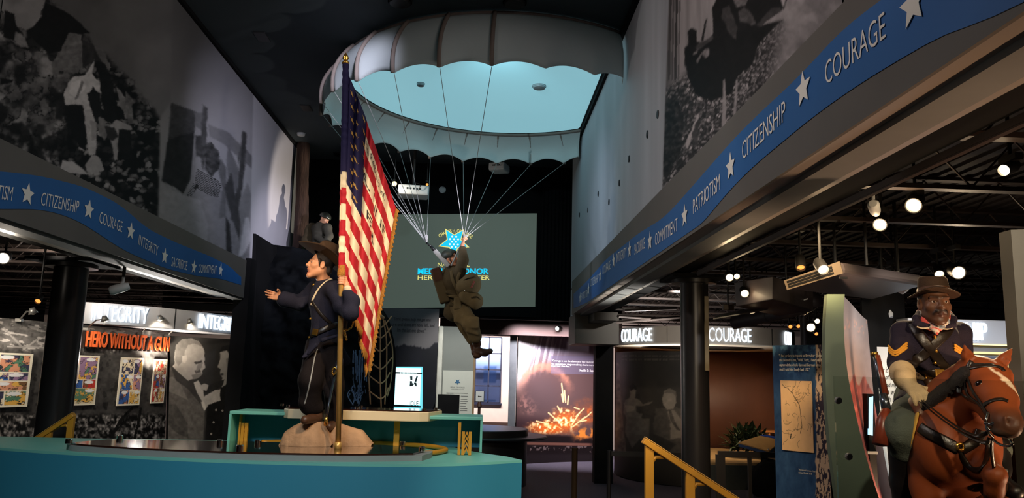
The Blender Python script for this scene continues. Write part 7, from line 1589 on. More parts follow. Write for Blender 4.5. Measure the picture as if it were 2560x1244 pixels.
PS = (HT + np.array([0, 0, 0.05]))[None, None] * (1 - ZZ[..., None]) + HB[None, None] * ZZ[..., None] + rs_[..., None] * np.stack([np.cos(UA), np.sin(UA), 0 * UA], -1); cs_ = np.where((np.floor(ZZ * 13) % 2 == 0)[..., None], red, crm); cs_ = np.where((ZZ < SC_)[..., None], blu, cs_)
i = np.arange(PS.shape[0] * 17).reshape(-1, 17); fq = np.stack([i[:-1, :-1], i[1:, :-1], i[1:, 1:], i[:-1, 1:]], -1).reshape(-1, 4); obj('hoist_sleeve', (PS.reshape(-1, 3), fq[:, ::-1]), m_silk, fl, smooth=True, cols=cs_.reshape(-1, 3))
o_ = Fig().cap(HB + pdir * 0.03, HB - pdir * 0.05, 0.036, 0.042); fig_obj('hoist_fringe', o_, m_fringe, fl, 0.006)
# ================================================================ the bay horse
def hp(px, py, Y): return at(px, py, Y=Y)
def hr(w, Y): return w * Y / F_PX                                   # a width in pixels of the 2560 frame, at a depth, as metres
m_horse = vmat('bay_coat', 0.52, 0.28, 0.08, 90)
hb = hp(2400, 1100, 4.4)
hs = thing('horse', 'bay horse with a white star on its forehead carrying the mounted soldier', 'horse', (hb[0], 4.4, 0.0))
Q = Fig(); 
def C2(a, b, wa, wb, k=0.05, tag=0): Q.cap(hp(*a), hp(*b), hr(wa, a[2]), hr(wb, b[2]), k, tag)
# trunk, from the chest back to the rump
BK = nrm(np.array([0.58, 0.82, 0.0]))
CHc = hp(2378, 1100, 4.22)
for k_, (r_, z_) in enumerate(((0.0, 0), (0.35, -0.01), (0.75, -0.02), (1.1, 0.0), (1.4, 0.03))): Q.ell(CHc + BK * r_ + [0, 0, z_ - 0.02], (0.235, 0.33, (0.29, 0.30, 0.30, 0.29, 0.28)[k_]), frame(-BK, [0, 0, 1]), 0.08, 0)
Q.ell(CHc + BK * 1.55 + [0, 0, -0.05], (0.24, 0.22, 0.27), frame(-BK, [0, 0, 1]), 0.08, 0)
# chest and shoulders
Q.ell(hp(2345, 1110, 4.02), (hr(62, 4), 0.16, hr(92, 4)), None, 0.05, 0); Q.ell(hp(2428, 1110, 3.98), (hr(56, 4), 0.14, hr(78, 4)), None, 0.05, 0); Q.ell(hp(2385, 1150, 3.98), (hr(66, 4), 0.12, hr(60, 4)), None, 0.05, 0)
Q.ell(hp(2318, 1060, 4.2), (hr(44, 4.2), 0.2, hr(80, 4.2)), None, 0.05, 0)
# neck
C2((2372, 1085, 4.2), (2400, 1000, 4.05), 88, 66, 0.08); C2((2400, 1000, 4.05), (2432, 940, 3.90), 66, 46, 0.08); C2((2344, 1042, 4.25), (2404, 964, 4.02), 44, 31, 0.08); C2((2404, 964, 4.02), (2436, 924, 3.92), 31, 24, 0.06); C2((2395, 1080, 4.1), (2436, 1010, 3.9), 60, 34, 0.07)
# head
HY = lambda t: 3.88 - 0.42 * t
C2((2450, 936, 3.84), (2482, 985, 3.68), 46, 39, 0.05); C2((2482, 985, 3.68), (2514, 1052, 3.48), 40, 30, 0.05); C2((2436, 950, 3.87), (2452, 1000, 3.80), 40, 26, 0.05); C2((2452, 1000, 3.80), (2492, 1062, 3.58), 24, 19, 0.05)
Q.ell(hp(2520, 1062, 3.46), (hr(28, 3.5), 0.055, hr(27, 3.5)), None, 0.04, 0); Q.ell(hp(2508, 1080, 3.47), (hr(25, 3.5), 0.045, hr(12, 3.5)), None, 0.02, 1); Q.ell(hp(2534, 1066, 3.43), (hr(13, 3.5), 0.03, hr(20, 3.5)), None, 0.03, 0)
C2((2462, 930, 3.80), (2500, 940, 3.76), 26, 24, 0.04); C2((2500, 940, 3.76), (2520, 1000, 3.60), 22, 18, 0.05); C2((2520, 1000, 3.60), (2532, 1048, 3.47), 17, 15, 0.04)
Q.cap(hp(2458, 975, 3.70), hp(2494, 1008, 3.58), hr(9, 3.65), hr(5, 3.6), 0.03)                                                    # facial crest
Q.ell(hp(2447, 955, 3.745), (hr(10, 3.75), 0.02, hr(6.5, 3.75)), None, 0.01, 0, True); Q.cap(hp(2436, 948, 3.745), hp(2458, 950, 3.72), hr(4.5, 3.74), hr(4, 3.74), 0.012); Q.cap(hp(2438, 962, 3.745), hp(2457, 963, 3.72), hr(3.4, 3.74), hr(3, 3.74), 0.012)
Q.ell(hp(2523, 1052, 3.412), (hr(6, 3.42), 0.02, hr(10.5, 3.42)), frame([0, -1, 0], [0.3, 0, 1]), 0.012, 1, True); Q.cap(hp(2514, 1043, 3.42), hp(2518, 1064, 3.42), hr(4, 3.42), hr(3.5, 3.42), 0.012); Q.cap(hp(2490, 1078, 3.46), hp(2530, 1084, 3.42), 0.004, 0.004, 0.008, 1, )
for (bx, by, by_), (tx, ty, ty_), s_ in (((2423, 908, 3.84), (2411, 862, 3.79), 1), ((2494, 918, 3.80), (2531, 870, 3.80), 1)):
    a, b_ = hp(bx, by, by_), hp(tx, ty, ty_); m_ = a * 0.55 + b_ * 0.45; Q.cap(a, m_, 0.029, 0.027, 0.03); Q.cap(m_, b_, 0.027, 0.005, 0.01); Q.cap(a * 0.75 + b_ * 0.25 + [0, -0.035, 0], a * 0.2 + b_ * 0.8 + [0, -0.022, 0], 0.017, 0.006, 0.012, 2, True)
# forelegs: one straight, one lifted with the knee forward; hind legs behind
C2((2318, 1150, 4.12), (2318, 1215, 4.10), 48, 38, 0.05); kn = hp(2322, 1300, 4.06); Q.cap(hp(2318, 1215, 4.10), kn, hr(36, 4.1), 0.055, 0.04); Q.cap(kn, [kn[0] + 0.01, 4.12, 0.62], 0.045, 0.036, 0.03, 1); Q.cap([kn[0] + 0.01, 4.12, 0.62], [kn[0] - 0.02, 4.02, 0.40], 0.045, 0.05, 0.03, 1); Q.cap([kn[0] - 0.02, 4.02, 0.41], [kn[0] - 0.02, 3.98, 0.34], 0.058, 0.068, 0.01, 1)
C2((2438, 1140, 4.05), (2462, 1168, 3.86), 46, 34, 0.05); C2((2462, 1168, 3.86), (2488, 1186, 3.68), 33, 24, 0.04); fk = hp(2490, 1188, 3.67); C2((2490, 1188, 3.67), (2486, 1222, 3.71), 23, 20, 0.03, 0); C2((2486, 1222, 3.71), (2484, 1240, 3.74), 20, 19, 0.03, 1); Q.cap(hp(2484, 1240, 3.74), hp(2478, 1300, 3.88), hr(18, 3.75), 0.03, 0.03, 1); Q.cap(hp(2478, 1300, 3.88), hp(2476, 1325, 3.99), 0.035, 0.045, 0.03, 1); Q.cap(hp(2476, 1325, 3.99), hp(2475, 1335, 4.05), 0.05, 0.055, 0.01, 1)
for sx in (-0.15, 0.15):
    r0 = CHc + BK * 1.5 + np.array([sx * 0.82, -sx * 0.58, -0.05]); s0 = r0 + [0, 0, -0.35] - BK * 0.1; h0 = np.array([r0[0] + 0.05, r0[1] + 0.16, 0.86]); Q.cap(r0, s0, 0.2, 0.13, 0.08); Q.cap(s0, h0, 0.11, 0.06, 0.05); Q.cap(h0, [h0[0], h0[1] - 0.05, 0.5], 0.05, 0.04, 0.03, 1); Q.cap([h0[0], h0[1] - 0.05, 0.5], [h0[0], h0[1] - 0.16, 0.36], 0.045, 0.06, 0.02, 1)
def horse_col(V, cols):
    px, py = proj(V); n_ = fbm(V[:, 0] * 9 + 3, V[:, 2] * 9, 71, 3)[:, None]; bay = lin((134, 64, 30)) * (0.85 + 0.3 * n_); dark = lin((44, 26, 18)); c = np.where((cols[:, :1] < lin((90, 90, 90))[0]), dark, bay)
    mz = hp(2524, 1078, 3.45); d = np.linalg.norm(V - mz, axis=1); k = sstep(0.13, 0.06, d)[:, None]; c = c * (1 - k * 0.85) + lin((62, 44, 32)) * k * 0.85
    st = hp(2492, 946, 3.70); L_ = (V - st); w = np.abs(L_[:, 0] + 0.25 * L_[:, 2] + 0.012 * (n_[:, 0] - 0.5)); star = (w < 0.024 - 0.3 * np.abs(L_[:, 2] + 0.01)) | ((w < 0.007) & (L_[:, 2] < 0) & (L_[:, 2] > -0.12)); star &= (V[:, 1] < 3.78) & (np.abs(L_[:, 2]) < 0.13) & (np.abs(L_[:, 0]) < 0.08)
    c = np.where(star[:, None], lin((232, 206, 176)), c); return c
hbody = fig_obj('body', Q, m_horse, hs, 0.0125, pal=[(150, 74, 34), (44, 26, 18), (90, 50, 36)], recolor=horse_col, fine=[(0, hp(2395, 1000, 3.8)[0], hp(2560, 1000, 3.4)[0], 0.0065), (2, hp(2500, 1100, 3.5)[2], hp(2500, 862, 3.8)[2], 0.0065), (1, 3.36, 3.95, 0.008)])
HT_ = bvh(hbody); ec, en = hit(HT_, 2447, 955, -0.012); b = MB().sphere(ec, 0.021, 14, 10, (1.15, 1, 0.85)); obj('eye', b, mat('horse_eye', (18, 10, 8), 0.08, coat=1.0), hs, smooth=True)
m_mane = mat('black_mane', (24, 16, 13), 0.6, var=0.4, scale=30, bump=0.8, bscale=120, stretch=(4, 4, 0.6))
N_ = Fig()
for k_ in range(15):
    t = k_ / 14.0; a, an = hit(HT_, 2422 - 104 * t, 932 + 84 * t, 0.0, 4.05)
    N_.cap(a + [0, 0.03, 0.012], a + [-0.012, 0.0, -0.004], 0.022, 0.016, 0.02); N_.cap(a + [-0.012, 0.0, -0.004], a + np.array([-0.012, 0.004, -0.018 - 0.012 * (k_ % 3)]), 0.014, 0.006, 0.015)
for k_ in range(6):
    a, an = hit(HT_, 2440 + 10 * k_, 914 + 0.6 * k_, 0.0, 3.8); N_.cap(a + [0, 0.02, 0.006], a + np.array([0.004, -0.006, -0.03]), 0.011, 0.005, 0.012)
fig_obj('mane', N_, m_mane, hs, 0.008, noise=0.008, nscale=40)
tl_ = CHc + BK * 1.75; Tt = Fig().chain([tl_ + [0, 0, 0.1], tl_ + BK * 0.12 + [0, 0, -0.1], tl_ + BK * 0.14 + [0, 0, -0.6]], [0.05, 0.07, 0.04], 0.04); fig_obj('tail', Tt, m_mane, hs, 0.015, noise=0.01, nscale=30)
struct('floor_horse_plinth', MB().bb(1.85, 3.4, 3.25, 6.9, 0.0, 0.30), m_black)
# bridle, breast collar and reins
bd = thing('bridle', 'dark leather bridle with brass rosette, curb bit and reins on the bay horse head', 'bridle', hp(2480, 1040, 3.6))
def hstrap(par, pts, w=0.022, m=None, name='strap', n=30, t=0.006): return strap_on(name, HT_, pts, w, t, m or m_leather, par, n=n, Y=pts[len(pts) // 2][2])
hstrap(bd, [(2404, 925, 3.86), (2424, 921, 3.75), (2450, 916, 3.69), (2478, 914, 3.66), (2502, 919, 3.67), (2510, 928, 3.72)], 0.020, name='browband')
hstrap(bd, [(2428, 902, 3.86), (2416, 925, 3.81), (2412, 948, 3.79), (2420, 985, 3.74), (2448, 1010, 3.67), (2468, 1038, 3.58)], 0.02, name='cheek_strap')
hstrap(bd, [(2416, 935, 3.785), (2432, 975, 3.70), (2452, 1005, 3.64), (2470, 1036, 3.55)], 0.02, name='cheek_strap')
hstrap(bd, [(2460, 1012, 3.60), (2482, 1001, 3.545), (2504, 998, 3.51), (2520, 1003, 3.53)], 0.024, name='noseband')
hstrap(bd, [(2410, 940, 3.80), (2398, 968, 3.84), (2412, 990, 3.84), (2440, 1004, 3.80)], 0.018, name='throat_lash')
obj('rosette', MB().lathe(hit(HT_, 2417, 937, 0.004)[0], [(0.017, 0), (0.016, 0.008), (0, 0.012)], 18, (-0.2, -1, 0.1)), m_brass, bd, smooth=True)
obj('buckle', MB().box(hit(HT_, 2402, 972, 0.006)[0], (0.03, 0.012, 0.035)), m_steel, bd, bevel=0.004)
def bit(par, pts, r): return obj('bit', MB().tube(spline([hp(*p) for p in pts], 24), r, 8), m_chrome, par, smooth=True)
bit(bd, [(2472, 1030, 3.53), (2466, 1052, 3.52), (2470, 1078, 3.53), (2482, 1092, 3.55)], 0.007); bit(bd, [(2462, 1056, 3.51), (2476, 1060, 3.49), (2488, 1056, 3.47)], 0.008); bit(bd, [(2482, 1098, 3.55), (2500, 1110, 3.50), (2520, 1114, 3.46), (2532, 1108, 3.44), (2526, 1098, 3.45)], 0.006); bit(bd, [(2466, 1064, 3.51), (2474, 1074, 3.50), (2484, 1070, 3.5), (2476, 1060, 3.5)], 0.006)
for pts in ([(2296, 1000, 4.06), (2340, 1036, 3.86), (2400, 1078, 3.66), (2462, 1106, 3.55), (2474, 1094, 3.53)], [(2302, 998, 4.06), (2336, 1024, 3.88), (2390, 1064, 3.70), (2440, 1088, 3.58), (2468, 1082, 3.53)]): strap('rein', [hp(*p) for p in pts], 0.022, 0.006, m_leather, bd, up=(0.1, -1, 0.15))
cl_ = thing('breast_collar', 'dark leather breast collar with brass ring across the bay horse chest', 'harness', hp(2395, 1115, 3.85))
hstrap(cl_, [(2302, 1068, 4.02), (2322, 1082, 3.95), (2360, 1102, 3.84), (2396, 1122, 3.815)], 0.055, name='shoulder_strap', t=0.012); hstrap(cl_, [(2400, 1124, 3.815), (2424, 1112, 3.80), (2444, 1096, 3.82), (2452, 1076, 3.85)], 0.05, name='shoulder_strap', t=0.012)
obj('ring', MB().tube(spline([hit(HT_, x, y, 0.014)[0] for x, y in ((2391, 1110), (2401, 1112), (2402, 1124), (2392, 1122))], 24, True), 0.008, 8, closed=True), m_brass, cl_, smooth=True)
hstrap(cl_, [(2400, 1124, 3.80), (2408, 1146, 3.79), (2424, 1166, 3.77), (2446, 1174, 3.76), (2462, 1160, 3.74), (2470, 1130, 3.70), (2472, 1100, 3.60)], 0.026, name='martingale_strap', t=0.008)
strap('hanging_strap', [hp(2480, 1094, 3.55), hp(2480, 1130, 3.60), hp(2485, 1168, 3.64)], 0.02, 0.008, m_leather, cl_)
# saddle and stirrup
sd_ = thing('saddle', 'black saddle with grey and yellow edged saddle cloth on the bay horse', 'saddle', CHc + BK * 0.4)
G_ = Fig(); zt_ = CHc[2] + 0.27; G_.cap(hp(2310, 1008, 4.42), hp(2325, 985, 4.40), 0.06, 0.05, 0.04); G_.ell(CHc + BK * 0.42 + [0, 0, 0.24], (0.22, 0.3, 0.10), frame(-BK, [0, 0, 1]), 0.04); G_.ell(CHc + BK * 0.68 + [0, 0, 0.33], (0.17, 0.06, 0.09), frame(-BK, [0, 0, 1]), 0.04); fig_obj('seat', G_, m_leather, sd_, 0.012)
G_ = Fig(); G_.ell(CHc + BK * 0.45 + [0, 0, 0.0], (0.265, 0.34, 0.30), frame(-BK, [0, 0, 1]), 0.02); G_.box(CHc + BK * 0.45 + [0, 0, -0.30], (0.5, 0.6, 0.22), None, 0.01, 0.02, 0, True); fig_obj('saddle_cloth', G_, cloth_mat('grey_saddle_cloth', (78, 84, 82)), sd_, 0.014)
hstrap(sd_, [(2296, 1034, 4.02), (2290, 1060, 4.0), (2283, 1088, 4.0), (2276, 1112, 4.02)], 0.035, mat('yellow_edging', (206, 156, 60), 0.8), 'yellow_edging', t=0.01)
sg_ = Fig(); sc_ = hp(2489, 1204, 3.82); 
st_ = thing('stirrup', 'brown hooded leather stirrup with a pale metal rim beside the raised horse foreleg', 'stirrup', sc_ + [0.09, 0.12, 0])
o__ = sc_ + np.array([0.085, 0.16, 0.0]); sg_.ell(o__ + [0, 0, -0.03], (0.06, 0.08, 0.08), None, 0.02); fig_obj('hood', sg_, m_leatherbr, st_, 0.008); obj('rim', MB().tube(spline([o__ + [-0.06, -0.02, 0.04], o__ + [0, -0.075, 0.045], o__ + [0.06, -0.02, 0.04], o__ + [0.0, 0.05, 0.045]], 24, True), 0.009, 8, closed=True), m_metal, st_, smooth=True); strap('stirrup_leather', [hp(2476, 1100, 4.3), hp(2490, 1150, 4.2), hp(2496, 1190, 4.02)], 0.03, 0.008, m_leather, st_)

# ================================================================ the mounted soldier
rp = lambda px, py, Y=4.55: at(px, py, Y=Y)
rd = thing('person', 'mounted soldier in dark blue cavalry coat, crossed straps, brown hat and pale gauntlets', 'person', rp(2330, 1000, 4.62))
RC = rp(2337, 758, 4.34); RR = frame([-0.20, -0.97, 0.0], [0.02, 0.05, 1.0]); RS = 1.0
NKr = rp(2328, 808, 4.46); CHr = rp(2325, 868, 4.52); WAr = rp(2332, 942, 4.62)
SR, SL = rp(2257, 832, 4.54), rp(2398, 833, 4.60); ER, EL = rp(2247, 906, 4.44), rp(2406, 912, 4.58); WR, WLr = rp(2262, 950, 4.22), rp(2398, 960, 4.30)
HR_, HL_ = rp(2300, 1000, 4.62), rp(2370, 1000, 4.66); KR, KL = rp(2256, 1075, 4.12), rp(2478, 1075, 4.28); AR, AL = rp(2262, 1262, 4.30), rp(2492, 1200, 4.05)
F = Fig(); rl_ = add_head(F, RC, RR, RS, mustache=True, neck_to=NKr, tags=(0, 1, 2), nose=1.18, lips=1.25)
F.cap(NKr, WAr, 0.08, 0.09, 0.03)
for a, b_, c in ((SR, ER, WR), (SL, EL, WLr)): F.cap(NKr + [0, 0, -0.05], a, 0.05, 0.045, 0.03); F.cap(a, b_, 0.045, 0.036, 0.02); F.cap(b_, c, 0.036, 0.03, 0.02)
for a, b_, c in ((HR_, KR, AR), (HL_, KL, AL)): F.cap(WAr, a, 0.09, 0.07, 0.03); F.cap(a, b_, 0.07, 0.05, 0.02); F.cap(b_, c, 0.048, 0.035, 0.02)
def rider_col(V, c):
    L_ = (V - RC) @ RR / RS; beard = sstep(-0.02, -0.05, L_[:, 2]) * sstep(0.02, 0.05, L_[:, 1]) * 0.35 + sstep(0.058, 0.066, np.abs(L_[:, 0])) * sstep(-0.02, 0.02, L_[:, 1]) * sstep(0.0, -0.06, L_[:, 2]) * 0.3; return c * (1 - beard[:, None] * 0.6)
fig_obj('body', F, m_skin, rd, 0.009, pal=[(94, 60, 40), (84, 50, 40), (24, 17, 14)], sharp=0.003, recolor=rider_col, fine=[(2, RC[2] - 0.13, RC[2] + 0.10, 0.0033), (0, RC[0] - 0.1, RC[0] + 0.1, 0.0036), (1, RC[1] - 0.14, RC[1] + 0.1, 0.0045)])
add_eyes(rl_, RR, rd, m_eye, RS, (40, 24, 16))
H = Fig(); H.ell(rl_(0, -0.028, 0.04), np.array([0.079, 0.094, 0.088]), RR, 0.01); H.ell(rl_(0, 0.078, -0.02), np.array([0.078, 0.066, 0.09]), RR, 0.01, cut=True); fig_obj('hair', H, m_hair, rd, 0.006, noise=0.002, nscale=60)
hat(rd, rl_(0, -0.012, 0.046), RR @ np.array(Matrix.Rotation(0.08, 3, 'X')), 0.94, 0.140, 0.118, m_felt2, -0.014, 0.03)
K = Fig(); K.chain([NKr + [0, 0.02, -0.085], CHr, WAr + [0, 0, 0.03]], [0.085, 0.132, 0.118], 0.05); K.ell(rp(2297, 856, 4.48), (0.085, 0.09, 0.12), None, 0.04); K.ell(rp(2360, 856, 4.49), (0.085, 0.09, 0.12), None, 0.04)
K.cap(NKr + [0, 0.03, -0.06], SR, 0.066, 0.068, 0.05); K.cap(NKr + [0, 0.03, -0.06], SL, 0.066, 0.068, 0.05); K.chain([SR, ER, WR + (ER - WR) * 0.25], [0.068, 0.062, 0.052], 0.014); K.chain([SL, EL, WLr + (EL - WLr) * 0.3], [0.068, 0.060, 0.052], 0.014)
K.cap(WAr, rp(2334, 992, 4.62), 0.135, 0.175, 0.05); K.cap(rp(2300, 985, 4.56), rp(2262, 1010, 4.40), 0.10, 0.06, 0.05)
for a, b_ in (((2244, 870), (2272, 884)), ((2238, 895), (2268, 900)), ((2246, 925), (2270, 918)), ((2300, 905), (2330, 930)), ((2350, 900), (2338, 935)), ((2400, 870), (2420, 886)), ((2398, 895), (2424, 905))): K.cap(rp(*a, 4.43), rp(*b_, 4.43), 0.02, 0.014, 0.02)
coat_r = fig_obj('coat', K, m_navyr, rd, 0.0085, noise=0.008, nscale=13)
CF_ = Fig()
for pts in ([(2301, 780, 4.47), (2291, 796, 4.39), (2292, 809, 4.345), (2306, 813, 4.335), (2322, 812, 4.325)], [(2371, 782, 4.48), (2382, 798, 4.41), (2380, 812, 4.365), (2368, 815, 4.35), (2354, 814, 4.335)]):
    CF_.chain([rp(*p) for p in pts], [0.020, 0.022, 0.020, 0.017, 0.010], 0.012); strap('collar_piping', [rp(p[0], p[1] + 7, p[2] - 0.015) for p in pts[2:]], 0.008, 0.008, m_cotton, rd)
fig_obj('collar', CF_, m_navyr, rd, 0.0055)
# neckerchief
n_ = Fig(); n_.chain([rp(2302, 782, 4.46), rp(2314, 802, 4.36), rp(2336, 824, 4.315)], [0.026, 0.026, 0.014], 0.014); n_.chain([rp(2368, 784, 4.46), rp(2360, 804, 4.36), rp(2342, 826, 4.315)], [0.026, 0.026, 0.014], 0.014); n_.ell(rp(2335, 808, 4.37), (0.055, 0.05, 0.045), None, 0.02); n_.cap(rp(2338, 816, 4.325), rp(2342, 834, 4.32), 0.02, 0.008, 0.012); n_.cap(NKr + [0, 0.02, 0.0], NKr + [0, 0.03, -0.05], 0.07, 0.08, 0.02)
def kerch(V, c): n1_ = fbm(V[:, 0] * 46 + V[:, 2] * 20, V[:, 2] * 46 + 7, 81, 2); return np.where((n1_ > 0.54)[:, None], lin((206, 84, 76)), np.where((n1_ < 0.36)[:, None], lin((120, 130, 140)), lin((212, 196, 176))))
fig_obj('neckerchief', n_, vmat('kerchief_print', 0.85), rd, 0.0055, pal=[(212, 196, 176)], recolor=kerch, noise=0.003, nscale=40)
# crossed straps, buttons, chevrons, belt
RT2 = bvh(coat_r)
def rs(name, pts, w, m, t=0.010, **k): return strap_on(name, RT2, pts, w, t, m, rd, Y=pts[len(pts) // 2][2], **k)
rs('cross_strap', [(2278, 794, 4.50), (2290, 822, 4.41), (2308, 850, 4.345), (2326, 872, 4.34), (2348, 902, 4.38), (2372, 932, 4.45)], 0.058, m_leather)
rs('cross_strap', [(2380, 798, 4.54), (2368, 826, 4.43), (2348, 848, 4.355), (2328, 868, 4.35), (2304, 890, 4.38), (2274, 912, 4.47)], 0.058, m_leather, t=0.008)
for px, py, y in ((2336, 842, 4.355), (2339, 876, 4.325), (2337, 905, 4.36), (2316, 822, 4.34)): obj('button', MB().sphere(hit(RT2, px, py, 0.006, y)[0], 0.011, 12, 8), m_brass, rd, smooth=True)
m_chev = mat('yellow_chevron', (220, 150, 40), 0.8, var=0.06, scale=60)
for dy in (0, 8, 16): rs('chevron', [(2223, 864 + dy * 0.75, 4.455), (2230, 873 + dy * 0.75, 4.385), (2240, 878 + dy * 0.75, 4.365), (2254, 868 + dy * 0.75, 4.375), (2267, 857 + dy * 0.75, 4.43)], 0.013, m_chev, t=0.008)
for dy in (0, 8, 16): rs('chevron', [(2384, 860 + dy * 0.75, 4.52), (2396, 868 + dy * 0.75, 4.50), (2410, 878 + dy * 0.75, 4.495)], 0.013, m_chev, t=0.008)
rs('waist_belt', [(2278, 922, 4.56), (2290, 925, 4.50), (2312, 929, 4.455), (2340, 932, 4.445), (2366, 930, 4.48), (2384, 926, 4.56)], 0.05, m_leather, 0.014)
rs('cartridge_belt', [(2282, 938, 4.55), (2298, 943, 4.49), (2320, 947, 4.455), (2350, 949, 4.46), (2376, 946, 4.54)], 0.045, mat('olive_brown_belt', (86, 68, 42), 0.6), 0.016)
obj('buckle', MB().box(hit(RT2, 2344, 931, 0.016, 4.44)[0], (0.055, 0.012, 0.045)).box(hit(RT2, 2322, 947, 0.018, 4.44)[0], (0.05, 0.014, 0.05)), m_brass, rd, bevel=0.005)
pu = Fig().box(hit(RT2, 2292, 928, 0.0, 4.47)[0], (0.028, 0.03, 0.05), None, 0.012).box(hit(RT2, 2336, 964, 0.0, 4.5)[0], (0.055, 0.03, 0.045), None, 0.02); fig_obj('belt_pouch', pu, m_leatherbr, rd, 0.006)
# gauntlets
m_glove = cloth_mat('buff_gauntlet', (206, 178, 134), 0.08, 0.75)
g1 = Fig(); g1.cap(WR + (ER - WR) * 0.42, WR + (ER - WR) * 0.02, 0.068, 0.050, 0.02); g1.cap(WR + (ER - WR) * 0.06, rp(2274, 964, 4.17), 0.048, 0.038, 0.03); wr2 = rp(2276, 964, 4.16); add_hand(g1, wr2, rp(2304, 990, 4.04) - wr2, [0.3, 0.5, -0.8], [0.7, -0.5, 0.45], 1.08, (0.30, 0.34, 0.40, 0.42), (0.2, 0.15), 0.05, glove=1.25, k=0.008)
fig_obj('gauntlet', g1, m_glove, rd, 0.0055, noise=0.003, nscale=30)
g1 = Fig(); g1.cap(WLr + (EL - WLr) * 0.42, WLr, 0.072, 0.052, 0.02); wr2 = WLr; add_hand(g1, wr2, rp(2360, 985, 4.2) - wr2, [-0.3, 0.5, -0.8], [-0.7, -0.5, 0.45], 1.05, (0.5, 0.55, 0.6, 0.6), (0.3, 0.25), 0.04, glove=1.2); fig_obj('gauntlet', g1, m_glove, rd, 0.007, noise=0.002, nscale=30)
m_sky = cloth_mat('grey_green_trousers', (86, 92, 82)); T = Fig(); T.chain([HR_, KR, rp(2262, 1118, 4.16)], [0.125, 0.092, 0.082], 0.05); T.chain([HL_, KL, rp(2488, 1122, 4.18)], [0.125, 0.088, 0.078], 0.05); T.cap(HR_, HL_, 0.13, 0.13, 0.05)
for a, b_ in (((2250, 1062), (2276, 1082)), ((2252, 1080), (2280, 1094)), ((2250, 1098), (2276, 1106)), ((2246, 1048), (2262, 1040))): T.cap(rp(*a, 4.06), rp(*b_, 4.06), 0.02, 0.016, 0.016)
fig_obj('trousers', T, m_sky, rd, 0.009, noise=0.005, nscale=20)
B_ = Fig(); B_.chain([rp(2260, 1112, 4.17), rp(2262, 1200, 4.26), AR], [0.082, 0.072, 0.06], 0.03); B_.cap(AR + [0, 0, -0.02], AR + [-0.03, -0.2, -0.05], 0.055, 0.045, 0.03); B_.chain([rp(2486, 1116, 4.18), rp(2490, 1170, 4.14), AL], [0.078, 0.066, 0.052], 0.03); B_.cap(AL, AL + [0.01, -0.12, -0.04], 0.05, 0.04, 0.03)
fig_obj('boots', B_, mat('black_boot', (22, 18, 17), 0.4), rd, 0.009)
# carbine hung at his side
rf = thing('carbine', 'red brown wooden carbine hanging upright at the rider right side', 'rifle', rp(2206, 1100, 4.1)); m_walnut = mat('red_walnut', (120, 52, 34), 0.35, var=0.25, scale=6, stretch=(8, 8, 1))
r0, r1, r2, r3, r4 = rp(2185, 880, 4.25), rp(2196, 930, 4.22), rp(2208, 985, 4.19), rp(2216, 1022, 4.16), rp(2200, 1110, 4.12)
obj('barrel', MB().tube([r0, r1, r2], [0.011, 0.012, 0.015], 12), m_steel, rf, smooth=True); obj('fore_stock', MB().tube([r0 + (r1 - r0) * 0.12 + [0.012, 0, -0.005], r1 + [0.01, 0, 0], r2 + [0.008, 0, 0]], [0.017, 0.018, 0.021], 12), m_walnut, rf, smooth=True)
obj('receiver', MB().tube([r2, r3], [0.022, 0.025], 12), m_steel, rf, smooth=True); obj('butt_stock', MB().tube([r3, r3 * 0.7 + r4 * 0.3 + [-0.01, 0, 0], r4], [0.022, 0.028, 0.04], 12), m_walnut, rf, smooth=True); obj('muzzle_band', MB().tube([r0 + (r1 - r0) * 0.02, r0 + (r1 - r0) * 0.14], 0.02, 12), m_brass, rf, smooth=True)
# ================================================================ the parachutist
jp = lambda px, py, Y=12.0: at(px, py, Y=Y)
jw = lambda w, Y=12.0: w * Y / F_PX
pt = thing('person', 'paratrooper in olive uniform and dark helmet hanging under the parachute, one arm raised', 'person', jp(1160, 760))
JC = jp(1127, 646, 11.95); JR = frame([0.93, -0.30, 0.10], [0.05, 0.0, 1.0]); JS = 1.0
J = {k: jp(*v) for k, v in dict(nk=(1130, 672, 12.0), ch=(1134, 705, 12.0), wa=(1140, 752, 12.05), sr=(1148, 682, 11.88), er=(1158, 650, 11.76), wr=(1157, 618, 11.74), sl=(1118, 686, 12.15), el=(1112, 730, 12.2), wl=(1140, 742, 12.0), h1=(1148, 770, 11.95), k1=(1176, 808, 11.80), a1=(1192, 862, 11.95), h2=(1140, 768, 12.12), k2=(1166, 815, 12.12), a2=(1186, 866, 12.2)).items()}
F = Fig(); jl = add_head(F, JC, JR, JS, neck_to=J['nk'] + [0, 0, -0.03], brow=True)
F.cap(J['nk'], J['wa'], 0.08, 0.09, 0.03)
for a, b_, c in (('sr', 'er', 'wr'), ('sl', 'el', 'wl')): F.cap(J['nk'] + [0, 0, -0.06], J[a], 0.05, 0.045, 0.03); F.cap(J[a], J[b_], 0.042, 0.035, 0.02); F.cap(J[b_], J[c], 0.035, 0.028, 0.02)
for a, b_, c in (('h1', 'k1', 'a1'), ('h2', 'k2', 'a2')): F.cap(J['wa'], J[a], 0.08, 0.07, 0.03); F.cap(J[a], J[b_], 0.06, 0.045, 0.02); F.cap(J[b_], J[c], 0.042, 0.034, 0.02)
hw = jp(1157, 612, 11.74); add_hand(F, hw, jp(1159, 592, 11.72) - hw, [0.75, 0.3, 0.1], [0.2, 0.9, 0.1], 1.05, (0.9, 1.0, 1.05, 1.05), (0.7, 0.6), 0.03); F.cap(J['wr'], hw, 0.03, 0.028, 0.01)
hl_ = J['wl']; add_hand(F, hl_, [0.8, -0.4, -0.1], [0, -0.2, -1], [0.3, -0.9, 0], 1.0, (0.6, 0.7, 0.8, 0.8), (0.4, 0.3), 0.03)
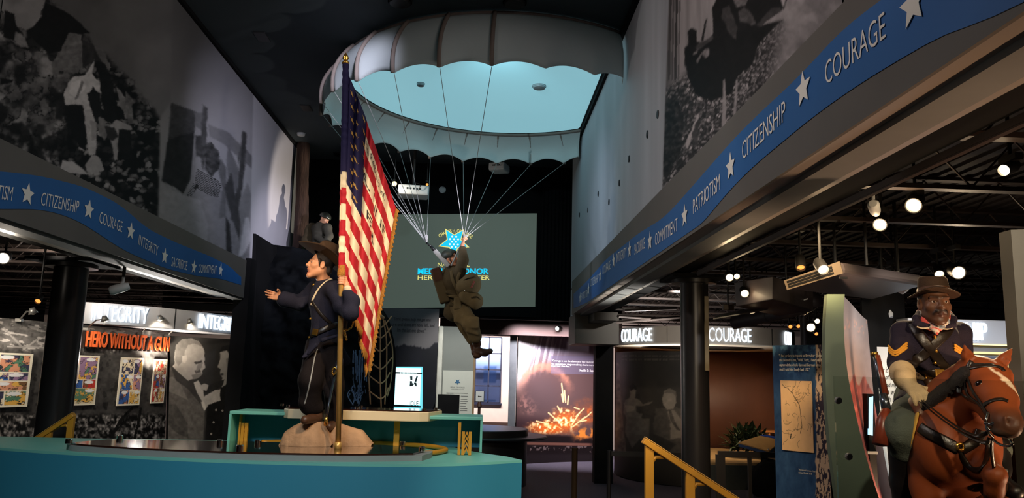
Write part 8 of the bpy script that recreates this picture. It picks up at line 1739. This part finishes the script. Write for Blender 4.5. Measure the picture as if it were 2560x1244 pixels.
fig_obj('body', F, m_skin, pt, 0.009, pal=[(206, 140, 106), (170, 92, 80), (50, 34, 26)], fine=[(2, JC[2] - 0.14, JC[2] + 0.1, 0.0048), (2, hw[2] - 0.03, hw[2] + 0.16, 0.006), (0, hw[0] - 0.1, hw[0] + 0.1, 0.0065)])
add_eyes(jl, JR, pt, m_eye, JS)
hm = Fig(); hm.ell(jl(0, -0.018, 0.052), np.array([0.112, 0.135, 0.098]), JR, 0.01); hm.box(jl(0, 0, -0.095), (0.3, 0.3, 0.085), JR, 0.005, 0.02, 0, True); hm.ell(jl(0, 0.02, 0.03), np.array([0.088, 0.12, 0.085]), JR, 0.01, cut=True); fig_obj('helmet', hm, m_helm, pt, 0.006)
obj('chin_strap', MB().tube(spline([jl(-0.08, 0.0, 0.02), jl(-0.074, 0.02, -0.05), jl(0, 0.055, -0.122), jl(0.074, 0.02, -0.05), jl(0.08, 0, 0.02)], 24), 0.009, 8), m_leatherbr, pt, smooth=True)
K = Fig(); K.chain([J['nk'] + [0, 0, -0.03], J['ch'], J['wa']], [0.11, 0.165, 0.145], 0.06); K.ell(jp(1134, 700, 11.98), (0.17, 0.14, 0.19), None, 0.05); K.cap(J['nk'] + [0, 0, -0.06], J['sr'], 0.085, 0.085, 0.05); K.cap(J['nk'] + [0, 0, -0.06], J['sl'], 0.085, 0.085, 0.05)
K.chain([J['sr'], J['er'], J['wr'] + [0, 0, -0.03]], [0.092, 0.078, 0.058], 0.04); K.chain([J['sl'], J['el'], J['wl']], [0.088, 0.076, 0.058], 0.04); K.cap(J['wa'], jp(1136, 778, 12.05), 0.145, 0.16, 0.05); K.cap(jp(1126, 772, 12.1), jp(1116, 786, 12.1), 0.09, 0.04, 0.05)
for a, b_ in (((1120, 700), (1150, 720)), ((1118, 730), (1148, 742)), ((1150, 664), (1166, 660)), ((1126, 760), (1150, 772))): K.cap(jp(*a, 11.86), jp(*b_, 11.86), 0.03, 0.024, 0.03)
fig_obj('jacket', K, m_olived, pt, 0.0105, noise=0.006, nscale=13)
T = Fig(); T.chain([J['h1'], J['k1'], jp(1188, 842, 11.88)], [0.145, 0.118, 0.10], 0.05); T.chain([J['h2'], J['k2'], jp(1182, 846, 12.17)], [0.145, 0.115, 0.10], 0.05); T.box(jp(1186, 806, 11.72), (0.07, 0.05, 0.09), None, 0.03, 0.04); T.box(jp(1150, 790, 11.84), (0.09, 0.05, 0.10), None, 0.03, 0.05)
for a, b_ in (((1160, 790), (1188, 800)), ((1170, 826), (1194, 834)), ((1160, 812), (1180, 826))): T.cap(jp(*a, 11.74), jp(*b_, 11.74), 0.03, 0.024, 0.03)
fig_obj('trousers', T, m_khaki, pt, 0.0105, noise=0.007, nscale=13)
B_ = Fig(); B_.chain([jp(1187, 838, 11.88), J['a1'] + [0, 0, 0.02]], [0.082, 0.066], 0.03); B_.cap(jp(1192, 876, 11.96), jp(1212, 881, 11.86), 0.058, 0.050, 0.04); B_.cap(jp(1212, 881, 11.86), jp(1226, 877, 11.80), 0.050, 0.040, 0.03); B_.chain([jp(1182, 842, 12.17), J['a2']], [0.08, 0.062], 0.03); B_.cap(jp(1187, 880, 12.2), jp(1214, 884, 12.1), 0.056, 0.044, 0.04); B_.cap(jp(1190, 888, 11.96), jp(1196, 888, 11.94), 0.05, 0.045, 0.02)
fig_obj('boots', B_, m_leatherbr, pt, 0.009, noise=0.003, nscale=30)
rk = thing('reserve_pack', 'round olive reserve parachute pack strapped on the paratrooper chest', 'pack', jp(1183, 715, 11.8)); G_ = Fig().ell(jp(1178, 710, 11.78), (jw(25), 0.15, jw(28)), None, 0.03).cap(jp(1160, 716, 11.8), jp(1176, 712, 11.8), 0.12, 0.13, 0.04); fig_obj('pack_body', G_, m_khaki, rk, 0.011, noise=0.006, nscale=14); obj('pull_handle', MB().tube(spline([jp(1186, 702, 11.62), jp(1182, 711, 11.62), jp(1178, 719, 11.63)], 12), 0.014, 8), mat('red_handle', (120, 50, 40), 0.6), rk, smooth=True); obj('pack_strap', MB().tube(spline([jp(1160, 700, 11.68), jp(1172, 694, 11.63), jp(1186, 690, 11.66)], 12), 0.016, 8, flat=0.4), m_olived, rk, smooth=True)
mb_ = thing('musette_bag', 'lumpy olive kit bag slung below the paratrooper reserve pack', 'bag', jp(1195, 752, 11.8)); G_ = Fig().cap(jp(1166, 740, 11.8), jp(1190, 756, 11.76), jw(19), jw(17), 0.04).ell(jp(1190, 750, 11.76), (jw(17), 0.13, jw(17)), None, 0.04); fig_obj('bag_body', G_, m_khaki, mb_, 0.011, noise=0.012, nscale=12); obj('bag_flap', MB().tube(spline([jp(1178, 744, 11.64), jp(1190, 740, 11.62), jp(1200, 748, 11.66)], 12), 0.02, 8, flat=0.4), m_olived, mb_, smooth=True)
rc_ = thing('rifle_case', 'long flat padded rifle case hanging at the paratrooper left side', 'case', jp(1104, 705, 11.95)); a0_, a1_ = jp(1090, 676, 11.95), jp(1114, 757, 11.95); d_ = nrm(a1_ - a0_); G_ = Fig(); s_ = nrm(np.cross(d_, [0, 1, 0])); G_.box((a0_ + a1_) / 2, (jw(13.5), 0.06, np.linalg.norm(a1_ - a0_) / 2), np.stack([s_, [0, 1.0, 0], d_], 1), 0.03, 0.02); G_.box(a0_ * 0.86 + a1_ * 0.14, (jw(12), 0.065, jw(18)), np.stack([s_, [0, 1.0, 0], d_], 1), 0.03, 0.02, 1)
fig_obj('case_body', G_, vmat('case_canvas', 0.85), rc_, 0.01, pal=[(84, 72, 50), (70, 38, 28)], noise=0.004, nscale=14)
for nm_, pts in (('harness_strap', [(1128, 676, 11.84), (1132, 700, 11.80), (1142, 722, 11.82), (1150, 746, 11.86)]), ('harness_strap', [(1150, 680, 11.78), (1144, 700, 11.80), (1152, 722, 11.80)]), ('thigh_strap', [(1128, 756, 11.92), (1140, 770, 11.82), (1156, 776, 11.80), (1166, 768, 11.84)]), ('belt', [(1112, 735, 12.0), (1124, 738, 11.86), (1140, 741, 11.84), (1160, 738, 11.88)])): strap(nm_, [jp(*p) for p in pts], 0.05, 0.016, m_khaki, pt)
obj('holster', MB().box(jp(1144, 758, 11.80), (0.12, 0.06, 0.2), None), m_khaki, pt, bevel=0.03)
obj('buckle_ring', MB().tube(spline([jp(1152, 712, 11.72), jp(1160, 716, 11.7), jp(1164, 724, 11.7), jp(1160, 728, 11.7)], 14), 0.013, 8), m_chrome, pt, smooth=True)
# risers belong to the parachute
for pts, w in (([(1066, 606, 12.0), (1078, 616, 11.98)], 0.03), ([(1078, 616, 11.98), (1086, 626, 11.96)], 0.05)): obj('riser_link', MB().tube([jp(*p) for p in pts], w / 2, 8), m_lampblk, para, smooth=True)
strap('riser', [jp(1086, 625, 11.96), jp(1094, 634, 11.95), jp(1108, 649, 11.90), jp(1122, 665, 11.86)], 0.075, 0.012, m_cord, para, label='broad pale riser strap'); strap('riser', [jp(1160, 596, 11.72), jp(1142, 634, 11.78), jp(1128, 664, 11.84)], 0.024, 0.01, m_cord, para)
for dx in (-4, 0, 4): obj('riser_cord', MB().tube([RL + [dx * 0.004, 0, 0.12], RL + [dx * 0.002, 0, 0]], 0.006, 6), m_cord, para)

# ================================================================ the soldier kneeling on the cliff
kp_ = lambda px, py, Y=16.0: at(px, py, Y=Y)
ks_ = thing('person', 'soldier with helmet and grey jacket kneeling on the dark cliff top beside the tree trunk', 'person', kp_(800, 618))
KC = kp_(812, 548, 15.95); KRm = frame([0.72, -0.55, -0.35], [0.2, 0.1, 1.0])
F = Fig(); kl = add_head(F, KC, KRm, 1.0, neck_to=kp_(800, 562, 16.0)); ksh1, ksh2 = kp_(818, 570, 15.85), kp_(790, 572, 16.15); kw = kp_(800, 605, 16.02)
F.cap(kp_(802, 566), kw, 0.09, 0.1, 0.03); F.cap(ksh1, kp_(822, 590, 15.8), 0.045, 0.038, 0.02); F.cap(kp_(822, 590, 15.8), kp_(814, 606, 15.7), 0.036, 0.03, 0.02); hq = kp_(813, 608, 15.68); add_hand(F, hq, [0.1, -0.4, -0.9], [-0.6, 0.4, 0], [0.4, -0.8, 0.2], 1.0, (0.3, 0.3, 0.35, 0.4), (0.3, 0.2))
F.cap(ksh2, kp_(794, 592, 15.9), 0.045, 0.038, 0.02); F.cap(kp_(794, 592, 15.9), kp_(808, 606, 15.72), 0.036, 0.03, 0.02); add_hand(F, kp_(809, 607, 15.71), [0.3, -0.4, -0.8], [0.6, 0.4, 0], [-0.4, -0.8, 0.2], 1.0, (0.3, 0.3, 0.35, 0.4), (0.3, 0.2))
F.cap(ksh1, kp_(802, 566), 0.05, 0.05, 0.03); F.cap(ksh2, kp_(802, 566), 0.05, 0.05, 0.03); F.cap(kw, kp_(815, 612, 15.75), 0.09, 0.07, 0.03); F.cap(kw, kp_(782, 616, 16.1), 0.09, 0.07, 0.03)
fig_obj('body', F, m_skin, ks_, 0.011, pal=[(206, 150, 116), (170, 100, 84), (50, 34, 26)])
add_eyes(kl, KRm, ks_, m_eye, 1.0)
hm = Fig(); hm.ell(kl(0, -0.018, 0.05), np.array([0.112, 0.135, 0.10]), KRm, 0.01); hm.box(kl(0, 0, -0.065), (0.3, 0.3, 0.085), KRm, 0.005, 0.02, 0, True); fig_obj('helmet', hm, mat('glossy_helmet', (52, 54, 46), 0.3, 0.3), ks_, 0.008)
K = Fig(); K.cap(kp_(802, 572), kw, 0.155, 0.16, 0.05); K.cap(ksh1, kp_(802, 572), 0.10, 0.10, 0.05); K.cap(ksh2, kp_(802, 572), 0.10, 0.10, 0.05); K.chain([ksh1, kp_(823, 590, 15.8), kp_(815, 604, 15.71)], [0.095, 0.08, 0.06], 0.03); K.chain([ksh2, kp_(794, 592, 15.88), kp_(808, 604, 15.74)], [0.09, 0.075, 0.06], 0.03); fig_obj('jacket', K, cloth_mat('grey_jacket', (74, 71, 62)), ks_, 0.012, noise=0.007, nscale=12)
T = Fig(); T.cap(kw, kp_(818, 612, 15.7), 0.14, 0.10, 0.05); T.cap(kw + [0, 0, -0.05], kp_(786, 618, 16.0), 0.14, 0.11, 0.05); T.cap(kp_(818, 612, 15.7), kp_(800, 622, 16.0), 0.09, 0.08, 0.05); T.cap(kp_(786, 618, 16.0), kp_(770, 616, 16.3), 0.10, 0.08, 0.04); fig_obj('trousers', T, cloth_mat('dark_olive_trousers', (60, 58, 48)), ks_, 0.013, noise=0.006, nscale=12)
bgp = Fig().ell(kp_(780, 585, 16.25), (0.17, 0.15, 0.24), None, 0.03).ell(kp_(776, 600, 16.2), (0.19, 0.14, 0.14), None, 0.03); fig_obj('backpack', bgp, m_olived, ks_, 0.013, noise=0.01, nscale=10)

m_yarn = mat('blue_grey_strands', (96, 118, 150), 0.7, var=0.3, scale=20)
CT_ = bvh(cliff_face)
def ch(px, py): return hit(CT_, px, py, 0.012, 14.6)[0]
yb = MB(); rng = np.random.default_rng(4)
for k in range(26):
    x = rng.uniform(880, 916); y0 = rng.uniform(872, 900); y1 = rng.uniform(930, 985)
    yb.tube(spline([ch(x, y0), ch(x + rng.uniform(-2, 3), (y0 + y1) / 2), ch(x + rng.uniform(-3, 4), y1)], 8), 0.011, 5)
for k in range(16):
    x = rng.uniform(872, 902); y0 = rng.uniform(960, 985); yb.tube(spline([ch(x, y0), ch(x + rng.uniform(-6, 6), y0 + 12), ch(x + rng.uniform(-10, 10), y0 + 30)], 8), 0.012, 5)
o = obj('hanging_strands', yb, m_yarn, smooth=True); tag(o, 'loose blue grey strands hanging against the cliff behind the flag tip', 'strands'); o['kind'] = 'stuff'
